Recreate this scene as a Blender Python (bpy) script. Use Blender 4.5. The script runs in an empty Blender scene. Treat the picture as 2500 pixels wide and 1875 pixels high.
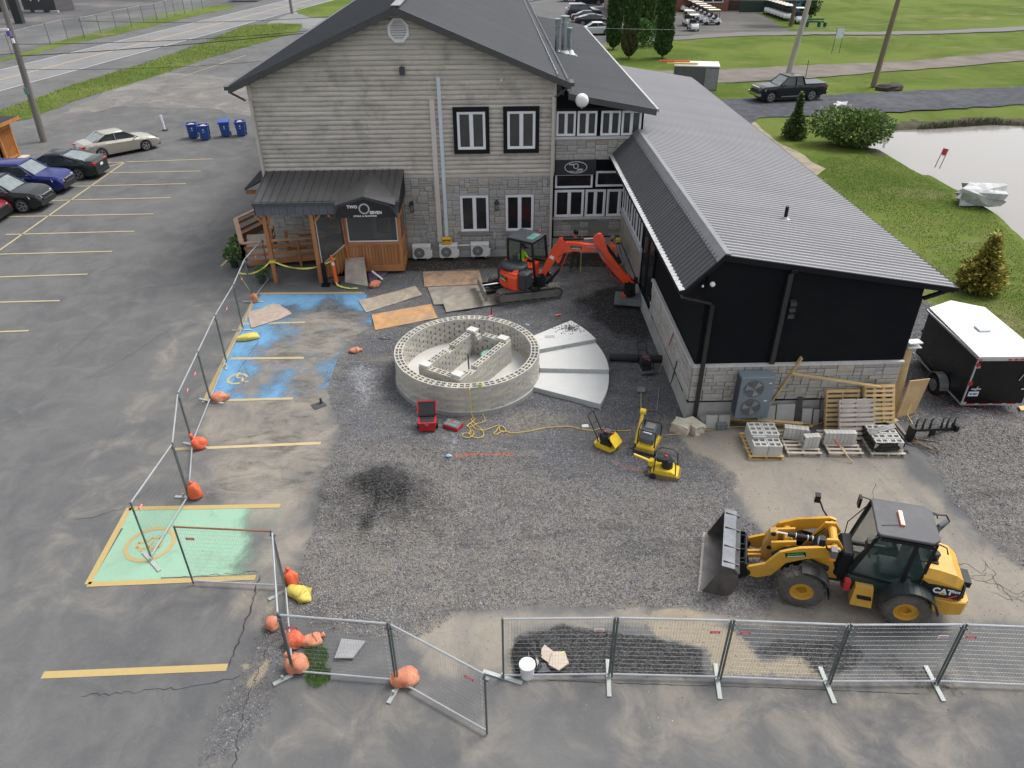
import bpy,math,random
import numpy as np
from mathutils import Vector,Matrix
RAD=math.radians
PI=math.pi
SC=bpy.context.scene
COL=SC.collection
random.seed(7)
NP=np.random.RandomState(11)
# camera,sky,sun,exposure
cam=bpy.data.objects.new('camera',bpy.data.cameras.new('camera'))
COL.objects.link(cam)
rot=Matrix([[.999471,.02162,-.024299],[-.032125,.539408,-.841431],[-.005084,.841767,.539817]])
cam.matrix_world=Matrix.Translation((0,0,13.0)) @ rot.to_4x4()
cam.data.sensor_width=36.0
cam.data.lens=25.812
cam.data.clip_start=.1
cam.data.clip_end=4000
SC.camera=cam
world=bpy.data.worlds.new('World')
SC.world=world
world.use_nodes=True
wn=world.node_tree
wn.nodes.clear()
sky=wn.nodes.new('ShaderNodeTexSky')
sky.sky_type='NISHITA'
sky.sun_disc=False
sky.sun_elevation=RAD(58)
sky.sun_rotation=RAD(62)
sky.dust_density=4.0
sky.air_density=1.0
hs=wn.nodes.new('ShaderNodeHueSaturation')
hs.inputs['Saturation'].default_value=.22
bgd=wn.nodes.new('ShaderNodeBackground')
bgd.inputs['Strength'].default_value=.15
wo=wn.nodes.new('ShaderNodeOutputWorld')
wn.links.new(sky.outputs[0],hs.inputs['Color'])
wn.links.new(hs.outputs[0],bgd.inputs['Color'])
wn.links.new(bgd.outputs[0],wo.inputs[0])
sd=bpy.data.lights.new('sun','SUN')
sd.energy=1.15
sd.angle=RAD(22)
sd.color=(1.0,.965,.92)
sun=bpy.data.objects.new('sun',sd)
COL.objects.link(sun)
_el,_az=RAD(58),RAD(62)
_d=Vector((math.sin(_az)*math.cos(_el),math.cos(_az)*math.cos(_el),math.sin(_el)))
sun.rotation_euler=_d.to_track_quat('Z','Y').to_euler()
sun.location=(0,0,40)
SC.view_settings.view_transform='Standard'
SC.view_settings.look='None'
SC.view_settings.gamma=1.0
SC.view_settings.use_curve_mapping=False
SC.view_settings.exposure=.75
# materials
MATS={}
def newmat(name):
 m=bpy.data.materials.new(name)
 m.use_nodes=True
 nt=m.node_tree
 b=nt.nodes['Principled BSDF']
 return m,nt,b
def N(nt,t,**kw):
 n=nt.nodes.new('ShaderNode'+t)
 for k,v in kw.items():
  if k.startswith('i_'):
   key=k[2:]
   key=int(key) if key.isdigit() else key.replace('_',' ')
   n.inputs[key].default_value=v
  else:
   setattr(n,k,v)
 return n
def mixc(nt,f,a,b,mode='MIX'):
 n=nt.nodes.new('ShaderNodeMix')
 n.data_type='RGBA'
 n.blend_type=mode
 for s,v in ((0,f),(6,a),(7,b)):
  if isinstance(v,(int,float)):
   n.inputs[s].default_value=v
  elif isinstance(v,tuple):
   n.inputs[s].default_value=v if len(v)==4 else v+(1,)
  else:
   nt.links.new(v,n.inputs[s])
 return n.outputs[2]
def mth(nt,op,a,b=None,clamp=False):
 n=nt.nodes.new('ShaderNodeMath')
 n.operation=op
 n.use_clamp=clamp
 for i,v in enumerate((a,b)):
  if v is None:
   continue
  if isinstance(v,(int,float)):
   n.inputs[i].default_value=v
  else:
   nt.links.new(v,n.inputs[i])
 return n.outputs[0]
def ramp(nt,f,a,b):
 n=nt.nodes.new('ShaderNodeMapRange')
 n.interpolation_type='SMOOTHSTEP'
 n.inputs[1].default_value=a
 n.inputs[2].default_value=b
 nt.links.new(f,n.inputs[0])
 return n.outputs[0]
def noise(nt,vec,scale,detail=5,rough=.6,dist=.0):
 n=N(nt,'TexNoise',i_Scale=scale,i_Detail=detail,i_Roughness=rough,i_Distortion=dist)
 if vec is not None:
  nt.links.new(vec,n.inputs['Vector'])
 return n.outputs[0]
def mapped(nt,vec,sc):
 n=nt.nodes.new('ShaderNodeMapping')
 n.inputs['Scale'].default_value=sc
 nt.links.new(vec,n.inputs['Vector'])
 return n.outputs[0]
def mat(name,col,rough=.6,metal=.0,var=.12,scale=3.0,stretch=(1,1,1),bump=.0,bscale=40,dirt=None,
  dirt_amt=.3,dirt_scale=1.5,rnd=.0,coat=.0,spec=.5,col2=None,alpha=None,trans=.0):
 if name in MATS:
  return MATS[name]
 m,nt,b=newmat(name)
 tc=N(nt,'TexCoord').outputs['Object']
 v=mapped(nt,tc,stretch)
 n1=noise(nt,v,scale,6)
 c=mixc(nt,ramp(nt,n1,.3,.7),tuple(x*(1-var) for x in col),tuple(min(1,x*(1+var)) for x in (col2 or col)))
 n2=noise(nt,tc,scale*9,3)
 c=mixc(nt,var*.8,c,mixc(nt,n2,tuple(x*.7 for x in col),tuple(min(1,x*1.3) for x in col)))
 if dirt:
  n3=noise(nt,tc,dirt_scale,7,.7)
  c=mixc(nt,mth(nt,'MULTIPLY',ramp(nt,n3,.45,.72),dirt_amt),c,dirt)
 if rnd:
  oi=N(nt,'ObjectInfo').outputs['Random']
  f=mth(nt,'ADD',mth(nt,'MULTIPLY',oi,rnd*2),1-rnd)
  hsv=N(nt,'HueSaturation')
  nt.links.new(c,hsv.inputs['Color'])
  nt.links.new(f,hsv.inputs['Value'])
  c=hsv.outputs[0]
 nt.links.new(c,b.inputs['Base Color'])
 r=mth(nt,'ADD',mth(nt,'MULTIPLY',n1,.25),rough-.125,True)
 nt.links.new(r,b.inputs['Roughness'])
 b.inputs['Metallic'].default_value=metal
 b.inputs['Specular IOR Level'].default_value=spec
 b.inputs['Coat Weight'].default_value=coat
 b.inputs['Coat Roughness'].default_value=.08
 if trans:
  b.inputs['Transmission Weight'].default_value=trans
 if alpha is not None:
  b.inputs['Alpha'].default_value=alpha
 if bump:
  bn=N(nt,'Bump',i_Strength=min(1,bump*10),i_Distance=bump)
  nt.links.new(noise(nt,tc,bscale,4),bn.inputs['Height'])
  nt.links.new(bn.outputs[0],b.inputs['Normal'])
 MATS[name]=m
 return m
def glass(name,tint,alpha=.5,rough=.05):
 if name in MATS:
  return MATS[name]
 m,nt,b=newmat(name)
 tc=N(nt,'TexCoord').outputs['Object']
 n1=noise(nt,tc,2.0,3)
 nt.links.new(mixc(nt,n1,tuple(x*.7 for x in tint),tint),b.inputs['Base Color'])
 b.inputs['Roughness'].default_value=rough
 b.inputs['Specular IOR Level'].default_value=.6
 b.inputs['Alpha'].default_value=alpha
 MATS[name]=m
 return m
# mesh building
class MB:
 def __init__(s):
  s.v=[];s.f=[];s.mi=[];s.cur=0;s.T=None
 def add(s,vs,fs):
  o=len(s.v)
  if s.T is not None:
   vs=[tuple(s.T @ Vector(p)) for p in vs]
  s.v+=[tuple(p) for p in vs]
  s.f+=[tuple(i+o for i in f) for f in fs]
  s.mi+=[s.cur]*len(fs)
  return s
 def box(s,c,size,rz=.0,rot=None,taper=(1,1)):
  hx,hy,hz=size[0]/2,size[1]/2,size[2]/2
  vs=[]
  for z in (-1,1):
   tx,ty=(1,1) if z<0 else taper
   vs+=[Vector((-hx*tx,-hy*ty,z*hz)),Vector((hx*tx,-hy*ty,z*hz)),Vector((hx*tx,hy*ty,z*hz)),Vector((-hx*tx,hy*ty,z*hz))]
  M=rot if rot is not None else Matrix.Rotation(rz,3,'Z')
  c=Vector(c)
  return s.add([M @ p+c for p in vs],[(3,2,1,0),(4,5,6,7),(0,1,5,4),(1,2,6,5),(2,3,7,6),(3,0,4,7)])
 def bx(s,x0,x1,y0,y1,z0,z1):
  return s.box(((x0+x1)/2,(y0+y1)/2,(z0+z1)/2),(abs(x1-x0),abs(y1-y0),abs(z1-z0)))
 def beam(s,p0,p1,w,h,up=(0,0,1)):
  p0,p1=Vector(p0),Vector(p1)
  d=p1-p0
  L=d.length
  if L<1e-6:
   return s
  x=d/L
  u=Vector(up)
  if abs(x.dot(u))>.99:
   u=Vector((0,1,0))
  y=u.cross(x).normalized()
  z=x.cross(y)
  M=Matrix((x,y,z)).transposed()
  return s.box((p0+p1)/2,(L,w,h),rot=M)
 def tube(s,pts,r,n=6,caps=True):
  pts=[Vector(p) for p in pts]
  rs=r if isinstance(r,(list,tuple)) else [r]*len(pts)
  vs=[];fs=[]
  prev=None
  for i,p in enumerate(pts):
   a=pts[max(i-1,0)];b=pts[min(i+1,len(pts)-1)]
   d=(b-a)
   d=d.normalized() if d.length>1e-9 else Vector((0,0,1))
   if prev is None:
    u=d.orthogonal().normalized()
   else:
    u=(prev-d*prev.dot(d))
    u=u.normalized() if u.length>1e-6 else d.orthogonal().normalized()
   prev=u
   w=d.cross(u)
   for k in range(n):
    t=2*PI*k/n
    vs.append(p+(u*math.cos(t)+w*math.sin(t))*rs[i])
  for i in range(len(pts)-1):
   for k in range(n):
    k2=(k+1)%n
    fs.append((i*n+k,i*n+k2,(i+1)*n+k2,(i+1)*n+k))
  if caps:
   fs.append(tuple(range(n-1,-1,-1)))
   o=(len(pts)-1)*n
   fs.append(tuple(o+k for k in range(n)))
  return s.add(vs,fs)
 def cyl(s,p0,p1,r0,r1=None,n=12):
  return s.tube([p0,p1],[r0,r0 if r1 is None else r1],n)
 def prism(s,poly,vec):
  n=len(poly)
  v=Vector(vec)
  P=[Vector(p) for p in poly]
  return s.add(P+[p+v for p in P],[tuple(range(n))[::-1],tuple(n+i for i in range(n))]+[(i,(i+1)%n,n+(i+1)%n,n+i) for i in range(n)])
 def pxz(s,poly,y0,y1):
  return s.prism([(p[0],y0,p[1]) for p in poly],(0,y1-y0,0))
 def pyz(s,poly,x0,x1):
  return s.prism([(x0,p[0],p[1]) for p in poly],(x1-x0,0,0))
 def pxy(s,poly,z0,z1):
  return s.prism([(p[0],p[1],z0) for p in poly],(0,0,z1-z0))
 def loft(s,rings,cap=True,close=True):
  n=len(rings[0])
  vs=[p for r in rings for p in r]
  fs=[]
  m=n if close else n-1
  for i in range(len(rings)-1):
   for k in range(m):
    k2=(k+1)%n
    fs.append((i*n+k,i*n+k2,(i+1)*n+k2,(i+1)*n+k))
  if cap:
   fs.append(tuple(range(n))[::-1])
   o=(len(rings)-1)*n
   fs.append(tuple(o+k for k in range(n)))
  return s.add(vs,fs)
 def lathe(s,prof,n=16,axis='z',c=(0,0,0),cap=True):
  rings=[]
  for r,h in prof:
   ring=[]
   for k in range(n):
    t=2*PI*k/n
    a,b=r*math.cos(t),r*math.sin(t)
    p={'z': (a,b,h),'y': (a,h,-b),'x': (h,a,b)}[axis]
    ring.append((p[0]+c[0],p[1]+c[1],p[2]+c[2]))
   rings.append(ring)
  return s.loft(rings,cap)
 def ball(s,c,r,n=8,m=6,jit=.0):
  sx,sy,sz=(r,r,r) if isinstance(r,(int,float)) else r
  rings=[]
  for i in range(1,m):
   a=PI*i/m
   rings.append([(c[0]+sx*math.sin(a)*math.cos(2*PI*k/n)*(1+random.uniform(-jit,jit)),
      c[1]+sy*math.sin(a)*math.sin(2*PI*k/n)*(1+random.uniform(-jit,jit)),
      c[2]-sz*math.cos(a)*(1+random.uniform(-jit,jit))) for k in range(n)])
  vs=[(c[0],c[1],c[2]-sz)]+[p for r_ in rings for p in r_]+[(c[0],c[1],c[2]+sz)]
  fs=[(0,1+(k+1)%n,1+k) for k in range(n)]
  for i in range(len(rings)-1):
   for k in range(n):
    k2=(k+1)%n
    fs.append((1+i*n+k,1+i*n+k2,1+(i+1)*n+k2,1+(i+1)*n+k))
  t=len(vs)-1
  o=1+(len(rings)-1)*n
  fs+=[(o+k,o+(k+1)%n,t) for k in range(n)]
  return s.add(vs,fs)
 def sheet(s,pts,z):
  return s.add([(p[0],p[1],z) for p in pts],[tuple(range(len(pts)))])
 def quad(s,a,b,c,d):
  return s.add([a,b,c,d],[(0,1,2,3)])
 def mesh(s,name,mats,smooth=False):
  me=bpy.data.meshes.new(name)
  me.from_pydata(s.v,[],s.f)
  for m in (mats if isinstance(mats,(list,tuple)) else [mats]):
   me.materials.append(m)
  if max(s.mi,default=0)>0:
   me.polygons.foreach_set('material_index',s.mi)
  if smooth:
   me.polygons.foreach_set('use_smooth',[True]*len(me.polygons))
  me.update()
  return me
 def build(s,name,mats,parent=None,smooth=False,loc=None,rz=.0,bevel=0,sub=0,**props):
  o=bpy.data.objects.new(name,s.mesh(name,mats,smooth))
  return link(o,parent,loc,rz,bevel,sub,**props)
def link(o,parent=None,loc=None,rz=.0,bevel=0,sub=0,**props):
 COL.objects.link(o)
 if parent is not None:
  o.parent=parent
 if loc is not None:
  o.location=loc
 if rz:
  o.rotation_euler=(0,0,rz)
 if bevel:
  b=o.modifiers.new('bevel','BEVEL');b.width=bevel;b.segments=1;b.limit_method='ANGLE';b.angle_limit=RAD(40)
 if sub:
  b=o.modifiers.new('sub','SUBSURF');b.levels=sub;b.render_levels=sub
 for k,v in props.items():
  o[k]=v
 return o
def inst(name,me,parent,loc=(0,0,0),rot=(0,0,0),scale=(1,1,1),**props):
 o=bpy.data.objects.new(name,me)
 COL.objects.link(o)
 o.parent=parent
 o.location=loc;o.rotation_euler=rot;o.scale=scale
 for k,v in props.items():
  o[k]=v
 return o
def thing(name,label,cat,loc=(0,0,0),rz=.0,group=None):
 o=bpy.data.objects.new(name,None)
 o.empty_display_size=.2
 COL.objects.link(o)
 o.location=loc if len(loc)==3 else (loc[0],loc[1],0)
 o.rotation_euler=(0,0,rz)
 o['label']=label;o['category']=cat
 if group:
  o['group']=group
 return o
def tag(o,label,cat,group=None):
 o['label']=label;o['category']=cat
 if group:
  o['group']=group
 return o
def struct(mb,name,m,z=None,**kw):
 return mb.build(name,m,kind='structure',**kw)
def dup(root,loc=None,rz=None,label=None,parent=None,scale=None):
 c=root.copy()
 COL.objects.link(c)
 if parent is not None:
  c.parent=parent
 if loc is not None:
  c.location=loc if len(loc)==3 else (loc[0],loc[1],0)
 if rz is not None:
  c.rotation_euler=(0,0,rz)
 if scale:
  c.scale=(scale,)*3
 if label:
  c['label']=label
 for ch in list(root.children):
  dup(ch,parent=c)
 return c
def lerp(a,b,t):
 return a+(b-a)*t
# numpy noise and polygon fields
def vnoise(x,y,s,seed):
 r=np.random.RandomState(seed).rand(256,256)
 X=x/s+500;Y=y/s+500
 xi=np.floor(X).astype(int);yi=np.floor(Y).astype(int)
 fx=X-xi;fy=Y-yi
 fx=fx*fx*(3-2*fx);fy=fy*fy*(3-2*fy)
 g=lambda i,j: r[i%256,j%256]
 return (g(xi,yi)*(1-fx)+g(xi+1,yi)*fx)*(1-fy)+(g(xi,yi+1)*(1-fx)+g(xi+1,yi+1)*fx)*fy
def fbm(x,y,s,seed,oct=4):
 t=0;a=.5;n=0
 for i in range(oct):
  t=t+a*vnoise(x,y,s/2**i,seed+i);n+=a;a*=.55
 return t/n
def sdf(x,y,poly):
 d=np.full(x.shape,1e9)
 ins=np.zeros(x.shape,bool)
 n=len(poly)
 for i in range(n):
  ax,ay=poly[i];bx,by=poly[(i+1)%n]
  ex,ey=bx-ax,by-ay
  L=ex*ex+ey*ey+1e-12
  t=np.clip(((x-ax)*ex+(y-ay)*ey)/L,0,1)
  d=np.minimum(d,(x-ax-t*ex)**2+(y-ay-t*ey)**2)
  c=((ay>y) !=(by>y)) & (x<(bx-ax)*(y-ay)/(by-ay+1e-12)+ax)
  ins ^=c
 d=np.sqrt(d)
 return np.where(ins,-d,d)
def sstep(a,b,x):
 t=np.clip((x-a)/(b-a),0,1)
 return t*t*(3-2*t)
#==GROUND
def attr_out(nt,name):
 a=N(nt,'Attribute')
 a.attribute_name=name
 sp=N(nt,'SeparateColor')
 nt.links.new(a.outputs['Color'],sp.inputs[0])
 return sp.outputs
def ground_material():
 m,nt,b=newmat('weathered_ground')
 tc=N(nt,'TexCoord').outputs['Object']
 A=attr_out(nt,'mask_a')      # gravel,dust,dark
 B=attr_out(nt,'mask_b')      # powder,sand,orange spray
 C=attr_out(nt,'mask_c')      # coarse,soil,skid
 nbig=noise(nt,tc,.16,5,.6,.4)
 nmid=noise(nt,tc,.9,6,.65,.6)
 nfin=noise(nt,tc,9.0,5,.7)
 nspk=noise(nt,tc,60.0,2,.6)
 # old asphalt
 asp=mixc(nt,ramp(nt,nbig,.3,.7),(.082,.084,.088),(.118,.118,.118))
 asp=mixc(nt,mth(nt,'MULTIPLY',ramp(nt,nmid,.35,.75),.6),asp,(.152,.148,.142))
 asp=mixc(nt,mth(nt,'MULTIPLY',ramp(nt,nfin,.5,.8),.28),asp,(.17,.17,.165))
 asp=mixc(nt,mth(nt,'MULTIPLY',ramp(nt,nspk,.55,.75),.22),asp,(.05,.05,.05))
 nst=noise(nt,mapped(nt,tc,(.6,.17,1)),1.0,6,.6,1.2)
 asp=mixc(nt,mth(nt,'MULTIPLY',ramp(nt,nst,.55,.78),.35),asp,(.058,.059,.061))
 # pale trodden dust
 dcol=mixc(nt,nmid,(.170,.155,.138),(.27,.247,.212))
 dcol=mixc(nt,mth(nt,'MULTIPLY',ramp(nt,nst,.48,.72),.6),dcol,(.125,.122,.12))
 dcol=mixc(nt,mth(nt,'MULTIPLY',ramp(nt,nfin,.45,.8),.45),dcol,(.11,.106,.102))
 fd=ramp(nt,mth(nt,'ADD',A[1],mth(nt,'MULTIPLY',mth(nt,'SUBTRACT',nmid,.5),1.1)),.12,.95)
 fd=mth(nt,'MULTIPLY',fd,ramp(nt,A[1],.0,.25))
 c=mixc(nt,fd,asp,dcol)
 # rubber and mud skids,stretched across the place
 nsk=noise(nt,mapped(nt,tc,(.5,1.3,1)),1.6,7,.7,1.4)
 c=mixc(nt,mth(nt,'MULTIPLY',mth(nt,'MULTIPLY',ramp(nt,nsk,.42,.68),C[2]),.85),c,(.042,.039,.036))
 # crushed stone
 vo=N(nt,'TexVoronoi',i_Scale=32.0)
 nt.links.new(tc,vo.inputs['Vector'])
 sv=N(nt,'SeparateColor');nt.links.new(vo.outputs['Color'],sv.inputs[0])
 vo2=N(nt,'TexVoronoi',i_Scale=13.0)
 nt.links.new(tc,vo2.inputs['Vector'])
 sv2=N(nt,'SeparateColor');nt.links.new(vo2.outputs['Color'],sv2.inputs[0])
 g1=mixc(nt,ramp(nt,sv.outputs[0],.1,1.0),(.070,.072,.079),(.132,.135,.146))
 g1=mixc(nt,mth(nt,'MULTIPLY',ramp(nt,sv.outputs[1],.93,.98),.7),g1,(.30,.30,.31))
 g2=mixc(nt,ramp(nt,sv.outputs[0],.1,1.0),(.115,.107,.100),(.225,.212,.198))
 g2=mixc(nt,mth(nt,'MULTIPLY',ramp(nt,sv2.outputs[0],.7,.9),.6),g2,(.07,.066,.066))
 g=mixc(nt,C[0],g1,g2)
 g=mixc(nt,mth(nt,'MULTIPLY',ramp(nt,nmid,.42,.7),.5),g,(.125,.115,.103))
 g=mixc(nt,mth(nt,'MULTIPLY',ramp(nt,nbig,.45,.7),.35),g,(.16,.15,.14))
 nr=noise(nt,mapped(nt,tc,(.35,1.1,1)),.8,6,.65,1.6)
 g=mixc(nt,mth(nt,'MULTIPLY',ramp(nt,nr,.52,.68),.6),g,(.055,.053,.054))
 g=mixc(nt,mth(nt,'MULTIPLY',ramp(nt,nr,.44,.32),.45),g,(.21,.19,.165))
 fg=ramp(nt,mth(nt,'ADD',A[0],mth(nt,'MULTIPLY',mth(nt,'SUBTRACT',nfin,.5),1.1)),.28,.72)
 c=mixc(nt,fg,c,g)
 fd2=mth(nt,'MULTIPLY',ramp(nt,mth(nt,'ADD',A[1],mth(nt,'MULTIPLY',mth(nt,'SUBTRACT',nmid,.5),1.3)),.25,1.0),.75)
 c=mixc(nt,fd2,c,dcol)
 # dark damp stone and soil
 fk=ramp(nt,mth(nt,'ADD',A[2],mth(nt,'MULTIPLY',mth(nt,'SUBTRACT',nfin,.5),1.0)),.25,.85)
 c=mixc(nt,mth(nt,'MULTIPLY',fk,.90),c,mixc(nt,ramp(nt,sv.outputs[0],.3,1),(.014,.014,.015),(.065,.064,.064)))
 fs=ramp(nt,mth(nt,'ADD',C[1],mth(nt,'MULTIPLY',mth(nt,'SUBTRACT',nfin,.5),.8)),.35,.7)
 c=mixc(nt,fs,c,mixc(nt,nmid,(.028,.025,.022),(.07,.064,.056)))
 # stone powder,sand,orange marking spray
 fp=ramp(nt,mth(nt,'ADD',B[0],mth(nt,'MULTIPLY',mth(nt,'SUBTRACT',nfin,.5),1.5)),.45,1.15)
 c=mixc(nt,mth(nt,'MULTIPLY',fp,.75),c,(.40,.41,.43))
 fsd=ramp(nt,mth(nt,'ADD',B[1],mth(nt,'MULTIPLY',mth(nt,'SUBTRACT',nfin,.5),1.2)),.35,.8)
 c=mixc(nt,mth(nt,'MULTIPLY',fsd,.8),c,mixc(nt,nspk,(.21,.182,.14),(.33,.285,.215)))
 fo=ramp(nt,mth(nt,'ADD',B[2],mth(nt,'MULTIPLY',mth(nt,'SUBTRACT',nfin,.5),1.3)),.5,1.0)
 c=mixc(nt,mth(nt,'MULTIPLY',fo,.42),c,(.62,.17,.11))
 hv=N(nt,'HueSaturation',i_Value=1.13,i_Saturation=1.15);nt.links.new(c,hv.inputs['Color']);nt.links.new(hv.outputs[0],b.inputs['Base Color'])
 b.inputs['Roughness'].default_value=.88
 b.inputs['Specular IOR Level'].default_value=.08
 bm=N(nt,'Bump',i_Strength=.9,i_Distance=.03)
 h=mth(nt,'MULTIPLY',mth(nt,'SUBTRACT',1.0,vo.outputs['Distance']),fg)
 h=mth(nt,'ADD',h,mth(nt,'MULTIPLY',nspk,.25))
 nt.links.new(h,bm.inputs['Height'])
 nt.links.new(bm.outputs[0],b.inputs['Normal'])
 return m
GROUND_M=ground_material()
def grass_material():
 m,nt,b=newmat('lawn_grass')
 tc=N(nt,'TexCoord').outputs['Object']
 n1=noise(nt,tc,.09,6,.6,.8)
 n2=noise(nt,tc,.5,6,.7,.3)
 n3=noise(nt,tc,14,5,.75)
 c=mixc(nt,ramp(nt,n1,.35,.65),(.088,.132,.024),(.155,.198,.046))
 c=mixc(nt,mth(nt,'MULTIPLY',ramp(nt,n2,.48,.72),.7),c,(.19,.185,.07))
 nb=noise(nt,mapped(nt,tc,(1,1.8,1)),.07,6,.7,1.0)
 c=mixc(nt,mth(nt,'MULTIPLY',ramp(nt,nb,.56,.68),.7),c,(.27,.225,.125))
 c=mixc(nt,ramp(nt,n3,.25,.8),mixc(nt,.45,c,(.03,.055,.012)),c)
 nt.links.new(c,b.inputs['Base Color'])
 b.inputs['Roughness'].default_value=.95
 b.inputs['Specular IOR Level'].default_value=.04
 bm=N(nt,'Bump',i_Strength=1.0,i_Distance=.06)
 nt.links.new(n3,bm.inputs['Height'])
 nt.links.new(bm.outputs[0],b.inputs['Normal'])
 return m
GRASS_M=grass_material()
POND=[(28.51,51.80),(31.27,50.97),(34.17,50.05),(35.91,49.21),(37.41,47.29),(34.20,37.60),(27.18,30.01),(25.56,31.55),(26.68,36.63),(26.79,39.94),(26.56,42.60),(25.98,43.89),(26.13,45.48),(26.26,47.66),(25.74,48.90)]
POND_HOLE=[(29.01,53.78),(33.10,54.42),(37.22,55.21),(39.45,54.83),(41.33,51.35),(35.80,38.21),(26.59,28.67),(25.31,31.31),(26.46,36.45),(26.56,39.73),(26.31,42.36),(25.73,43.64),(25.87,45.22),(25.86,47.68),(25.43,49.44)]
def terrain():
 xs=np.concatenate([[-1600,-900,-500,-300],np.arange(-200,10,15.),np.arange(10,62,.5),np.arange(62,300,14.),[500,900,1600]])
 ys=np.concatenate([[-300,-100,-20],np.arange(0,16,4.),np.arange(16,74,.5),np.arange(74,320,14.),[500,900,1800]])
 X,Y=np.meshgrid(xs,ys)
 d=sdf(X,Y,POND_HOLE)
 Z=-.03-1.15*sstep(.35,-.9,d)-.12*sstep(3.0,.2,d)
 rollg=fbm(X,Y,14,3)-.5
 Z=Z+np.where((X>18) & (Y>22),(rollg-.5)*.10*sstep(18,26,X)*(d>.5),0)
 far=(Y>84) & (X>20)
 v=np.stack([X,Y,Z],-1).reshape(-1,3)
 ny,nx=X.shape
 i=np.arange(ny*nx).reshape(ny,nx)
 f=np.stack([i[:-1,:-1],i[:-1,1:],i[1:,1:],i[1:,:-1]],-1).reshape(-1,4)
 fx_=(X[:-1,:-1]+X[1:,1:])/2;fy_=(Y[:-1,:-1]+Y[1:,1:])/2;dd=sdf(fx_,fy_,POND_HOLE)
 return v,f,((dd<.9+fbm(fx_,fy_,1.5,9)*.8) & ((fy_>46.5) | (dd<-.25))).ravel()
def npmesh(name,v,f,mats,attrs=None,smooth=True):
 me=bpy.data.meshes.new(name)
 k=f.shape[1]
 me.vertices.add(len(v));me.vertices.foreach_set('co',v.astype(np.float32).ravel())
 me.loops.add(f.size);me.loops.foreach_set('vertex_index',f.astype(np.int32).ravel())
 me.polygons.add(len(f));me.polygons.foreach_set('loop_start',(np.arange(len(f))*k).astype(np.int32))
 me.polygons.foreach_set('loop_total',np.full(len(f),k,np.int32))
 me.polygons.foreach_set('use_smooth',np.full(len(f),smooth))
 for m in mats:
  me.materials.append(m)
 for nm,a in (attrs or {}).items():
  at=me.attributes.new(nm,'FLOAT_COLOR','POINT')
  at.data.foreach_set('color',a.astype(np.float32).ravel())
 me.update(calc_edges=True)
 return me
v,f,bk_=terrain()
lawn=bpy.data.objects.new('lawn',npmesh('lawn',v,f,[GRASS_M,mat('bank_earth',(.075,.066,.05),.95,var=.4,scale=1.5,dirt=(.07,.10,.03),dirt_amt=.8,dirt_scale=.9,spec=.05,bump=.08,bscale=3)]))
lawn.data.polygons.foreach_set('material_index',bk_.astype(np.int32))
COL.objects.link(lawn);lawn['kind']='structure'
# asphalt around the restaurant (coarse sheet under everything on the left,in front and behind)
lot=MB()
for P_ in ([(-260,-40),(60,-40),(60,5.24),(-260,5.24)],[(-260,5.24),(-12.96,5.24),(-12.96,33.5),(-260,33.5)],[(23.96,5.24),(60,5.24),(60,17.6),(23.96,17.6)],
  [(-260,33.5),(12.3,33.5),(12.3,47.6),(11.5,60)]+[(9.39,90.83),(14.48,93.59),(24.84,144.89)]+[(30,300),(-260,300)]):
 lot.sheet(P_,-.016)
struct(lot,'parking_lot',GROUND_M)
# the building site in front: a fine mesh that carries gravel,dust,soil,mounds and the trench
GRAVEL=[(-4.96,27.49),(-4.63,24.31),(-5.19,23.21),(-5.50,22.19),(-5.59,21.01),(-5.40,19.83),(-5.10,19.08),(-4.61,18.04),(-4.53,16.54),(-4.82,15.78),(-4.64,14.67),(-4.65,13.61),(-4.72,12.48),(-4.75,11.51),(-4.78,11.05),(-4.08,10.72),(-3.16,10.50),(-2.10,10.39),(-1.41,10.54),(-.98,11.05),(1.66,11.02),(4.73,10.84),(5.23,10.69),(5.86,10.67),(6.27,11.35),(6.52,12.89),(6.29,14.32),(6.55,15.39),(5.75,16.52),(5.22,17.33),(5.69,18.32),(5.95,18.58),(6.04,23.93),(6.15,30.02),(2.77,30.86),(-3.08,30.42),(-4.18,28.74),(-4.65,28.35)]
GRAVEL_R=[(12.99,20.60),(15.65,24.18),(16.55,25.35),(17.21,25.68),(16.92,19.06),(17.11,18.13),(12.64,11.36),(12.18,12.01),(12.09,12.69),(12.03,13.87),(12.06,15.36),(12.33,17.05),(12.58,18.31),(12.47,19.48)]
STRIP_L=[(-5.60,7.58),(-5.47,9.43),(-5.33,10.11),(-5.23,11.07),(-4.74,11.28),(-4.19,10.38),(-3.77,9.56),(-4.41,9.44),(-4.58,8.51),(-4.71,7.55)]
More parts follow.
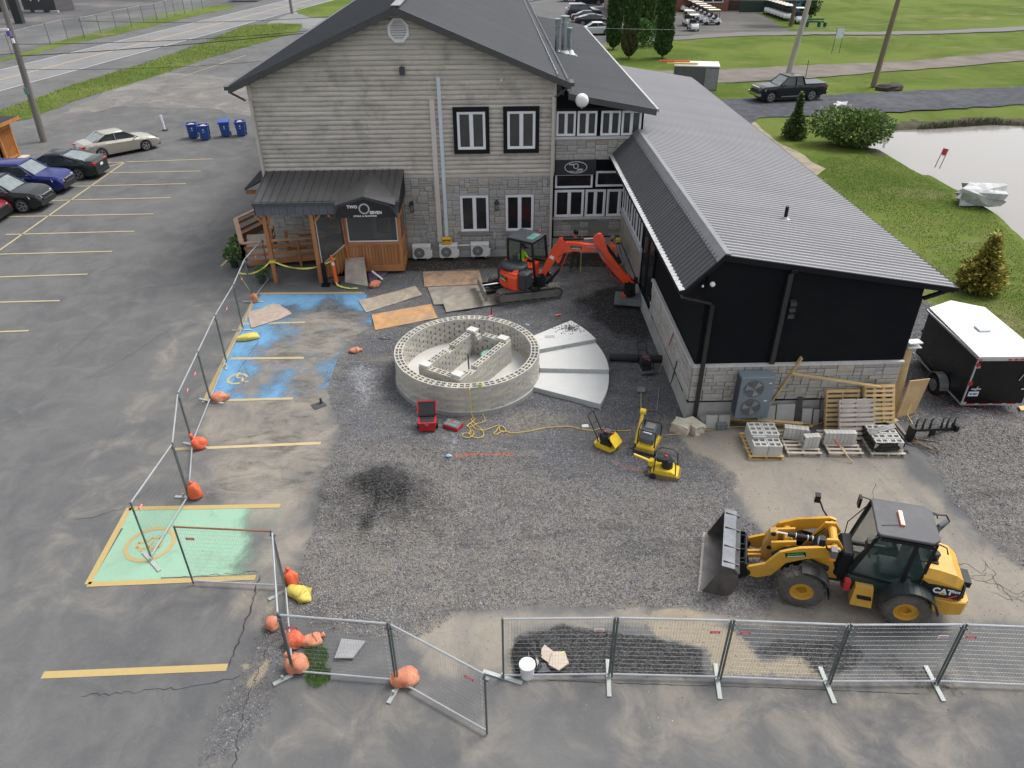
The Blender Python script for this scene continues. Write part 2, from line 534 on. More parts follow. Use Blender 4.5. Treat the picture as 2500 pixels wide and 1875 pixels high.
DUST=[
 ([(5.26,17.53),(6.17,18.24),(7.02,18.53),(7.55,16.22),(11.26,16.08),(11.57,14.86),(11.66,13.57),(11.85,12.29),(12.64,11.36),(11.83,10.12),(.18,10.54),(-.96,10.26),(-1.92,10.30),(-1.07,10.92),(4.81,10.82),(5.95,10.66),(6.49,12.90),(6.29,15.06)],.85,.45),
 ([(-9.42,25.23),(-6.41,25.79),(-4.64,24.37),(-5.24,19.95),(-4.64,17.92),(-4.64,14.65),(-4.74,11.28),(-5.06,10.41),(-5.95,11.10),(-5.88,13.64),(-7.54,15.09),(-9.18,19.17),(-8.64,19.49)],.62,.5),
 ([(.15,9.42),(11.36,9.41),(9.70,6.90),(1.99,7.17)],.42,1.2),
 ([(-1.94,10.51),(.28,10.87),(.24,9.42),(-1.42,9.29)],.8,.4),
 ([(-11.10,30.78),(-12.17,26.03),(-11.97,22.56),(-11.55,15.40),(-11.04,11.28),(-8.22,10.96),(-5.23,11.07),(-5.20,19.02),(-9.88,28.17)],.28,.4),
 ([(-.74,18.84),(3.49,18.90),(3.53,17.39),(-.71,17.16)],.45,.5),([(-5.17,13.19),(-2.19,13.50),(2.85,12.89),(4.88,11.40),(1.63,10.82),(-1.07,11.03),(-4.10,10.81)],.5,.6),
 ([(3.60,17.91),(5.81,18.58),(5.36,16.34),(3.38,16.42)],.5,.45),
 ([(-5.14,9.42),(-.18,9.24),(.54,7.37),(-5.37,7.58)],.35,.6),
]
DARK=[
 ([(3.14,26.28),(4.54,27.55),(6.06,27.48),(6.39,24.90),(6.12,22.69),(5.16,22.44),(4.06,24.01)],.85,.5),
 ([(-3.99,15.28),(-3.27,15.68),(-2.36,15.56),(-1.49,14.86),(-1.61,14.07),(-2.50,13.52),(-3.33,13.69),(-3.86,14.47)],1.0,.7),([(-5.69,15.52),(-4.83,15.65),(-4.43,14.65),(-5.19,14.21)],.3,.5),([(2.09,17.65),(3.28,17.40),(3.35,16.23),(2.22,16.46)],.3,.5),([(-2.37,17.02),(1.08,16.99),(1.69,15.75),(-1.82,15.71)],.35,.4),
 ([(.31,10.22),(1.34,10.61),(2.46,10.30),(3.22,10.11),(4.22,9.82),(4.14,9.20),(2.30,9.23),(.33,9.32)],.85,.12),
 ([(4.95,9.74),(5.90,9.99),(7.06,9.82),(7.55,9.55),(6.87,8.94),(6.29,9.06),(5.99,9.48),(4.99,9.58)],.75,.15),
 ([(6.86,9.52),(8.17,9.57),(9.13,8.96),(9.08,8.64),(8.30,8.64),(7.38,9.16)],.6,.2),
 ([(5.43,30.05),(6.24,30.01),(5.92,26.72),(5.05,27.53)],.5,.3),
]
SOIL=[([(-3.99,29.49),(-2.66,29.43),(-.90,29.61),(2.58,29.64),(4.99,29.53),(6.36,29.65),(6.65,31.89),(2.81,32.57),(-3.03,32.33),(-4.50,31.90)],1.0,.12),
  ([(5.43,30.05),(6.51,30),(6.34,23.91),(5.79,25.98)],.3,.3)]
SAND=[([(3.07,10.77),(4.32,10.67),(5.11,10.26),(5.40,9.52),(6.28,9.59),(6.46,9.05),(4.24,9.13),(4.34,9.76),(3.31,10.11)],.8,.2),
  ([(3.37,10.87),(4.36,10.83),(4.63,10.49),(3.70,10.31),(3.30,10.54)],.7,.1),
  ([(-5.12,9.28),(-4.93,9.90),(-4.73,9.94),(-4.73,9.60),(-4.95,9.18)],.85,.08),
  ([(-5.36,9.76),(-5.25,9.83),(-5.08,9.75),(-5.19,9.61)],.8,.06),
  ([(.16,18.80),(2.46,18.83),(2.34,17.64),(.13,17.32)],.5,.4),([(-5.29,11.30),(-5.02,11.31),(-4.94,11.06),(-5.18,11.07)],.6,.1),
  ([(-.62,10.90),(.10,10.76),(-.17,10.23),(-.78,10.26)],.45,.3)]
POWDER=[([(-5.13,21.33),(-4.59,21.84),(-3.90,21.41),(-3.65,19.88),(-3.81,18.52),(-4.52,19.10)],.75,.55),([(-1.63,17.59),(-.96,17.67),(-.88,16.68),(-1.46,16.51)],.7,.3),
  ([(5.78,23),(6.44,22.98),(6.22,19.49),(5.69,19.51)],.25,.3)]
ORANGE=[([(-1.41,16.64),(.54,16.64),(.53,16.45),(-1.40,16.45)],.9,.08),([(3.20,16.17),(3.55,16.01),(4.13,15.70),(4.06,15.52),(3.46,15.83),(3.18,16.02)],.8,.08),
  ([(4.78,15.29),(5.36,14.93),(5.32,14.83),(4.76,15.19)],.6,.06),([(2.87,19.04),(3.35,18.79),(3.66,18.31),(3.43,18.59)],.5,.05),([(.01,8.16),(.09,8.19),(.10,8.09),(.02,8.08)],.9,.03)]
COARSE=[([(-5.86,17.36),(-1.31,17.18),(2.09,15.22),(6.29,15.06),(5.95,10.66),(-5.30,10.01)],.9,.8),([(12.31,17.25),(16.56,17.29),(12.49,11.12),(11.89,12.69)],.9,.5),
  ([(3.44,30.14),(5.65,29.15),(5.79,25.98),(3.53,26.08)],.8,.5)]
SKID=[([(-9.15,26.62),(-5.29,26.82),(-4.94,24.38),(-5.64,21.48),(-5.33,19.02),(-4.54,17.31),(-4.95,15.15),(-7.54,15.09),(-7.90,17.84),(-7.03,18.22),(-7.75,20.05)],1.0,.4),
  ([(4.39,10.95),(8.93,10.78),(11.28,11.66),(8.51,9.92),(4.18,10.08)],.35,.5)]
x=np.arange(-13.0,24.001,.08);y=np.arange(5.2,33.6,.08)
X,Y=np.meshgrid(x,y)
def field(lst,seed=5,warp=.25):
 o=np.zeros_like(X)
 for poly,s,fe in lst:
  d=sdf(X,Y,poly)+(fbm(X,Y,1.1,seed,4)-.5)*warp*2*min(1,fe*2.5+.15)
  o=np.maximum(o,s*sstep(fe,-fe,d))
 return o
grav=field([(GRAVEL,1,.28),(GRAVEL_R,1,.45),(STRIP_L,.60,.4)],9,.3)
dust=field(DUST);dark=field(DARK,6,.7);soil=field(SOIL,3,.08);sand=field(SAND,8,.12)
powder=field(POWDER);orange=field(ORANGE,2,.04);coarse=field(COARSE);skid=field(SKID)
Z=grav*.02
def bumpz(cx,cy,rx,ry,h,seed):
 r=np.sqrt(((X-cx)/rx)**2+((Y-cy)/ry)**2)+(fbm(X,Y,1.3,seed)-.5)*.5
 return h*sstep(1.0,.0,r)
px_,py_=(-2.84,14.83);Z+=bumpz(px_,py_,2.6,2.0,.72,21)
px_,py_=(14.25,16.97);Z+=bumpz(px_,py_,2.8,1.6,.45,22)
px_,py_=(4.08,27.97);Z+=bumpz(px_,py_,1.8,1.6,.22,23)
px_,py_=(3.93,10.74);Z+=bumpz(px_,py_,.9,.35,.12,24)
# heap and tracks: small relief
Z+=(fbm(X,Y,.5,31)-.5)*.07*grav+(fbm(X,Y,.18,33)-.5)*.03*np.maximum(grav,sand)
tr=field([([(-3.98,29.40),(-2.66,29.34),(-.89,29.53),(2.58,29.64),(4.99,29.53),(6.32,29.65),(7.02,33.97),(2.93,34.16),(-3.17,34.44),(-4.50,31.90)],1.0,.10)],3,.08)
Z-=.015*tr
ma=np.stack([grav,dust,dark,np.ones_like(X)],-1).reshape(-1,4)
mb_=np.stack([powder,sand,orange,np.ones_like(X)],-1).reshape(-1,4)
mc_=np.stack([coarse,soil,skid,np.ones_like(X)],-1).reshape(-1,4)
v=np.stack([X,Y,Z],-1).reshape(-1,3)
ny,nx=X.shape
ii=np.arange(ny*nx).reshape(ny,nx)
LAWN_CUT=[(17.20,25.75),(16.32,25.11),(16.88,27.02),(16.92,29.54)]+[(11.9,29),(11.9,40),(40,40),(40,17.6)]+[(16.85,18.95),(16.95,20.44)]
cx_=(X[:-1,:-1]+X[1:,1:])/2;cy_=(Y[:-1,:-1]+Y[1:,1:])/2
keep=(sdf(cx_,cy_,LAWN_CUT)+(fbm(cx_,cy_,.5,77)-.5)*.5)>0
f=np.stack([ii[:-1,:-1],ii[:-1,1:],ii[1:,1:],ii[1:,:-1]],-1)[keep]
site=bpy.data.objects.new('construction_ground',npmesh('construction_ground',v,f,[GROUND_M],{'mask_a': ma,'mask_b': mb_,'mask_c': mc_}))
COL.objects.link(site);site['kind']='structure'
ZG=Z
def gz(px,py):
 i=int(round((py-5.2)/.08));j=int(round((px+13.0)/.08))
 if 0<=i<ny and 0<=j<nx:
  return float(ZG[i,j])
 return .0
# loose crushed stone lying on the pad,the heaps and the strips
def stones(name,n,w,size,cols,zoff=.0):
 cdf=np.cumsum(w.ravel());cdf=cdf/cdf[-1]
 idx=np.searchsorted(cdf,NP.rand(n))
 sx=X.ravel()[idx]+(NP.rand(n)-.5)*.08;sy=Y.ravel()[idx]+(NP.rand(n)-.5)*.08
 sz=Z.ravel()[idx]
 r=size[0]+(size[1]-size[0])*NP.rand(n)**2
 base=np.array([[1,0,0],[0,1,0],[-1,0,0],[0,-1,0],[0,0,.75],[0,0,-.5]],float)
 P=base[None]*(1+(NP.rand(n,6,3)-.5)*.9)*r[:,None,None]
 P+=(NP.rand(n,6,3)-.5)*r[:,None,None]*.7
 a=NP.rand(n)*2*PI;c,s=np.cos(a),np.sin(a)
 px=P[:,:,0]*c[:,None]-P[:,:,1]*s[:,None];py=P[:,:,0]*s[:,None]+P[:,:,1]*c[:,None]
 V=np.stack([px+sx[:,None],py+sy[:,None],P[:,:,2]+sz[:,None]+r[:,None]*.25+zoff],-1).reshape(-1,3)
 t=np.array([[0,1,4],[1,2,4],[2,3,4],[3,0,4],[1,0,5],[2,1,5],[3,2,5],[0,3,5]])
 F=(t[None]+(np.arange(n)*6)[:,None,None]).reshape(-1,3)
 g=cols[0]+(cols[1]-cols[0])*NP.rand(n)**1.4
 tint=np.stack([g*(1+(NP.rand(n)-.5)*.1),g,g*(1.04+(NP.rand(n)-.5)*.14),np.ones(n)],-1)
 dk=dark.ravel()[idx]
 tint[:,:3]*=(1-.72*dk)[:,None]
 at=np.repeat(tint,6,0)
 o=bpy.data.objects.new(name,npmesh(name,V,F,[STONE_M],{'tone': at},smooth=False))
 COL.objects.link(o);o['kind']='stuff'
 return o
STONE_M,nt,b=newmat('crushed_stone')
a_=N(nt,'Attribute');a_.attribute_name='tone'
nt.links.new(a_.outputs['Color'],b.inputs['Base Color']);b.inputs['Roughness'].default_value=.85
_near=sstep(27,12,Y)
_o=tag(stones('crushed_gravel',62000,np.clip(grav-.3,0,1)*(.35+.65*coarse)*(.4+.6*_near)*(X<9),(.010,.026),(.10,.28)),'blue grey crushed gravel spread round the circular wall','gravel')
_o=tag(stones('gravel_heap',16000,np.clip(grav-.3,0,1)*(X>9),(.010,.028),(.11,.30)),'grey gravel heap right of the wheel loader','gravel')
_o=tag(stones('scattered_pebbles',3500,(1-grav)*np.clip(dust+skid*.8+sand-.25,0,1)*(X>-9.5),(.006,.016),(.08,.36)),'pebbles scattered over the dusty asphalt','pebbles')
# cracks in the asphalt
CRACK_M=mat('crack_dark',(.035,.034,.032),.95,var=.3)
def crack(pts,w=.02,jit=.05,name='asphalt_crack'):
 mb=MB()
 P=[]
 for i in range(len(pts)-1):
  a,b2=Vector(pts[i]),Vector(pts[i+1])
  L=(b2-a).length;k=max(1,int(L/.09))
  for j in range(k):
   p=a.lerp(b2,j/k)
   P.append(Vector((p.x+random.uniform(-jit,jit)*.8,p.y+random.uniform(-jit,jit)*.8)))
 P.append(Vector(pts[-1]))
 vs=[]
 for i,p in enumerate(P):
  d=(P[min(i+1,len(P)-1)]-P[max(i-1,0)])
  nrm=Vector((-d.y,d.x)).normalized() if d.length else Vector((1,0))
  ww=w*.6*random.uniform(.3,1.2)*(1 if 0<i<len(P)-1 else .1)
  vs+=[(p.x+nrm.x*ww,p.y+nrm.y*ww,gz(p.x,p.y)+.008),(p.x-nrm.x*ww,p.y-nrm.y*ww,gz(p.x,p.y)+.008)]
 mb.add(vs,[(2*i,2*i+1,2*i+3,2*i+2) for i in range(len(P)-1)])
 return struct(mb,name,CRACK_M)
crack([(-5.56,12.28),(-5.55,11.96),(-5.51,11.66),(-5.54,11.31),(-5.53,10.97),(-5.53,10.59),(-5.52,10.43),(-5.57,10.12),(-5.57,9.92),(-5.58,9.72)],.028)
crack([(-8.57,24.22),(-8.50,22.99),(-8.59,22.42),(-8.61,21.74),(-8.56,20.95),(-8.69,20.57)],.016)
crack([(-8.73,22.15),(-8.26,21.19),(-8.49,20.82),(-8.52,20.08)],.012)
crack([(-9.42,20.36),(-8.90,20.38),(-8.22,20.81),(-7.84,21.44)],.01)
crack([(-8.29,9.16),(-7.27,9.22),(-6.40,9.28),(-5.79,9.40),(-5.17,9.52)],.012)
crack([(-10.81,14.27),(-10.34,14.37),(-9.74,14.69),(-9.30,15.48)],.01)
crack([(-7.82,12.05),(-7.51,12.22),(-6.67,12.25),(-5.55,12.34)],.012)
crack([(-8.03,17.44),(-7.59,17.58),(-6.93,17.80)],.008)
crack([(-4.86,7.56),(-4.99,8.87),(-4.91,9.80),(-4.88,10.20)],.016)
crack([(.93,9.20),(2.28,9.08),(3.42,9),(5.12,8.89),(8.29,8.62)],.012,.01)
crack([(-13.68,21.02),(-13.20,21.79),(-12.66,22.88),(-12.01,24.68)],.01)
crack([(-11.62,24.66),(-11.04,24.96),(-10.62,25.62)],.012)
for k_ in range(9):   # crazed patch behind the loader
 a0=random.uniform(0,2*PI)
 cx0,cy0=(11.07,11.29)
 p0=(cx0+random.uniform(-.5,.5),cy0+random.uniform(-.6,.6))
 crack([p0,(p0[0]+.5*math.cos(a0),p0[1]+.5*math.sin(a0)),(p0[0]+.9*math.cos(a0+.5),p0[1]+.9*math.sin(a0+.5))],.009,.05)
# paint on the asphalt
def paint_mat(name,col,wear=.45,fill2=(.19,.18,.17),scale=1.4):
 m,nt,b=newmat(name)
 tc=N(nt,'TexCoord').outputs['Object']
 n1=noise(nt,tc,scale,7,.7,.8)
 n2=noise(nt,tc,16,4,.7)
 A=attr_out(nt,'wear')
 w=mth(nt,'ADD',mth(nt,'MULTIPLY',n1,.75),mth(nt,'MULTIPLY',n2,.25))
 w=mth(nt,'ADD',w,mth(nt,'SUBTRACT',A[0],wear))
 w=ramp(nt,w,.26,.86)
 c=mixc(nt,n2,tuple(q*.82 for q in col),tuple(min(1,q*1.15) for q in col))
 c=mixc(nt,mth(nt,'MULTIPLY',n1,.35),c,fill2)
 nt.links.new(c,b.inputs['Base Color'])
 b.inputs['Roughness'].default_value=.75
 nt.links.new(mth(nt,'SUBTRACT',1.0,w,True),b.inputs['Alpha'])
 MATS[name]=m
 return m
YEL=paint_mat('yellow_line_paint',(.44,.32,.11),.36)
YEL2=paint_mat('pale_yellow_paint',(.42,.35,.19),.32)
BLU=paint_mat('blue_bay_paint',(.10,.29,.50),.17)
GRN=paint_mat('green_bay_paint',(.25,.44,.31),.26)
WHT=paint_mat('white_line_paint',(.50,.50,.49),.3)
def ribbon(name,p0,p1,w,m,z=.006,**kw):
 a,b2=Vector(p0),Vector(p1)
 d=(b2-a);nrm=Vector((-d.y,d.x)).normalized()*w/2
 k=max(1,int(d.length/.5)) if d.length<60 else 1
 mb=MB()
 vs=[]
 for i in range(k+1):
  p=a.lerp(b2,i/k)
  g=gz(p.x,p.y)+z
  vs+=[(p.x+nrm.x,p.y+nrm.y,g),(p.x-nrm.x,p.y-nrm.y,g)]
 mb.add(vs,[(2*i,2*i+1,2*i+3,2*i+2) for i in range(k)])
 return struct(mb,name,m,**kw)
for a_,b_ in (((-19.20,24.59),(-17.29,24.67)),((-20.66,27.14),(-17.36,27.19)),((-22.06,29.59),(-17.41,29.77)),((-23.54,32.16),(-17.44,32.31)),((-23.51,34.68),(-17.42,34.85)),
   ((-24.82,37.23),(-17.45,37.31)),((-25.22,39.67),(-17.47,39.89)),((-24.88,42.13),(-17.48,42.36)),((-23.69,44.64),(-17.43,44.83)),((-23.94,46.91),(-17.52,47.43)),
   ((-23.51,45.88),(-22.81,47.08)),((-22.72,30.75),(-22.82,47.12)),((-29.32,75.36),(-26.50,88.32)),((-31.28,75.89),(-29.24,75.35)),((-30.45,82.12),(-28.54,82))):
 ribbon('parking_line',a_,b_,.11,YEL2,.0 if a_[0]<-13 else .006)
ribbon('parking_line',(-9.31,9.68),(-5.60,9.73),.17,YEL)
ribbon('parking_line',(-9.33,17.16),(-5.10,17.29),.12,paint_mat('faded_yellow_paint',(.50,.40,.2),.22))
ribbon('parking_line',(-11.88,30.36),(-11.79,31.27),.12,YEL)
def bay(name,poly,m,wearf,step=.12,z=.004):
 xs=[p[0] for p in poly];ys=[p[1] for p in poly]
 gx,gy=np.meshgrid(np.arange(min(xs),max(xs)+step,step),np.arange(min(ys),max(ys)+step,step))
 d=sdf(gx,gy,poly)
 z_=np.vectorize(gz)(gx,gy)+z
 w=np.clip(wearf(gx,gy),0,1)
 vv=np.stack([gx,gy,z_],-1).reshape(-1,3)
 q=np.arange(gx.size).reshape(gx.shape)
 mid=d[:-1,:-1]<step*.2
 ff=np.stack([q[:-1,:-1],q[:-1,1:],q[1:,1:],q[1:,:-1]],-1)[mid]
 at=np.stack([w,w,w,np.ones_like(w)],-1).reshape(-1,4)
 o=bpy.data.objects.new(name,npmesh(name,vv,ff,[m],{'wear': at}))
 COL.objects.link(o);o['kind']='structure'
 return o
BLUE_P=[(-9.46,27.45),(-5.26,27.35),(-4.60,24.69),(-5.22,23.22),(-5.55,21.88),(-5.47,20.20),(-6.61,19.65),(-9.20,19.65),(-9.51,26.56)]
BLUE_SK=[(-8.05,26.03),(-6.57,26.69),(-4.97,25.73),(-4.51,23.43),(-5.64,21.48),(-5.64,19.96),(-6.09,19.62),(-7.04,21.54),(-7.92,19.70),(-8.02,22.12),(-7.49,23.55)]
def wear_blue(gx,gy):
 d=sdf(gx,gy,BLUE_SK)
 return .50*sstep(.9,-.5,d+(fbm(gx,gy,.9,41)-.5)*1.6)
bay('blue_parking_bay',BLUE_P,BLU,wear_blue)
for a_,b_,w_ in (((-9.53,26.63),(-9.19,19.58),.17),((-9.49,27.49),(-5.30,27.39),.15),((-9.34,24.86),(-7.10,24.90),.12),((-9.14,22.28),(-6.60,22.23),.14),((-9.20,19.65),(-6.43,19.68),.13)):
 ribbon('bay_border',a_,b_,w_,YEL if w_>.14 else YEL2,.010)
GREEN_P=[(-9.54,14.62),(-5.65,14.60),(-5.69,13.49),(-5.58,12.18),(-9.46,12.12)]
GREEN_SK=[(-6.15,14.71),(-5.50,14.69),(-5.09,12.01),(-5.94,12.04),(-6.13,13.09)]
bay('green_parking_bay',GREEN_P,GRN,lambda gx,gy: .65*sstep(.6,-.4,sdf(gx,gy,GREEN_SK)+(fbm(gx,gy,.7,44)-.5)*.8)+.12*(fbm(gx,gy,.4,48)-.4))
for a_,b_ in (((-9.56,14.65),(-5.65,14.61)),((-9.57,14.68),(-9.48,12.08)),((-9.48,12.08),(-5.65,12.15))):
 ribbon('bay_border',a_,b_,.15,YEL,.010)
def ground_arc(name,c,r0,r1,a0,a1,m,z=.011,n=28,sy=1.0):
 mb=MB();vs=[]
 for i in range(n+1):
  t=lerp(a0,a1,i/n)
  for r in (r0,r1):
   px,py=c[0]+r*math.cos(t),c[1]+r*math.sin(t)*sy
   vs.append((px,py,gz(px,py)+z))
 mb.add(vs,[(2*i,2*i+1,2*i+3,2*i+2) for i in range(n)])
 return struct(mb,name,m)
# ring and wheel emblem on the green bay
c_=(-8.53,13.33)
ground_arc('painted_emblem',c_,.50,.60,0,2*PI,YEL)
mb=MB()
for (ax,ay),(bx_,by_) in (((-.28,-.12),(.26,-.12)),((-.28,-.12),(-.30,.06)),((-.30,.06),(-.12,.08)),((-.12,.08),(-.02,.22)),((-.02,.22),(.18,.22)),((.18,.22),(.26,.04)),((.26,.04),(.26,-.12)),((-.2,-.2),(-.1,-.2)),((.08,-.2),(.2,-.2)),((0,-.1),(.05,.1))):
 a2,b2=Vector((c_[0]+ax,c_[1]+ay)),Vector((c_[0]+bx_,c_[1]+by_))
 nn=(b2-a2);nn=Vector((-nn.y,nn.x)).normalized()*.035
 g_=gz(a2.x,a2.y)+.012
 mb.add([(a2.x+nn.x,a2.y+nn.y,g_),(a2.x-nn.x,a2.y-nn.y,g_),(b2.x-nn.x,b2.y-nn.y,g_),(b2.x+nn.x,b2.y+nn.y,g_)],[(0,1,2,3)])
struct(mb,'painted_emblem',YEL)
# wheelchair emblems on the blue bay
for c_ in ((-8.53,20.94),(-8.64,26.16)):
 ground_arc('painted_emblem',c_,.26,.35,RAD(20),RAD(300),YEL2)
 mb=MB()
 for pts_ in (((-.05,.1),(.12,.1),(.12,.02),(-.05,.02)),((.08,.1),(.16,.1),(.3,-.25),(.22,-.27)),((-.1,.1),(-.02,.1),(0,.4),(-.08,.4)),((.22,-.2),(.4,-.14),(.42,-.2),(.24,-.28))):
  mb.add([(c_[0]+a2,c_[1]+b2,gz(*c_)+.012) for a2,b2 in pts_],[(0,1,2,3)])
 struct(mb,'painted_emblem',YEL2)
# road,verges,tracks and paths of the background
ROAD_M=mat('road_asphalt',(.20,.20,.202),.85,spec=.05,var=.1,scale=.3,dirt=(.13,.13,.13),dirt_amt=.4,dirt_scale=.2)
def far_sheet(name,pts,z,m,jit=.22):
 mb=MB();P=[]
 rj=random.Random(len(pts)*7+int(abs(pts[0][0])*10))
 for i in range(len(pts)):
  a,b2=Vector(pts[i][:2]),Vector(pts[(i+1)%len(pts)][:2])
  L=(b2-a).length;k=max(1,min(60,int(L/1.1)))
  nn=Vector((-(b2-a).y,(b2-a).x)).normalized() if L>0 else Vector((0,0))
  for j in range(k):
   q=a.lerp(b2,j/k)+nn*(rj.uniform(-jit,jit) if L>3 or jit>.2 else 0)
   P.append((q.x,q.y))
 mb.sheet(P,z)
 return struct(mb,name,m)
def ext(p,q,k0,k1):
 a,b2=Vector(p),Vector(q);d=(b2-a).normalized()
 return a-d*k0,b2+d*k1
n0,n1_=ext((-43.11,70.05),(-31.35,129.82),60,200)
f0,f1_=ext((-48.92,80.70),(-37.77,140.07),60,230)
VERGE_M=GRASS_M
far_sheet('far_yard',[tuple(f0+Vector((-1,1))*4),tuple(f1_+Vector((-1,2))*3),(-200,320),(-300,200)],-.008,mat('yard_grey',(.085,.085,.09),.9,spec=.05,var=.3,scale=.08,dirt=(.22,.20,.18),dirt_amt=.6,dirt_scale=.1))
far_sheet('far_verge',[(-52.13,80.67),(-52.83,87.87),(-52.36,92.02),(-52.83,103.78),(-51.44,116.70),(-50.84,130.85),(-47.63,140.91),(-43.98,142.58),(-41.76,137.22),(-44.47,127.03),(-46.38,115.41),(-48.60,103.47),(-50.51,96.78),(-50.84,89.09),(-51.79,85.97),(-51.72,79.96)],.0,VERGE_M)
far_sheet('road',[tuple(n0),tuple(n1_),tuple(f1_),tuple(f0)],.004,ROAD_M,0)
ribbon('road_line',tuple(n0),tuple(n1_),.16,WHT,.009)
ribbon('road_line',tuple(f0),tuple(f1_),.14,WHT,.009)
cl0,cl1=(n0+f0)/2,(n1_+f1_)/2
ribbon('road_line',tuple(cl0),tuple(cl1),.16,mat('road_yellow',(.5,.34,.12),.8),.009)
far_sheet('grass_verge',[(-37.80,55.55),(-38.94,62.42),(-38.57,65.43),(-37.69,73.85),(-36.01,81.99),(-35.01,89.72),(-33.97,101),(-33.57,114.44),(-29.60,116.87),(-25.57,114.73),(-24.84,105.51),(-26.61,99.79),(-28.34,93.39),(-30.64,84.61),(-31.52,77.61),(-33.17,71.10),(-34.33,66.47),(-34.82,61.90),(-35.01,59.15),(-36.49,57.93),(-35.77,52.09)],.006,VERGE_M)
far_sheet('entrance_verge',[(-31.07,135.09),(-29.07,141.29),(-25.45,158.84),(-19.31,174.73),(-14.57,129.01),(-19.83,121.42),(-25.64,123.42),(-29.04,127.96)],.006,VERGE_M)
far_sheet('entrance_drive',[(-31.26,114.27),(-30.42,131.47),(-26.05,122.42),(-17.32,120.72),(-12.99,113.77),(-23.66,110.24)],.001,ROAD_M)
far_sheet('dusty_patch',[(-33.28,66.41),(-33.42,72.62),(-31.68,78.06),(-27.94,76.32),(-22.89,74.97),(-18.70,67.24),(-16.78,56.87),(-22.08,62.36),(-26.73,62.62),(-30.73,62.84),(-31.85,57.68),(-33.32,55.31),(-33.74,59.08)],.002,paint_mat('pale_dust',(.29,.27,.245),-.10,scale=.30),.6)
CG_M=mat('blue_stone_track',(.075,.078,.088),.95,spec=.05,var=.3,scale=1.5,bump=.03,bscale=12,dirt=(.13,.13,.14),dirt_amt=.5,dirt_scale=.2)
TK_M=mat('trodden_track',(.175,.155,.138),.95,spec=.05,var=.2,scale=.5,dirt=(.11,.10,.095),dirt_amt=.6,dirt_scale=.15)
far_sheet('stone_track',[(15.22,56.41),(17.07,62.73),(20.63,63.32),(28.17,64.18),(35.42,65.45),(46.94,66.72),(63.29,68.73),(57.09,61.23),(42.65,59.90),(31.77,57.92),(25.01,56.93),(20.16,56.40),(19.23,54.92),(16.89,51.51)],-.002,CG_M)
far_sheet('dirt_track',[(16.40,76.39),(20.36,76.14),(29.01,77.87),(42.42,79.90),(59.26,86.27),(84.70,94.67),(77.24,85.63),(55.04,79.58),(40,74.92),(30.90,72.09),(26.59,70.76),(18.78,69.69),(15.12,69.91)],-.002,TK_M)
far_sheet('cart_path',[(18.16,95.29),(23.07,99.80),(31.48,102.17),(32.21,102.89),(39.08,102.77),(47.70,101.75),(58.72,102.50),(71.44,105.62),(97.20,109.82),(93.75,105.63),(69,101.74),(57.15,99.55),(49.10,99.02),(41.20,99.96),(31.14,99.22),(22.32,96.34)],-.002,mat('cart_path',(.13,.127,.122),.9,var=.15))
far_sheet('cart_yard',[(16.32,96.08),(23.23,100.52),(37.14,101.76),(39.22,103.15),(39.86,109.74),(41.68,124.39),(48.92,142.73),(60.99,177.02),(28,180.45),(17.08,111.47)],-.006,mat('cart_yard',(.115,.112,.108),.9,spec=.05,var=.25,scale=.1,dirt=(.19,.17,.12),dirt_amt=.4,dirt_scale=.1))
far_sheet('bare_earth',[(18.19,54.98),(19.46,55.16),(19.42,51.37),(19.82,46.26),(20.08,43.58),(18.91,41.85),(18.40,42.43),(18.33,47.28),(18.30,51.43)],-.004,mat('bare_earth',(.24,.20,.15),.95,var=.3,scale=1.2,dirt=(.2,.2,.08),dirt_amt=.7,dirt_scale=.8))
# pond
pm,nt,b=newmat('pond_water')
b.inputs['Base Color'].default_value=(.20,.185,.165,1)
b.inputs['Roughness'].default_value=.06
b.inputs['Specular IOR Level'].default_value=.5
b.inputs['IOR'].default_value=1.33
tc=N(nt,'TexCoord').outputs['Object']
bm_=N(nt,'Bump',i_Strength=.05,i_Distance=.02)
nt.links.new(noise(nt,tc,1.2,3),bm_.inputs['Height']);nt.links.new(bm_.outputs[0],b.inputs['Normal'])
mb=MB();mb.sheet([(p[0],p[1]) for p in [(17,60),(62,60),(62,22),(17,22)]],-.42)
struct(mb,'pond_water',pm)
#==BUILDINGS
SIDING=mat('taupe_log_siding',(.49,.455,.41),.75,var=.14,scale=1.2,stretch=(.35,1,6),dirt=(.27,.245,.22),dirt_amt=.7,dirt_scale=1.4,rnd=.05)
def _streaks():
 nt=SIDING.node_tree;b=nt.nodes['Principled BSDF']
 src=b.inputs['Base Color'].links[0].from_socket
 tc=N(nt,'TexCoord').outputs['Object']
 n=noise(nt,mapped(nt,tc,(.8,1,14)),1.6,6,.7,.5)
 c=mixc(nt,mth(nt,'MULTIPLY',ramp(nt,n,.54,.7),.55),src,(.19,.175,.155))
 nt.links.new(c,b.inputs['Base Color'])
_streaks()
TRIM=mat('beige_trim',(.48,.455,.42),.7,var=.06)
TRIM_LIGHT=mat('pale_beige_duct',(.56,.54,.50),.6,var=.05,dirt=(.4,.38,.35),dirt_amt=.3)
TRIM_BLUE=mat('pale_blue_duct',(.55,.63,.68),.5,var=.04)
STONE=[mat('stone_grey',(.36,.353,.34),.9,var=.18,scale=3,rnd=.11,bump=.004,bscale=30),
  mat('stone_blue_grey',(.335,.338,.338),.9,var=.16,scale=3,rnd=.11,bump=.004,bscale=30),
  mat('stone_warm',(.37,.352,.328),.9,var=.18,scale=3,rnd=.11,bump=.004,bscale=30),
  mat('stone_rust',(.35,.31,.265),.9,var=.2,scale=3,rnd=.12,bump=.004,bscale=30)]
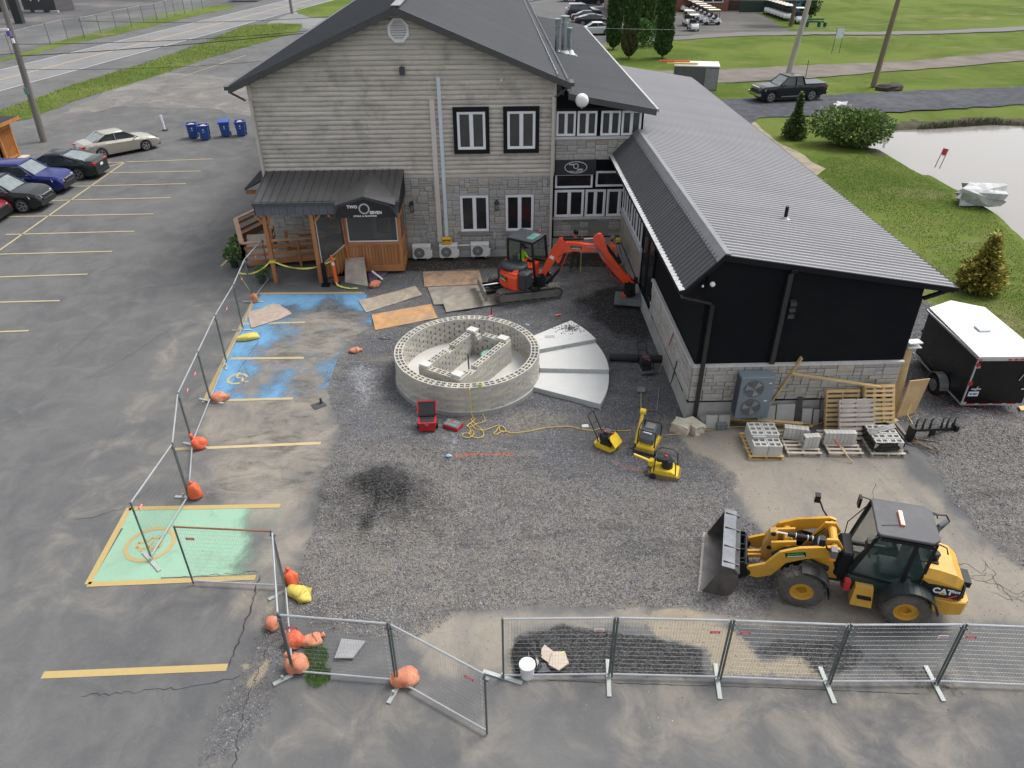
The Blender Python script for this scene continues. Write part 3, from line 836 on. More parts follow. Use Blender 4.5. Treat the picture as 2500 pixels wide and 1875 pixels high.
PSTONE=[mat('pale_stone',(.40,.385,.36),.9,var=.16,scale=2.5,rnd=.10,bump=.004,bscale=25,dirt=(.26,.24,.21),dirt_amt=.7,dirt_scale=1.2),
  mat('pale_stone_grey',(.36,.352,.34),.9,var=.16,scale=2.5,rnd=.10,bump=.004,bscale=25),
  mat('pale_stone_tan',(.385,.355,.31),.9,var=.16,scale=2.5,rnd=.10,bump=.004,bscale=25)]
MORTAR=mat('mortar',(.23,.225,.215),.95,var=.1)
PMORTAR=mat('pale_mortar',(.27,.26,.245),.95,var=.1)
CAPST=mat('pale_cap_stone',(.50,.495,.48),.85,var=.08,rnd=.06)
CONC=mat('footing_concrete',(.38,.38,.36),.9,var=.14,scale=1.2,dirt=(.22,.21,.2),dirt_amt=.5)
BLACKW=mat('black_metal_siding',(.0065,.0078,.0105),.65,var=.2,scale=.5,dirt=(.010,.012,.012),dirt_amt=.6,dirt_scale=.5,spec=.10)
BLACKT=mat('black_trim',(.008,.009,.013),.5,var=.1,spec=.2)
WHITEV=mat('white_vinyl',(.74,.76,.80),.45,var=.03)
GLASS=mat('dark_window_glass',(.016,.018,.021),.12,var=.5,scale=1.0,spec=.5)
GLASS_B=mat('window_glass_with_blind',(.055,.058,.062),.2,var=.25,scale=1.0,spec=.5)
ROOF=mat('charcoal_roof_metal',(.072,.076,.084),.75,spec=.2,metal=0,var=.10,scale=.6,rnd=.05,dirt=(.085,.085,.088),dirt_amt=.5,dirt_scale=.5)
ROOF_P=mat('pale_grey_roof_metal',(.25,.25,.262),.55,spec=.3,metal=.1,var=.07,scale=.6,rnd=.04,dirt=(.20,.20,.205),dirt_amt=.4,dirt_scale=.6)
ROOF_D=mat('dark_roof_metal',(.040,.042,.046),.5,metal=.2,var=.1,scale=.7,rnd=.05)
FASCIA=mat('charcoal_fascia',(.055,.058,.06),.5,var=.1)
GALV=mat('galvanised_steel',(.42,.44,.46),.4,metal=.6,var=.12,scale=4)
ICE=mat('gutter_guard',(.42,.43,.43),.6,var=.15)
def chamfer_stone(m):
 mb=MB()
 e=.03
 mb.add([(-.5,.5,-.5),(.5,.5,-.5),(.5,.5,.5),(-.5,.5,.5),(-.5,-.3,-.5),(.5,-.3,-.5),(.5,-.3,.5),(-.5,-.3,.5),
   (-.5+e,-.5,-.5+e*2),(.5-e,-.46,-.5+e*2),(.5-e,-.5,.5-e*2),(-.5+e,-.48,.5-e*2)],
  [(4,5,1,0),(5,6,2,1),(6,7,3,2),(7,4,0,3),(8,9,5,4),(9,10,6,5),(10,11,7,6),(11,8,4,7),(11,10,9,8)][::-1] and
  [(0,1,5,4),(1,2,6,5),(2,3,7,6),(3,0,4,7),(4,5,9,8),(5,6,10,9),(6,7,11,10),(7,4,8,11),(8,9,10,11)])
 return mb.mesh('stone',m)
STONE_ME=[chamfer_stone(m) for m in STONE]
PSTONE_ME=[chamfer_stone(m) for m in PSTONE]
def pack(u0,u1,z0,z1,cell,wr,hr,seed,holes=()):
 rnd=random.Random(seed)
 nx_=max(1,int(round((u1-u0)/cell[0])));nz_=max(1,int(round((z1-z0)/cell[1])))
 cw,ch=(u1-u0)/nx_,(z1-z0)/nz_
 occ=[[False]*nx_ for _ in range(nz_)]
 for hu0,hu1,hz0,hz1 in holes:
  for j in range(nz_):
   for i in range(nx_):
    if hu0<u0+(i+.5)*cw<hu1 and hz0<z0+(j+.5)*ch<hz1:
     occ[j][i]=True
 out=[]
 for j in range(nz_):
  i=0
  while i<nx_:
   if occ[j][i]:
    i+=1;continue
   w=rnd.randint(*wr);h=rnd.choice(hr)
   h=min(h,nz_-j)
   k=0
   while k<w and i+k<nx_ and not occ[j][i+k]:
    k+=1
   if i+k<nx_ and not occ[j][i+k] and (i+k+1>=nx_ or occ[j][min(i+k+1,nx_-1)]):
    k+=1
   w=k
   ok=h
   for hh in range(1,h):
    if any(occ[j+hh][i+q] for q in range(w)):
     ok=hh;break
   for hh in range(ok):
    for q in range(w):
     occ[j+hh][i+q]=True
   out.append((u0+(i+w/2)*cw,z0+(j+ok/2)*ch,w*cw,ok*ch))
   i+=w
 return out
def lay_stones(root,rects,face,meshes,weights,limit=300,name='stone',gap=.014,dep=.06,seed=1):
 rnd=random.Random(seed)
 pos,rz=face
 rects=list(rects)
 for n,(u,z,w,h) in enumerate(rects[:limit]):
  me=rnd.choices(meshes,weights)[0]
  d=dep*rnd.uniform(.8,1.5)
  p=pos(u,z,-d/2+.012)
  inst(name,me,root,p,(0,0,rz),(w-gap,d,h-gap))
 if len(rects)>limit:
  mb=MB()
  R_=Matrix.Rotation(rz,3,'Z')
  for (u,z,w,h) in rects[limit:]:
   d=dep*rnd.uniform(.8,1.4)
   mb.cur=rnd.choices(range(len(meshes)),weights)[0]
   mb.box(pos(u,z,-d/2+.012),(w-gap,d,h-gap),rot=R_)
  mb.build(name+'work',[m.materials[0] for m in meshes],root,kind='stuff')
def window(root,x,y,z,w,h,n=2,rz=0,frame=.07,gm=None,label=None,name='window',dep=.09,mid=.05):
 mb=MB()
 mb.bx(0,w,-dep,0,0,frame);mb.bx(0,w,-dep,0,h-frame,h)
 mb.bx(0,frame,-dep,0,frame,h-frame);mb.bx(w-frame,w,-dep,0,frame,h-frame)
 pw=(w-2*frame-(n-1)*mid*2)/n
 for i in range(1,n):
  cx=frame+i*pw+(i-.5)*mid*2
  mb.bx(cx-mid,cx+mid,-dep,0,frame,h-frame)
 for i in range(n):       # sash inside the frame
  a=frame+i*(pw+mid*2)
  s_=.035
  mb.bx(a,a+s_,-dep+.02,-.01,frame,h-frame);mb.bx(a+pw-s_,a+pw,-dep+.02,-.01,frame,h-frame)
  mb.bx(a+s_,a+pw-s_,-dep+.02,-.01,frame,frame+s_);mb.bx(a+s_,a+pw-s_,-dep+.02,-.01,h-frame-s_,h-frame)
 o=mb.build(name,WHITEV,root,loc=(x,y,z),rz=rz)
 if label:
  o['label']=label
 for i in range(n):
  a=frame+i*(pw+mid*2)
  g=MB();g.bx(a+.03,a+pw-.03,-.035,-.02,frame+.03,h-frame-.03)
  g.build('pane',gm or GLASS,o)
 return o
def rib_panel(dx,dz,w=.9144,pitch=.2032,h=.032,m=ROOF,thick=.012,flat=.55):
 L=math.hypot(dx,dz);nx_,nz_=-dz/L*(1 if dx>0 else 1),abs(dx)/L
 nrm=Vector((-dz/dx*abs(dx)/L if dx else 0,0,abs(dx)/L))
 prof=[]
 k=int(round(w/pitch));p=w/k
 for i in range(k):
  y=i*p
  prof+=[(y,0),(y+p*flat,0),(y+p*(flat+.1),h),(y+p*.9,h)]
 prof.append((w,0))
 mb=MB();vs=[]
 for y,q in prof:
  for t in (0,1):
   vs.append((dx*t+nrm.x*q,y,dz*t+nrm.z*q))
 n=len(prof)
 vs2=[(a-nrm.x*thick,b,c-nrm.z*thick) for a,b,c in vs]
 fs=[(2*i,2*i+1,2*i+3,2*i+2) for i in range(n-1)]
 if dx>0:
  fs=[f_[::-1] for f_ in fs]
 mb.add(vs,fs)
 # front and end lips
 mb.add([vs[2*i+1] for i in range(n)]+[vs2[2*i+1] for i in range(n)],[(i,i+1,n+i+1,n+i) for i in range(n-1)])
 mb.add([vs[0],vs[1],vs2[1],vs2[0]],[(0,1,2,3)])
 return mb.mesh('roof_panel',m)
def panels(root,ridge,dx,dz,y0,y1,m,w=.9144,off=(0,0,0),**kw):
 me=rib_panel(dx,dz,w,m=m,**kw)
 k=int(math.ceil((y1-y0)/w))
 for i in range(k):
  inst('roof_panel',me,root,(ridge[0]-off[0],y0+i*w-off[1],ridge[1]-off[2]))
# the gabled main building
XL,XR,YF=-9.45,2.70,31.0
APX,APZ=-3.40,10.12
EZ=7.42                      # roof surface at the eaves
main=thing('gabled_building','large two storey building with taupe log siding above grey stone and a charcoal gable roof','building',(XL,YF,0))
ml=(-XL,-YF,0)
def B(mb,name,m,**kw):
 return mb.build(name,m,main,loc=ml,**kw)
DEPTH=34.0
def roofz(x):
 return APZ-(abs(x-APX)/6.6)*(APZ-EZ)
mb=MB()
mb.prism([(XL,YF,-.3),(XR,YF,-.3),(XR,YF,roofz(XR)-.3),(APX,YF,APZ-.3),(XL,YF,roofz(XL)-.3)],(0,DEPTH,0))
B(mb,'wall_core',MORTAR)
# log siding boards
z=3.74;k_=0
while z<APZ-.35:
 zt=min(z+.186,APZ-.3)
 def lim(zz):
  if zz<EZ-.6:
   return XL+.08,XR-.08
  r=(APZ-.26-zz)/(APZ-EZ)*6.6
  return max(XL+.08,APX-r),min(XR-.08,APX+r)
 a0,a1=lim(z);b0,b1=lim(zt)
 mb=MB();rows=[]
 for t in (0,.12,.35,.6,.85,1.0):
  y_=YF-.012-.050*math.sin(min(1,t*1.15+.1)*PI*.93)**.6 if t<1 else YF-.006
  rows.append((lerp(a0,b0,t),lerp(a1,b1,t),z+(zt-z)*t,y_))
 vs=[]
 nseg=24
 for r in rows:
  for q in range(nseg+1):
   xx=lerp(r[0],r[1],q/nseg)
   vs.append((xx,r[3]+.004*math.sin(xx*5+k_*1.7),r[2]+.008*math.sin(xx*3.1+k_*2.3)*(0<r[2]-z<.17)))
 mb.add(vs,[(i*(nseg+1)+q,i*(nseg+1)+q+1,(i+1)*(nseg+1)+q+1,(i+1)*(nseg+1)+q) for i in range(len(rows)-1) for q in range(nseg)])
 B(mb,'siding_board',SIDING,smooth=True)
 z+=.186;k_+=1
mb=MB();mb.bx(XL-.03,XR+.03,YF-.07,YF+.02,3.62,3.73);mb.bx(XL-.03,XR+.03,YF-.045,YF+.02,3.565,3.615)
B(mb,'belt_trim',TRIM)
mb=MB()
mb.bx(XL-.05,XL+.09,YF-.06,YF+.1,3.74,roofz(XL)-.25);mb.bx(XR-.09,XR+.05,YF-.06,YF+.1,3.74,roofz(XR)-.25)
B(mb,'corner_trim',TRIM)
# stone storey
WG=[((-1.28,2.78),(-.18,1.29)),((.70,2.77),(1.84,1.29))]
holes=[(-1.32,-.02,1.15,2.8),(.64,1.9,1.15,2.8)]
rects=pack(-3.7,XR,.33,3.56,(.115,.1077),(2,5),(1,1,2,2,3),4,holes)
rest=pack(XL,-3.7,.33,3.56,(.13,.1077),(2,5),(1,2,2),5)
rects=sorted(rects,key=lambda r:-r[2]*r[3])[:300]+sorted(rects,key=lambda r:-r[2]*r[3])[300:]+rest
lay_stones(main,rects,(lambda u,z,d: (u-XL,d-.0,z),0),STONE_ME,[5,3,2.4,.25],seed=3)
mb=MB();mb.bx(XL,XR,YF-.045,YF,-.3,.325)
B(mb,'footing',CONC)
mb=MB()
for x0_,x1_ in ((-1.45,.02),(.56,2.05)):
 mb.bx(x0_,x1_,YF-.16,YF,1.06,1.19)
B(mb,'window_sill',mat('sill_stone',(.22,.21,.2),.9,var=.15))
for x0_ in (-1.30,.66):
 window(main,x0_-XL,-.02,1.2,1.22,1.60,mid=.045,dep=.06)
# surround stones over the windows are part of the stonework;upper windows with black surrounds
for x0_ in (-1.44,.60):
 f_=MB();x1_=x0_+1.47
 f_.bx(x0_,x1_,YF-.15,YF,6.27,6.45);f_.bx(x0_,x1_,YF-.15,YF,4.60,4.77)
 f_.bx(x0_,x0_+.16,YF-.15,YF,4.77,6.27);f_.bx(x1_-.16,x1_,YF-.15,YF,4.77,6.27)
 B(f_,'window_surround',BLACKT)
 window(main,x0_+.16-XL,-.075,4.77,1.15,1.50,gm=GLASS_B,mid=.045,dep=.06)
# gable vent
mb=MB();vc=(-3.36,9.27)
o8=[(vc[0]+.43*math.cos(PI/8+k*PI/4),vc[1]+.46*math.sin(PI/8+k*PI/4)) for k in range(8)]
i8=[(vc[0]+.33*math.cos(PI/8+k*PI/4),vc[1]+.36*math.sin(PI/8+k*PI/4)) for k in range(8)]
for k in range(8):
 k2=(k+1)%8
 mb.prism([(o8[k][0],YF-.10,o8[k][1]),(o8[k2][0],YF-.10,o8[k2][1]),(i8[k2][0],YF-.10,i8[k2][1]),(i8[k][0],YF-.10,i8[k][1])],(0,.09,0))
vent=B(mb,'gable_vent',WHITEV)
for k in range(8):
 zz=vc[1]-.30+k*.085
 hw=.33-max(0,abs(zz-vc[1])-.14)*.9
 s_=MB();s_.beam((vc[0]-hw,YF-.06,zz),(vc[0]+hw,YF-.06,zz),.012,.075,up=(0,1,.8))
 s_.build('louvre',WHITEV,vent)
mb=MB();mb.pxz(i8,YF-.04,YF-.02)
mb.build('vent_back',mat('vent_shadow',(.30,.31,.33),.8),vent)
# roof
FY_=30.45
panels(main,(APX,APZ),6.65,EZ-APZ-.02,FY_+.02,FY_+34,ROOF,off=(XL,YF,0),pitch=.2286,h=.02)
panels(main,(APX,APZ),-6.65,EZ-APZ-.02,FY_+.02,FY_+34,mat('charcoal_roof_metal_shaded_side',(.032,.036,.043),.75,spec=.15,metal=0,var=.1,scale=.6,rnd=.05),off=(XL,YF,0),pitch=.2286,h=.02)  # left slope's shade is put into a darker copy of the roof colour
mb=MB()
for s_ in (-1,1):
 x1_=APX+s_*6.68
 mb.prism([(APX,FY_,APZ-.005),(x1_,FY_,EZ-.03),(x1_,FY_,EZ-.27),(APX,FY_,APZ-.27)],(0,.05,0))
B(mb,'rake_fascia',FASCIA)
mb=MB()
for s_ in (-1,1):
 x1_=APX+s_*6.62
 mb.prism([(APX,FY_+.05,APZ-.20),(x1_,FY_+.05,EZ-.24),(x1_,FY_+.05,EZ-.27),(APX,FY_+.05,APZ-.25)],(0,34,0))
B(mb,'soffit',FASCIA)
mb=MB();mb.box((APX+.05,FY_+17,APZ+.03),(.34,34,.03));B(mb,'ridge_cap',mat('ridge_cap_pale',(.25,.25,.26),.5,metal=.3))
mb=MB()
mb.bx(APX-6.82,APX-6.66,FY_+.02,FY_+34,EZ-.16,EZ-.02)
mb.bx(APX+6.66,APX+6.80,FY_+.02,FY_+.75,EZ-.16,EZ-.02)
B(mb,'gutter',FASCIA)
mb=MB()
mb.tube([(APX-6.72,FY_+.25,EZ-.12),(APX-6.68,FY_+.25,EZ-.28),(XL-.16,YF-.12,EZ-.62)],.045,8)
mb.tube([(APX+6.72,FY_+.25,EZ-.12),(APX+6.6,FY_+.25,EZ-.22),(XR+.02,YF-.12,EZ-.62)],.045,8)
B(mb,'gutter_elbow',FASCIA)
mb=MB()
mb.bx(XL-.02,XL+.08,YF-.20,YF-.10,3.0,EZ-.6);mb.bx(XR-.13,XR-.02,YF-.2,YF-.1,.1,EZ-.6)
B(mb,'downpipe',TRIM)
# snow guard rails on the right slope and the valley to the linking roof
mb=MB()
for off_ in (.12,.5):
 xx=APX+6.65-off_;zz=EZ+off_*.41+.05
 mb.bx(xx-.012,xx+.012,FY_+.1,FY_+33,zz,zz+.025)
 for k in range(150 if off_==.12 else 40):
  yy=FY_+.1+k*(.22 if off_==.12 else .83)
  mb.bx(xx-.02,xx+.02,yy,yy+.05,zz-.05,zz+.05)
B(mb,'snow_guard',GALV)
# cameras,lamp box,ducts,wall lamps,outlets
mb=MB();mb.box((-3.33,YF-.14,7.83),(.20,.22,.28));mb.box((-3.33,YF-.14,7.99),(.05,.05,.05))
B(mb,'flood_light',mat('dark_lamp_housing',(.05,.055,.07),.5))
mb=MB();mb.ball((.55,YF-.14,7.45),.055);mb.cyl((.55,YF,7.45),(.55,YF-.12,7.45),.03,n=8)
B(mb,'security_camera',WHITEV)
mb=MB();mb.bx(-2.35,-2.15,YF-.14,YF-.02,.75,6.75)
B(mb,'conduit_duct',TRIM_LIGHT)
mb=MB();mb.bx(-2.02,-1.87,YF-.12,YF-.02,.95,7.58)
B(mb,'conduit_duct',TRIM_BLUE)
LAMP_B=mat('lamp_black',(.01,.01,.012),.4)
for xx in (-3.38,.28):
 mb=MB()
 mb.bx(xx-.06,xx+.06,YF-.05,YF-.01,2.25,2.6)
 mb.tube([(xx,YF-.05,2.5),(xx,YF-.12,2.62),(xx,YF-.18,2.6)],.018,6)
 mb.lathe([(.02,2.64),(.05,2.6),(.10,2.50),(.11,2.47)],6,c=(xx,YF-.18,0))
 mb.lathe([(.08,2.17),(.085,2.2)],6,c=(xx,YF-.18,0))
 for k in range(4):
  a_=PI/4+k*PI/2
  mb.beam((xx+.085*math.cos(a_),YF-.18+.085*math.sin(a_),2.19),(xx+.085*math.cos(a_),YF-.18+.085*math.sin(a_),2.48),.015,.015)
 l_=B(mb,'wall_lantern',LAMP_B)
 g_=MB();g_.box((xx,YF-.18,2.33),(.10,.10,.26));g_.build('lantern_glass',glass('lantern_glass',(.3,.3,.28),.5),l_)
mb=MB();mb.box((-2.95,YF-.07,1.08),(.13,.09,.26));mb.box((-2.78,YF-.07,1.06),(.11,.09,.26));mb.box((.17,YF-.07,1.02),(.13,.1,.24))
mb.tube([(-2.8,YF-.09,.93),(-2.6,YF-.09,.75),(-2.5,YF-.1,.5)],.02,5);mb.tube([(.17,YF-.09,.9),(.17,YF-.09,.5),(.0,YF-.12,.35)],.018,5)
B(mb,'electrical_box',mat('box_grey',(.33,.36,.38),.5))
# side lean-to roof with timber bracket on the far left corner
mb=MB()
mb.prism([(XL-1.25,YF+.9,2.92),(XL,YF+.9,3.5),(XL,YF+.9,3.44),(XL-1.25,YF+.9,2.86)],(0,2.6,0))
B(mb,'side_canopy_roof',ROOF_D)
mb=MB()
for k in range(12):
 yy=YF+.95+k*.22
 mb.prism([(XL-1.25,yy,2.925),(XL,yy,3.505),(XL,yy,3.54),(XL-1.25,yy,2.96)],(0,.05,0))
B(mb,'side_canopy_rib',ROOF)
WOOD=mat('cedar_stained',(.30,.125,.045),.6,var=.25,scale=2,stretch=(1,1,.3),rnd=.15)
mb=MB();mb.bx(XL-1.2,XL,YF+.85,YF+.97,2.72,2.86);mb.bx(XL-.75,XL-.6,YF+.9,YF+1.05,0,2.8)
B(mb,'side_canopy_post',WOOD)
# linking building (between main house and annex)
YW=31.2
wing=thing('linking_building','linking building with black upper wall, white window rows and brown grey stone bands','building',(XR,YW,0))
wl=(-XR,-YW,0)
def Bw(mb,name,m,**kw):
 return mb.build(name,m,wing,loc=wl,**kw)
XW=6.40
mb=MB();mb.prism([(XR+.06,YW,-.3),(XW,YW,-.3),(XW,YW,6.25),(XR+.06,YW,6.85)],(0,25,0))
Bw(mb,'wall_core',BLACKW)
mb=MB();mb.bx(XR+.06,XW,YW-.03,YW,-.3,.74);Bw(mb,'footing',CONC)
mb=MB();mb.bx(XR+.06,XW,YW-.05,YW,.745,.80);Bw(mb,'base_flashing',BLACKT)
holes=[]
r1=pack(XR+.08,XW-.0,.81,1.60,(.13,.132),(3,7),(1,1,2),11)
r2=pack(XR+.08,XW-.0,4.20,5.06,(.13,.12),(3,7),(1,2,2,3),12)
lay_stones(wing,r2+r1,(lambda u,z,d: (u-XR,d,z),0),[STONE_ME[0],STONE_ME[2],STONE_ME[3],PSTONE_ME[2]],[4,3.2,.8,.9],seed=8)
mb=MB();mb.bx(XR+.08,XW,YW-.05,YW+.01,.80,1.61);mb.bx(XR+.08,XW,YW-.05+.03,YW+.01,4.19,5.07)
Bw(mb,'mortar_bed',MORTAR)
mb=MB();mb.bx(XR+.04,5.95,YW-.14,YW,1.61,1.70);mb.bx(XR+.04,XW+.06,YW-.13,YW,5.07,5.17)
Bw(mb,'sill',CAPST)
for x0_,x1_ in ((2.80,4.08),(4.14,5.02),(5.08,6.2)):
 window(wing,x0_-XR,-.02,1.72,x1_-x0_,1.20,dep=.06,mid=.04)
window(wing,2.80-XR,-.02,3.01,1.62,.62,n=1,dep=.06,frame=.05)
window(wing,4.55-XR,-.02,3.05,1.65,.66,n=1,dep=.06,frame=.05)
for x0_,x1_ in ((2.79,3.59),(3.66,4.47),(4.63,5.44),(5.49,6.30)):
 if x1_>x0_:
  window(wing,x0_-XR,-.02,5.20,x1_-x0_,.98,dep=.05,mid=.035,gm=GLASS_B,frame=.06)
mb=MB();mb.bx(XR+.07,XW+.01,YW-.045,YW+.0,6.19,6.30);Bw(mb,'head_trim',BLACKT)
# roof of the link
WX0,WZ0,WX1,WZ1=3.2,6.98,6.78,6.33
panels(wing,(WX0,WZ0),WX1-WX0,WZ1-WZ0,30.62,56.5,ROOF,off=(XR,YW,0),pitch=.2032,h=.022)
mb=MB();mb.prism([(WX0,30.60,WZ0-.005),(WX1,30.60,WZ1-.01),(WX1,30.60,WZ1-.24),(WX0,30.60,WZ0-.24)],(0,.05,0));Bw(mb,'rake_fascia',FASCIA)
mb=MB();mb.prism([(WX0,30.65,WZ0-.05),(WX1-.03,30.65,WZ1-.06),(WX1-.03,30.65,WZ1-.18),(WX0,30.65,WZ0-.18)],(0,25.8,0));Bw(mb,'soffit',FASCIA)
mb=MB();mb.bx(WX1,WX1+.10,30.62,56.5,WZ1-.12,WZ1+.01);Bw(mb,'gutter',mat('gutter_grey',(.3,.3,.31),.5,metal=.3))
mb=MB()
for k in range(64):
 mb.bx(WX1+.01,WX1+.09,30.64+k*.4,30.64+k*.4+.36,WZ1+.005,WZ1+.018)
Bw(mb,'gutter_guard',ICE)
# satellite dish shaped antenna at the corner
dish=thing('round_antenna','white round drum antenna on the roof corner above the black upper wall','antenna',(3.3,30.5,6.4))
mb=MB();mb.lathe([(.02,-.14),(.17,-.13),(.24,-.06),(.26,.0),(.26,.12),(.22,.16),(.02,.17)],20,axis='y',c=(.42,-.12,.34));mb.build('drum',mat('antenna_white',(.68,.69,.67),.5,var=.04),dish,smooth=True)
mb=MB();mb.tube([(.1,.2,.3),(.42,.15,.3),(.42,.05,.05),(.42,-.1,.05)],.025,6);mb.build('bracket',GALV,dish)
# sign over the ground-floor windows
def text_mesh(txt,size,m,parent,loc,rot,name='lettering',extrude=.004,bold=.0,font_w=1.0,align='CENTER',space=1.0,shear=0):
 cu=bpy.data.curves.new(name,'FONT');cu.body=txt;cu.size=size;cu.extrude=extrude;cu.offset=bold
 cu.align_x=align;cu.align_y='CENTER';cu.space_character=space;cu.resolution_u=3;cu.shear=shear
 to=bpy.data.objects.new('tmp',cu);COL.objects.link(to)
 dg=bpy.context.evaluated_depsgraph_get()
 me=bpy.data.meshes.new_from_object(to.evaluated_get(dg))
 bpy.data.objects.remove(to)
 me.name=name;me.materials.clear();me.materials.append(m)
 o=bpy.data.objects.new(name,me);COL.objects.link(o);o.parent=parent
 o.location=loc;o.rotation_euler=rot;o.scale=(font_w,1,1)
 return o
LET=mat('white_lettering',(.78,.79,.8),.5,var=.03)
LETG=mat('grey_ring',(.45,.46,.47),.5,var=.1)
sgn=thing('oval_sign','dark rectangular sign with an oval outline reading TWO O SEVEN above the ground floor windows','sign',(2.80,YW-.10,3.60))
mb=MB();mb.bx(0,1.72,-.06,.06,0,.62);mb.build('board',mat('sign_charcoal',(.022,.028,.034),.5),sgn)
def ring_xz(mb,cx,cz,rx,rz_,t,y,n=32):
 for k in range(n):
  a0,a1=2*PI*k/n,2*PI*(k+1)/n
  P=[(cx+(rx-t)*math.cos(a0),y,cz+(rz_-t)*math.sin(a0)),(cx+rx*math.cos(a0),y,cz+rz_*math.sin(a0)),(cx+rx*math.cos(a1),y,cz+rz_*math.sin(a1)),(cx+(rx-t)*math.cos(a1),y,cz+(rz_-t)*math.sin(a1))]
  mb.add(P,[(0,1,2,3)])
mb=MB();ring_xz(mb,.86,.32,.48,.25,.022,-.064);ring_xz(mb,.86,.375,.11,.115,.024,-.064,20);mb.build('oval_outline',LET,sgn)
text_mesh('TWO',.085,LET,sgn,(.66,-.066,.44),(PI/2,0,0),bold=.003)
text_mesh('SEVEN',.085,LET,sgn,(1.04,-.066,.225),(PI/2,0,0),bold=.003)
text_mesh('STEAK & SEAFOOD',.05,LET,sgn,(.86,-.066,.15),(PI/2,0,0),space=1.3,bold=.001)
# the long black annex
AX0,AX1,AY=5.80,11.86,18.0
RX,RZ=6.15,5.42
annex=thing('black_annex_building','long single storey annex with black walls, pale stone base and grey ribbed metal roof','building',(AX0,AY,0))
al=(-AX0,-AY,0)
def Ba(mb,name,m,**kw):
 return mb.build(name,m,annex,loc=al,**kw)
SL=(RZ-4.36)/(12.62-RX)
def arz(x):
 return RZ-(x-RX)*SL
mb=MB();mb.prism([(AX0+.03,AY,-.3),(AX1,AY,-.3),(AX1,AY,arz(AX1)-.1),(RX,AY,RZ-.1),(AX0+.03,AY,RZ-.45)],(0,13.15,0))
Ba(mb,'wall_core',BLACKW)
mb=MB();mb.prism([(XW+.05,31.2,-.3),(AX1,31.2,-.3),(AX1,31.2,arz(AX1)-.1),(XW+.05,31.2,arz(XW)-.1)],(0,16,0));Ba(mb,'rear_wall_core',BLACKW)
mb=MB();mb.bx(AX0-.04,AX1+.04,AY-.04,AY,-.3,.70);mb.bx(AX0-.04,AX0,AY,31.2,-.3,.70);Ba(mb,'footing',CONC)
mb=MB();mb.bx(AX0-.07,AX1+.05,AY-.07,AY,.705,.745);mb.bx(AX0-.07,AX0-.02,AY,31.15,.705,.745);Ba(mb,'base_flashing',BLACKT)
rf=pack(AX0-.03,AX1+.02,.75,1.92,(.125,.13),(2,5),(1,1,2),21)
lay_stones(annex,rf,(lambda u,z,d: (u-AX0,d-.02,z),0),PSTONE_ME,[4,3,1.6],seed=5)
rl=pack(-23.86,-AY,.75,1.92,(.145,.13),(2,5),(1,1,2),22)
lay_stones(annex,rl,(lambda u,z,d: (d-.02,-u-AY,z),-PI/2),PSTONE_ME,[4,3,1.6],seed=6,limit=max(0,300-len(rf)))
rl2=pack(-31.1,-26.2,.75,1.98,(.2,.2),(2,4),(1,2),23)
mb=MB();mb.bx(AX0-.05,AX0,26.2,31.1,.75,2.02);Ba(mb,'stone_panel',PSTONE[2])
mb=MB();mb.bx(AX0-.03,AX1+.02,AY-.03,AY-.005,.745,1.93);mb.bx(AX0-.03,AX0-.005,AY,23.86,.745,1.93);Ba(mb,'mortar_bed',PMORTAR)
for k in range(10):
 x0_=AX0-.06+k*(AX1-AX0+.12)/10
 if k !=3:
  pass
 mb=MB();mb.bx(x0_+.004,x0_+(AX1-AX0+.12)/10-.004,AY-.11,AY,1.93,2.0);Ba(mb,'cap_stone',CAPST)
for k in range(8):
 y0_=AY+.01+k*5.9/8
 mb=MB();mb.bx(AX0-.11,AX0,y0_+.004,y0_+5.9/8-.004,1.93,2.0);Ba(mb,'cap_stone',CAPST)
mb=MB();mb.bx(AX0-.11,AX0,26.2,31.1,2.02,2.12);Ba(mb,'side_sill',mat('white_sill',(.55,.58,.62),.6))
for k in range(4):
 window(annex,-.01,30.95-AY-k*1.12,2.14,1.04,1.28,rz=-PI/2,dep=.05,mid=.04,frame=.08)
# glazed doors in the black part
DG=mat('door_glass',(.02,.024,.028),.08,spec=.6,var=.4,scale=.8)
for y0_,y1_ in ((24.05,25.1),(25.15,26.15)):
 mb=MB()
 mb.bx(AX0-.05,AX0+.02,y0_,y1_,.74,.86);mb.bx(AX0-.05,AX0+.02,y0_,y1_,3.3,3.42)
 mb.bx(AX0-.05,AX0+.02,y0_,y0_+.09,.86,3.3);mb.bx(AX0-.05,AX0+.02,y1_-.09,y1_,.86,3.3)
 d_=Ba(mb,'glazed_door',BLACKT)
 g_=MB();g_.bx(AX0-.025,AX0-.01,y0_+.09,y1_-.09,.86,3.3);g_.build('door_pane',DG,d_)
# roof
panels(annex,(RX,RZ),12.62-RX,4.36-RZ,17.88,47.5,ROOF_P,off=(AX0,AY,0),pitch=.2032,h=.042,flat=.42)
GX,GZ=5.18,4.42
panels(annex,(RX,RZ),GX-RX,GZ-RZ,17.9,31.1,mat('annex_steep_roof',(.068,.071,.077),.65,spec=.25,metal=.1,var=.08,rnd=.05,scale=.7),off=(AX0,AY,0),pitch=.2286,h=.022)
mb=MB()
mb.prism([(RX,17.84,RZ-.01),(12.62,17.84,4.35),(12.62,17.84,4.20),(RX,17.84,RZ-.17)],(0,.05,0))
mb.prism([(RX,17.84,RZ-.01),(GX,17.84,GZ-.01),(GX,17.84,GZ-.14),(RX,17.84,RZ-.17)],(0,.05,0))
Ba(mb,'rake_fascia',BLACKT)
mb=MB()
mb.prism([(RX,17.9,RZ-.03),(12.6,17.9,4.33),(12.6,17.9,4.24),(RX,17.9,RZ-.14)],(0,29.5,0))
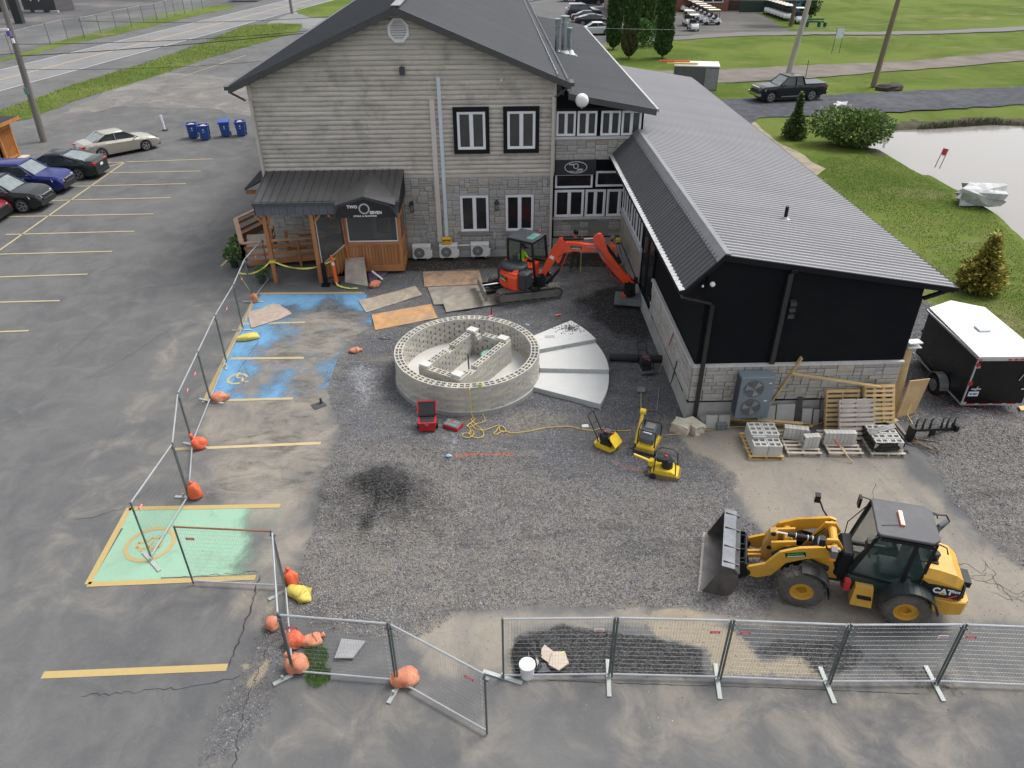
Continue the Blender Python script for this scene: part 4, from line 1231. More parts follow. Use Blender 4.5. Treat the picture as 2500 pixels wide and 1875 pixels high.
mb.prism([(RX,17.9,RZ-.03),(GX+.02,17.9,GZ-.03),(GX+.02,17.9,GZ-.1),(RX,17.9,RZ-.14)],(0,13.2,0))
Ba(mb,'soffit',BLACKT)
mb=MB()
mb.prism([(RX-.20,17.85,RZ-.18),(RX,17.85,RZ+.045),(RX+.16,17.85,RZ+.02),(RX+.16,17.85,RZ+.0),(RX,17.85,RZ+.02),(RX-.2,17.85,RZ-.21)],(0,13.4,0))
Ba(mb,'ridge_cap',mat('ridge_flashing',(.17,.175,.185),.5,metal=.2))
mb=MB();mb.bx(GX-.13,GX+.01,17.85,31.1,GZ-.13,GZ-.02);Ba(mb,'gutter',BLACKT)
for k in range(42):
 y0_=17.87+k*.315
 mb=MB();mb.prism([(GX-.13,y0_,GZ-.018),(GX+.015,y0_,GZ+.012),(GX+.015,y0_,GZ+.018),(GX-.13,y0_,GZ-.010)],(0,.3,0));Ba(mb,'gutter_guard',ICE)
mb=MB();mb.bx(12.6,12.74,17.86,47.5,4.22,4.34);Ba(mb,'gutter',BLACKT)
mb=MB();mb.beam((12.62,18.05,4.2),(11.95,18.05,3.95),.09,.09);mb.bx(11.88,11.97,18.1,18.2,.3,3.98);Ba(mb,'downpipe',BLACKT)
# front wall details
mb=MB();mb.tube([(5.13,17.95,4.3),(5.16,17.92,4.2),(5.95,17.9,3.99),(6.01,17.9,3.9)],.05,6);mb.bx(5.95,6.06,17.82,17.93,.1,3.98)
mb.box((6.0,17.8,.08),(.13,.25,.06));Ba(mb,'downpipe',mat('black_pipe_gloss',(.018,.019,.021),.3))
mb=MB();mb.bx(7.95,8.08,17.86,17.99,2.02,4.85);Ba(mb,'downpipe',mat('black_box_trim',(.02,.022,.024),.45))
mb=MB();mb.box((8.05,17.85,4.93),(.16,.14,.10));Ba(mb,'collector_box',BLACKT)
mb=MB();mb.lathe([(.0,-.10),(.05,-.09),(.07,-.05),(.07,.0)],12,axis='y',c=(5.93,17.92,4.57));Ba(mb,'security_dome',WHITEV)
mb=MB();mb.ball((5.69,17.95,4.49),.035);Ba(mb,'sensor',WHITEV)
for k,zz in enumerate((4.02,3.84,3.64)):
 mb=MB();mb.prism([(8.16,17.99,zz),(8.33,17.99,zz),(8.33,17.83,zz-.02),(8.16,17.83,zz-.02)],(0,0,-.11));Ba(mb,'vent_hood',mat('vent_hood',(.035,.04,.045),.4))
# vent stub on the roof
vp=thing('roof_vent_pipe','short black vent pipe with a white collar standing on the grey ribbed roof','vent pipe',(9.15,21.7,4.93))
mb=MB();mb.cyl((0,0,-.02),(.0,0,.42),.055,n=12);mb.build('pipe',BLACKT,vp)
mb=MB();mb.box((0,0,.015),(.26,.2,.03));mb.lathe([(.09,.02),(.065,.1)],12);mb.build('collar',mat('pipe_collar',(.45,.46,.47),.5),vp)
# flues on the linking roof
fl=thing('flue_group','three round steel flues with capped tops sharing a white flashed base on the middle roof','flues',(3.95,41.6,6.72))
STEEL=mat('stainless_flue',(.38,.43,.46),.3,metal=.75,var=.1)
for (dx,dy,r,h) in ((-.28,.15,.12,1.35),(.08,-.05,.17,1.5),(.36,-.1,.10,.95)):
 mb=MB();mb.cyl((dx,dy,0),(dx,dy,h),r,n=14);f_=mb.build('flue_pipe',STEEL,fl)
 mb=MB();mb.cyl((dx,dy,h),(dx,dy,h+.05),r*1.25,n=14);mb.cyl((dx,dy,h+.05),(dx,dy,h+.32),r*.7,n=14);mb.cyl((dx,dy,h+.32),(dx,dy,h+.36),r*1.35,n=14)
 for k in range(8):
  a_=k*PI/4;mb.beam((dx+r*1.2*math.cos(a_),dy+r*1.2*math.sin(a_),h+.04),(dx+r*1.2*math.cos(a_),dy+r*1.2*math.sin(a_),h+.33),.02,.02)
 mb.build('flue_cap',STEEL,f_)
mb=MB()
mb.lathe([(.26,0),(.2,.1),(.14,.2)],14,c=(-.28,.15,0));mb.lathe([(.34,0),(.28,.12),(.21,.25)],14,c=(.12,-.05,0));mb.lathe([(.26,0),(.18,.12),(.12,.25)],14,c=(.42,-.1,0));mb.box((.1,-.1,-.02),(1.3,.9,.05))
mb.build('flashing',mat('white_flashing',(.72,.73,.74),.5),fl)
# entrance porch,ramp and glazed vestibule
porch=thing('entrance_porch','cedar entrance porch with charcoal metal roof, glazed vestibule and black gable sign','porch',(-9.1,28.6,0))
pl=(9.1,-28.6,0)
def Bp(mb,name,m,**kw):
 return mb.build(name,m,porch,loc=pl,**kw)
CED=mat('cedar_boards',(.36,.155,.06),.55,var=.2,scale=2.0,stretch=(1,1,.25),rnd=.14)
CEDB=mat('cedar_brown',(.25,.12,.065),.6,var=.2,scale=2.0,rnd=.12)
DECK=mat('ramp_deck',(.36,.32,.27),.8,var=.15)
# roof : standing-seam panels
PRF=mat('porch_roof_metal',(.078,.077,.079),.45,metal=.2,var=.1,scale=.7,rnd=.06)
PX0,PX1,PY0,PY1,PZ0,PZ1=-9.32,-3.60,28.36,30.98,3.52,3.98
npan=19
for k in range(npan):
 x0_=lerp(PX0,PX1,k/npan);x1_=lerp(PX0,PX1,(k+1)/npan)
 mb=MB();mb.prism([(x0_,PY0,PZ0),(x1_,PY0,PZ0),(x1_,PY1,PZ1),(x0_,PY1,PZ1)],(0,0,-.03))
 mb.prism([(x0_,PY0-.005,PZ0),(x0_+.03,PY0-.005,PZ0),(x0_+.03,PY1,PZ1),(x0_,PY1,PZ1)],(0,0,.035))
 Bp(mb,'roof_panel',PRF)
mb=MB();mb.bx(PX0-.02,PX1+.02,PY0-.10,PY0,PZ0-.14,PZ0-.02);Bp(mb,'gutter',mat('porch_gutter',(.06,.065,.07),.4))
PF=mat('slate_grey_cladding',(.105,.115,.135),.55,var=.1,rnd=.05)
for k in range(18):
 x0_=lerp(PX0+.04,PX1-.02,k/18);x1_=lerp(PX0+.04,PX1-.02,(k+1)/18)
 mb=MB();mb.bx(x0_+.006,x1_-.006,PY0+.0,PY0+.03,2.98,PZ0-.10);Bp(mb,'fascia_panel',PF)
mb=MB();mb.bx(PX0+.03,PX1-.01,PY0+.03,PY0+.08,2.97,PZ0-.05);mb.prism([(PX1-.03,PY0,2.98),(PX1-.03,PY1,2.98),(PX1-.03,PY1,PZ1-.04),(PX1-.03,PY0,PZ0-.04)],(.02,0,0))
mb.prism([(PX0+.01,PY0,2.98),(PX0+.01,PY1,2.98),(PX0+.01,PY1,PZ1-.04),(PX0+.01,PY0,PZ0-.04)],(.02,0,0));Bp(mb,'fascia_backing',BLACKT)
mb=MB();mb.bx(PX0+.1,PX1-.1,PY0+.1,PY1,2.96,3.0);Bp(mb,'ceiling',CEDB)
# gable over the sign
GT,GE,GLx,GRx,GC=3.76,3.42,-6.08,-3.72,-4.92
for s_,xe in ((0,GLx),(1,GRx)):
 mb=MB();mb.prism([(GC,28.02,GT),(xe,28.02,GE),(xe,28.55,GE+.09),(GC,30.6,GT+.17)],(0,0,.035));Bp(mb,'gable_roof',PRF)
mb=MB();mb.pxz([(-6.16,2.93),(-3.66,2.93),(-3.80,3.24),(-3.92,3.42),(-4.92,3.72),(-5.94,3.42),(-6.06,3.22)],28.06,28.18)
sgb=Bp(mb,'sign_board',mat('sign_black',(.012,.014,.017),.45))
mb=MB();P_=[(-6.16,2.93),(-6.06,3.22),(-5.94,3.42),(-4.92,3.72),(-3.92,3.42),(-3.80,3.24),(-3.66,2.93)]
for a_,b_ in zip(P_[:-1],P_[1:]):
 mb.beam((a_[0],28.03,a_[1]),(b_[0],28.03,b_[1]),.07,.05,up=(0,1,0))
Bp(mb,'sign_edge',mat('sign_edge',(.04,.045,.05),.4))
sgp=porch
for t_,s_,x_,z_,bo in (('TWO',.165,-5.40,3.37,.006),('SEVEN',.165,-4.50,3.13,.006),('STEAK & SEAFOOD',.085,-4.93,2.995,.004)):
 text_mesh(t_,s_,LET,porch,(x_+9.1,28.05-28.6,z_),(PI/2,0,0),bold=bo,space=1.0 if s_>.1 else 1.3)
mb=MB();ring_xz(mb,-4.94,3.29,.215,.215,.055,28.05);Bp(mb,'ring_logo',LETG)
# posts
for (x_,y_) in ((-9.05,28.6),(-7.15,28.5)):
 mb=MB();mb.bx(x_-.08,x_+.08,y_-.08,y_+.08,0,2.97)
 mb.beam((x_,y_,2.5),(x_+.35,y_,2.93),.09,.09);mb.beam((x_,y_,2.5),(x_-.35*(x_<-8),y_,2.93),.09,.09)
 Bp(mb,'post',CED)
# vestibule walls
VX0,VX1,VY=-6.08,-3.75,29.25
def boards(x0,x1,z0,z1,y,n,name='wall_board'):
 for k in range(n):
  a_,b_=lerp(x0,x1,k/n),lerp(x0,x1,(k+1)/n)
  mb=MB();mb.bx(a_+.006,b_-.006,y,y+.04,z0,z1);Bp(mb,name,CED)
boards(VX0+.1,VX1-.08,.42,1.33,VY,16)
mb=MB();mb.bx(VX0,VX1+.02,VY-.05,VY+.06,.14,.42);mb.bx(VX0,VX1,VY-.03,VY+.08,1.33,1.45)
mb.bx(VX0,VX0+.12,VY-.04,VY+.08,.4,2.97);mb.bx(VX1-.12,VX1+.01,VY-.04,VY+.08,.4,2.97);mb.bx(VX0,VX1,VY-.02,VY+.1,2.82,2.97)
Bp(mb,'vestibule_frame',CED)
mb=MB();mb.bx(VX0+.12,VX1-.12,VY+.02,VY+.05,1.45,1.50);mb.bx(VX0+.12,VX0+.17,VY+.02,VY+.05,1.5,2.82);mb.bx(VX1-.17,VX1-.12,VY+.02,VY+.05,1.5,2.82);Bp(mb,'window_bead',WHITEV)
VG=glass('vestibule_glass',(.10,.11,.115),.62,.08)
mb=MB();mb.bx(VX0+.17,VX1-.17,VY+.025,VY+.04,1.5,2.82);Bp(mb,'vestibule_window',VG)
# right side of the vestibule
for k in range(11):
 a_,b_=lerp(VY,YF-.05,k/11),lerp(VY,YF-.05,(k+1)/11)
 mb=MB();mb.bx(VX1-.04,VX1,a_+.006,b_-.006,.42,1.33);Bp(mb,'wall_board',CED)
mb=MB();mb.bx(VX1-.05,VX1+.05,VY,YF-.05,.14,.42);mb.bx(VX1-.05,VX1+.03,VY,YF-.05,1.33,1.42);mb.bx(VX1-.05,VX1+.02,VY+.85,VY+.95,1.42,2.97);mb.bx(VX1-.05,VX1+.02,VY,YF-.05,2.5,2.6)
Bp(mb,'side_frame',CED)
mb=MB();mb.bx(VX1-.03,VX1-.015,VY+.1,YF-.1,1.42,2.95);Bp(mb,'side_window',VG)
mb=MB();mb.bx(VX0,VX1,VY,YF,.3,.42);Bp(mb,'vestibule_floor',DECK)
# left raking wall down the steps
d0,d1=Vector((-7.15,28.52)),Vector((VX0+.04,VY+.02))
for k in range(9):
 t0,t1=k/9,(k+1)/9
 a_,b_=d0.lerp(d1,t0+.008),d0.lerp(d1,t1-.008)
 mb=MB();mb.prism([(a_.x,a_.y,.1),(b_.x,b_.y,.1+.2*t1),(b_.x,b_.y,.62+.72*t1),(a_.x,a_.y,.62+.72*t0)],(-.02,.04,0));Bp(mb,'wall_board',CED)
mb=MB();mb.beam((d0.x,d0.y,.64),(d1.x,d1.y,1.36),.09,.07);Bp(mb,'raking_rail',CED)
mb=MB();mb.beam((d0.x+.06,d0.y+.03,.70),(d1.x,d1.y,1.42),.03,.03);mb.beam((d0.x+.12,d0.y+.06,.72),(d0.x+.12,d0.y+.06,2.9),.03,.03);Bp(mb,'window_bead',WHITEV)
mb=MB();mb.prism([(d0.x+.05,d0.y+.03,.68),(d1.x,d1.y,1.4),(d1.x,d1.y,2.95),(d0.x+.05,d0.y+.03,2.95)],(-.01,.015,0));Bp(mb,'side_window',VG)
# interior door and steps
mb=MB();mb.bx(-5.15,-4.35,YF-.1,YF-.05,.42,2.6);Bp(mb,'inner_door',WHITEV)
mb=MB();mb.bx(-4.98,-4.52,YF-.12,YF-.1,1.2,2.4);mb.bx(-4.2,-3.85,YF-.1,YF-.06,.6,2.7);Bp(mb,'door_glass',GLASS)
for k in range(3):
 mb=MB();mb.bx(-7.0+k*.3,-6.1,29.1+.0*k,30.3,.0,.14*(k+1));Bp(mb,'step',CEDB)
mb=MB();mb.tube([(-6.42,28.3,2.95),(-6.36,28.45,2.82),(-6.12,29.15,2.75),(-6.1,29.17,2.6),(-6.02,29.14,.5)],.045,8);Bp(mb,'rain_pipe',mat('cedar_pipe',(.42,.16,.07),.5))
# ramp with rails
RP=[(-10.75,30.3),(-11.9,33.4),(-10.6,35.0)]
mb=MB();mb.prism([(-10.7,30.1,.28),(-6.2,30.75,.42),(-6.2,30.95,.42),(-9.5,30.97,.42),(-9.6,33.5,.3),(-11.6,33.6,.2)],(0,0,-.06));Bp(mb,'ramp_deck',DECK)
def railing(p0,p1,z0,z1,n):
 a_,b_=Vector((*p0,z0)),Vector((*p1,z1))
 for k in range(n+1):
  p=a_.lerp(b_,k/n)
  mb=MB();mb.bx(p.x-.05,p.x+.05,p.y-.05,p.y+.05,0,p.z+.92);Bp(mb,'rail_post',CED)
 for dz_,w_,h_ in ((.94,.20,.045),(.70,.04,.13),(.36,.04,.13),(.02,.05,.25)):
  mb=MB();mb.beam(a_+Vector((0,0,dz_)),b_+Vector((0,0,dz_)),w_,h_);Bp(mb,'rail' if dz_<.9 else 'rail_cap',CED if dz_<.9 else mat('cap_board',(.42,.25,.15),.7,var=.15))
railing((-10.7,30.15),(-7.15,30.25),.18,.42,3)
railing((-9.0,30.96),(-6.3,30.96),.45,.45,2)
railing((-10.7,30.15),(-11.9,33.4),.18,.12,2)
railing((-11.9,33.4),(-11.2,35.2),.12,.05,1)
railing((-9.75,31.4),(-10.3,34.4),.35,.1,2)
#==SITE OBJECTS
# concrete block ring and inner chamber
BLK=[mat('buff_block',(.44,.415,.36),.9,var=.10,scale=4,rnd=.10,bump=.003,bscale=40),
 mat('grey_block',(.385,.375,.345),.9,var=.12,scale=4,rnd=.10,bump=.003,bscale=40)]
def block_mesh(L,D,h,m,holes=True,taper=.0,rows=2):
 mb=MB()
 hx,hy=L/2,D/2
 tw=taper
 if not holes:
  mb.prism([(-hx,-hy,0),(hx,-hy,0),(hx*(1-tw),hy,0),(-hx*(1-tw),hy,0)],(0,0,h))
  return mb.mesh('block',m)
 xs=[-hx,-hx*.80,-hx*.10,hx*.10,hx*.80,hx]
 ys=[-hy,-hy*.72,-hy*.12,hy*.12,hy*.72,hy] if rows==2 else [-hy,-hy*.6,hy*.6,hy]
 def P(i,j,z):
  f_=1-tw*(ys[j]+hy)/D
  return (xs[i]*f_,ys[j],z)
 open_={(1,1),(3,1),(1,3),(3,3)} if rows==2 else {(1,1),(3,1)}
 for i in range(5):
  for j in range(len(ys)-1):
   if (i,j) not in open_:
    mb.add([P(i,j,h),P(i+1,j,h),P(i+1,j+1,h),P(i,j+1,h)],[(0,1,2,3)])
   else:
    z0=h-.09
    a,b_,c,d=P(i,j,h),P(i+1,j,h),P(i+1,j+1,h),P(i,j+1,h)
    lo=[(q[0],q[1],z0) for q in (a,b_,c,d)]
    mb.add([a,b_,c,d]+lo,[(0,4,5,1),(1,5,6,2),(2,6,7,3),(3,7,4,0),(4,7,6,5)])
 n=len(ys)-1
 for (a,b_) in (((0,0),(5,0)),((5,0),(5,n)),((5,n),(0,n)),((0,n),(0,0))):
  mb.add([P(*a,0),P(*b_,0),P(*b_,h),P(*a,h)],[(0,1,2,3)])
 return mb.mesh('block',m)
RC=(-.86,20.85)
RR,RTH,NB,NC,CH,FOOT=2.36,.27,37,8,.108,.17
ring_w=thing('circular_block_wall','round dry laid wall of buff concrete blocks on the gravel','block wall',(RC[0],RC[1],0))
mb=MB();mb.lathe([(2.375,FOOT-.01),(2.365,FOOT),(.01,FOOT)],64,cap=False);mb.build('concrete_base',mat('slab_concrete',(.47,.465,.44),.85,var=.08,scale=1,dirt=(.4,.39,.37),dirt_amt=.5),ring_w)
mb=MB();mb.lathe([(2.42,-.1),(2.40,FOOT-.02),(2.37,FOOT-.008)],64,cap=False);mb.build('footing_ring',mat('footing_grey',(.27,.275,.27),.9,var=.2,scale=3,dirt=(.15,.14,.13),dirt_amt=.6,dirt_scale=3),ring_w)
Lb=2*PI*RR/NB
top_me=[block_mesh(Lb-.006,RTH,CH-.004,m,True,.10) for m in BLK]
low_me=[block_mesh(Lb-.003,RTH,CH-.0035,m,False,.20) for m in BLK]
for c in range(NC):
 for k in range(NB):
  a_=2*PI*(k+.5*(c%2))/NB+.03
  r=RR-RTH/2+random.uniform(-.006,.006)
  me=(top_me if c==NC-1 else low_me)[random.random()<.45]
  inst('block',me,ring_w,(r*math.cos(a_),r*math.sin(a_),FOOT+c*CH),(0,0,a_+PI/2+random.uniform(-.01,.01)))
# inner chamber
CA,CB=Vector((-2.36,19.78)),Vector((-1.04,18.93))
CCc,CDd=Vector((.60,21.38)),Vector((-.75,22.27))
ch=thing('rectangular_block_chamber','rectangular block chamber standing inside the circular block wall','block wall',(-.88,20.6,FOOT))
co=Vector((-.88,20.6))
cap_me=block_mesh(.34,.27,.09,mat('pale_cap_block',(.52,.51,.48),.85,var=.06),False)
cnt=0
NCH=8
def wall_run(p,q,nb,seed,gapf=None):
 global cnt
 d=q-p;L=d.length;u=d/L;ang=math.atan2(u.y,u.x)
 nrm=Vector((-u.y,u.x))
 bl=L/nb
 tm=[block_mesh(bl-.006,.235,CH-.004,m,True) for m in BLK]
 lm=[block_mesh(bl-.004,.235,CH-.0035,m,False,.09) for m in BLK]
 hm=[block_mesh(bl/2-.004,.235,CH-.0035,m,False,.05) for m in BLK]
 for c in range(NCH):
  off=.5*(c%2)
  for k in range(nb+(1 if off else 0)):
   t0=k-off
   half=off and k in (0,nb)
   tt=(.25 if k==0 else nb-.25) if half else t0+.5
   if gapf and gapf(tt/nb,c):
    continue
   pp=p+u*(tt*bl)+nrm*.1175-co
   i_=random.random()<.5
   me=hm[i_] if half else (tm if (c==NCH-1 or (gapf and gapf(tt/nb,c+1))) else lm)[i_]
   inst('block',me,ch,(pp.x+random.uniform(-.005,.005),pp.y,c*CH),(0,0,ang+random.uniform(-.008,.008)))
   cnt+=1
wall_run(CA,CB,4,1)
wall_run(CB,CCc,8,2,lambda t,c: c>=NCH-1 and .15<t<.3)
wall_run(CCc,CDd,4,3,lambda t,c: c>=NCH-2 and .6<t<.85)
wall_run(CDd,CA,8,4,lambda t,c: c>=NCH-1 and .4<t<.55)
for p,da in ((CA+(CB-CA).normalized()*.17+Vector((.09,.13)),0),(CB+Vector((-.06,.26)),0),(CCc+Vector((-.26,.03)),0),(CDd+Vector((.06,-.24)),0)):
 q=p-co;inst('cap_block',cap_me,ch,(q.x,q.y,NCH*CH),(0,0,math.atan2((CB-CA).y,(CB-CA).x)+da))
# things inside
lid=thing('green_well_lid','round green plastic well lid inside the block chamber','lid',(-.12,21.15,FOOT))
mb=MB();mb.cyl((0,0,0),(0,0,.42),.27,n=24);mb.build('riser',mat('green_plastic_dark',(.07,.16,.12),.5),lid,smooth=False)
mb=MB();mb.lathe([(.31,.42),(.31,.46),(.27,.49),(.01,.50)],24);mb.build('cover',mat('green_plastic',(.18,.36,.29),.5),lid)
mb=MB();mb.cyl((0,0,0),(-.02,.0,.95),.022,n=8)
tag(mb.build('standing_pipe',mat('iron_pipe',(.10,.10,.10),.5,metal=.5),loc=(-.80,20.35,FOOT)),'upright dark iron pipe standing in the block chamber','pipe')
mb=MB();mb.beam((0,0,.03),(.75,.68,.06),.05,.03)
tag(mb.build('loose_bar',mat('brown_bar',(.13,.10,.075),.8),loc=(-1.6,19.55,FOOT)),'brown bar lying on the chamber floor below the upright pipe','bar')
mb=MB();pts=[(.25*math.cos(a)*(1+.2*math.sin(3*a)),.45*math.sin(a),.012) for a in [k*.35 for k in range(15)]];mb.tube(pts,.008,5)
tag(mb.build('cord_loop',mat('tan_cord',(.5,.4,.2),.7),loc=(.75,20.25,FOOT)),'thin tan cord looped on the concrete floor right of the chamber','cord')
mb=MB();mb.add([(0,0,0),(.16,.02,0),(.14,.12,.02),(.02,.11,.05),(.08,.06,.09)],[(0,1,4),(1,2,4),(2,3,4),(3,0,4)])
tag(mb.build('orange_rag',mat('orange_rag',(.55,.27,.18),.9),loc=(.62,20.1,FOOT)),'crumpled pale orange rag on the floor inside the ring','rag')
for k,(x_,y_) in enumerate(((-.35,19.15),(-.28,19.2))):
 mb=MB();mb.ball((0,0,.04),(.06,.05,.045),7,5,.2)
 tag(mb.build('broken_block_piece',BLK[0],loc=(x_,y_,FOOT)),('left' if k==0 else 'right')+' of two small block chips by the near chamber corner','stone chip')
tp=thing('tape_measure','small yellow green coil lying on the front rim of the ring wall','tape coil',(-.42,18.62,FOOT+NC*CH))
mb=MB()
for k in range(20):
 a0,a1=2*PI*k/20,2*PI*(k+1)/20
 mb.beam((.055*math.cos(a0),.055*math.sin(a0),.03),(.055*math.cos(a1),.055*math.sin(a1),.03),.03,.05)
mb.build('coil',mat('lime_plastic',(.42,.45,.06),.5),tp)
mb=MB();mb.cyl((0,0,0),(0,0,.03),.04,n=10);mb.build('core',BLACKT,tp)
# fan of three concrete slabs
SLABM=mat('pale_slab',(.52,.525,.515),.8,var=.06,scale=.8,dirt=(.46,.465,.46),dirt_amt=.6,dirt_scale=.9)
SLABE=mat('slab_edge',(.38,.40,.40),.9,var=.15,scale=3)
def fan_slab(label,a0,a1,z0,z1,r0=2.38,r1=4.66):
 mb=MB();n=10
 P=[(RC[0]+r0*math.cos(lerp(a0,a1,k/n)),RC[1]+r0*math.sin(lerp(a0,a1,k/n))) for k in range(n+1)]
 P+=[(RC[0]+r1*math.cos(lerp(a1,a0,k/n)),RC[1]+r1*math.sin(lerp(a1,a0,k/n))) for k in range(n+1)]
 t=thing('concrete_step',label,'concrete slab',(RC[0]+3,RC[1],0),group='fan of concrete steps')
 P=[(x_-RC[0]-3,y_-RC[1]) for x_,y_ in P]
 mb.sheet(P,z1);mb.build('slab_top',SLABM,t)
 mb=MB();m_=len(P)
 mb.add([(x_,y_,z0) for x_,y_ in P]+[(x_,y_,z1) for x_,y_ in P],[(i,(i+1)%m_,m_+(i+1)%m_,m_+i) for i in range(m_)])
 mb.build('slab_edge',SLABE,t)
 return t
A_=lambda p: math.atan2(p[1]-RC[1],p[0]-RC[0])
s3=fan_slab('lowest fan shaped concrete step nearest the camera',RAD(-27.5),RAD(-4.2),-.05,.20)
s2=fan_slab('middle fan shaped concrete step beside the ring wall',RAD(-4.8),RAD(18.5),-.05,.35)
s1=fan_slab('highest fan shaped concrete step with gravel crumbs on it',RAD(17.8),RAD(37.5),-.05,.50)
mb=MB();mb.bx(-.17,.17,-.09,.09,0,.006);mb.build('drain_grate',mat('grate_grey',(.35,.35,.34),.8,var=.4,scale=30),s1,loc=(-.16,1.65,.5))
cr=MB()
for k in range(260):
 r=abs(random.gauss(0,.28));a=random.uniform(0,2*PI)
 cx_,cy_=2.75+r*math.cos(a)*1.1,23.1+r*math.sin(a)
 cr.ball((cx_,cy_,.515),random.uniform(.008,.022),4,3,.3)
tag(cr.build('gravel_crumbs',mat('crumb_grey',(.12,.12,.12),.9),kind='stuff'),'dark gravel crumbs spilt on the top step','gravel')
# temporary fence panels
FST=mat('fence_steel',(.20,.215,.22),.45,metal=.55,var=.15,scale=3)
FSTL=mat('fence_steel_top_rail',(.36,.38,.40),.45,metal=.3,var=.1,scale=3)
FDK=mat('fence_post_dark',(.13,.155,.155),.5,metal=.5,var=.15)
RUST=mat('rusty_rail',(.22,.09,.05),.8,var=.3)
REDP=mat('red_plate',(.62,.04,.06),.5);WHP=mat('white_plate',(.7,.68,.7),.5)
FOOTM=mat('pale_green_steel',(.36,.39,.37),.6,metal=.2,var=.15,scale=4)
def fence_panel(label,a,b_,foot=(),sign=None,top=None,h=1.80,lean=(0,0),dense=.055):
 a,b_=Vector((a[0],a[1],gz(*a[:2])+.04)),Vector((b_[0],b_[1],gz(*b_[:2])+.04))
 t=thing('fence_panel',label,'fence panel',tuple(a),group='temporary construction fence panels')
 d=b_-a;L=d.length;u=d/L
 e0,e1=u*.03,d-u*.03
 up=Vector((lean[0],lean[1],h))
 mb=MB();mb.tube([e0,e0+up],.022,6);mb.build('post',FDK,t)
 mb=MB();mb.tube([e1,e1+up],.022,6);mb.build('post',FDK,t)
 mb=MB();mb.tube([e0+up*.985,e1+up*.985],.021,6);mb.build('top_rail',top or FSTL,t)
 mb=MB();mb.tube([e0+up*.05,e1+up*.05],.021,6);mb.build('bottom_rail',FSTL,t)
 mb=MB()
 n=int((L-.1)/dense)
 nn=u.cross(Vector((0,0,1)))
 for k in range(1,n):
  p=e0+(e1-e0)*(k/n)
  mb.tube([p+up*.05,p+up*.985],.0016,3,caps=False)
 hz=[.11,.17,.24,.31,.38,.45,.52,.59,.66,.73,.80,.87,.93]
 for q in hz:
  p0=e0+up*q;p1=e1+up*q
  kk=[p0]
  for f_ in (.03,.05,.07):
   kk.append(p0.lerp(p1,f_)+up*(.009 if f_==.05 else 0))
  for f_ in (.93,.95,.97):
   kk.append(p0.lerp(p1,f_)+up*(.009 if f_==.95 else 0))
  kk.append(p1)
  mb.tube(kk,.0021,3,caps=False)
 mb.build('wire_mesh',FST,t,kind='stuff')
 mb=MB();mb.box(e1+up*.93+u*.03,(.12,.06,.05),rz=math.atan2(u.y,u.x));mb.build('clamp',FST,t)
 for p,q in foot:
  p,q=Vector((p[0],p[1],gz(*p)+.02))-a,Vector((q[0],q[1],gz(*q)+.02))-a
  mb=MB();mb.beam(p,q,.085,.03)
  m_=(p+q)/2;mb.cyl((m_.x,m_.y,m_.z),(m_.x,m_.y,m_.z+.12),.028,n=8);mb.build('foot',FOOTM,t)
 for f_,colr in (sign or ()):
  c=e0+(e1-e0)*f_+up*.80-nn*.0
  s_=MB();s_.box(c-nn*(-.012),(.19,.006,.075),rz=math.atan2(u.y,u.x));sp=s_.build('sign_plate',colr,t)
  s_=MB()
  for q in (-.018,.014):
   s_.box(c+nn*.017+Vector((0,0,q)),(.13 if q>0 else .15,.002,.012),rz=math.atan2(u.y,u.x))
  s_.build('plate_print',WHP if colr is REDP else REDP,sp)
 return t
p0,p1,p2,p3,p4=(.03,9.25),(2.21,9.20),(4.38,9.06),(6.53,8.88),(8.67,8.81)
fence_panel('front fence panel before the black sack and white bucket',p0,p1,[((-.35,9.44),(.43,9.13))],[(.87,WHP)])
fence_panel('second front fence panel, before the dark gravel patch',p1,p2,[((2.22,9.62),(2.13,8.77))],[(.88,REDP)])
fence_panel('front fence panel between the bucket and the loader front wheel',p2,p3,[((4.41,9.44),(4.29,8.64))],[(.12,REDP)])
fence_panel('front fence panel directly before the loader rear wheel',p3,p4,[((6.52,9.29),(6.49,8.47))],[(.86,WHP)])
fence_panel('rightmost front fence panel, cut by the photo edge',p4,(10.86,8.62),[((8.68,9.24),(8.63,8.44))],[(.08,REDP)])
q0,q1,q2,q3,q4=(-.25,8.05),(-2.07,9.22),(-4.20,9.50),(-4.85,11.76),(-7.05,11.99)
fence_panel('fence panel swung out alone toward the camera',q1,q0,[((-2.20,8.78),(-2.04,9.16))],[(.84,REDP)])
fence_panel('fence panel before the pile of orange sandbags',q2,q1,[((-4.55,9.27),(-4.21,9.49))],[(.10,REDP)])
fence_panel('fence panel seen edge on beside the yellow sandbag',q3,q2,[((-5.18,11.46),(-4.87,11.73))])
fence_panel('fence panel with rusty top rail across the green bay',q4,q3,[],[(.13,REDP)],top=RUST)
r0,r1,r2,r3,r4,r5,r6=(-8.28,12.77),(-8.12,14.99),(-8.79,17.31),(-8.99,19.60),(-9.21,22.03),(-9.29,24.40),(-9.52,26.74)
r7=(r6[0]+.15,r6[1]+2.1)
fence_panel('nearest left line fence panel with its foot on the green bay',r0,r1,[((-8.58,13.06),(-7.96,12.43))],[(.12,REDP)])
fence_panel('fence panel between the two upright orange sandbags',r1,r2,[((-8.52,15.06),(-8.05,15.01))])
fence_panel('fence panel beside the orange sandbag at the blue bay end',r2,r3,[((-9.12,17.44),(-8.33,17.18))],[(.3,REDP),(.7,REDP)])
fence_panel('left line fence panel along the lower blue bay',r3,r4,[((-9.40,19.76),(-8.57,19.47))])
fence_panel('left line fence panel next to the yellow sandbag',r4,r5,[((-9.20,21.89),(-9.06,21.51))],[(.5,REDP)])
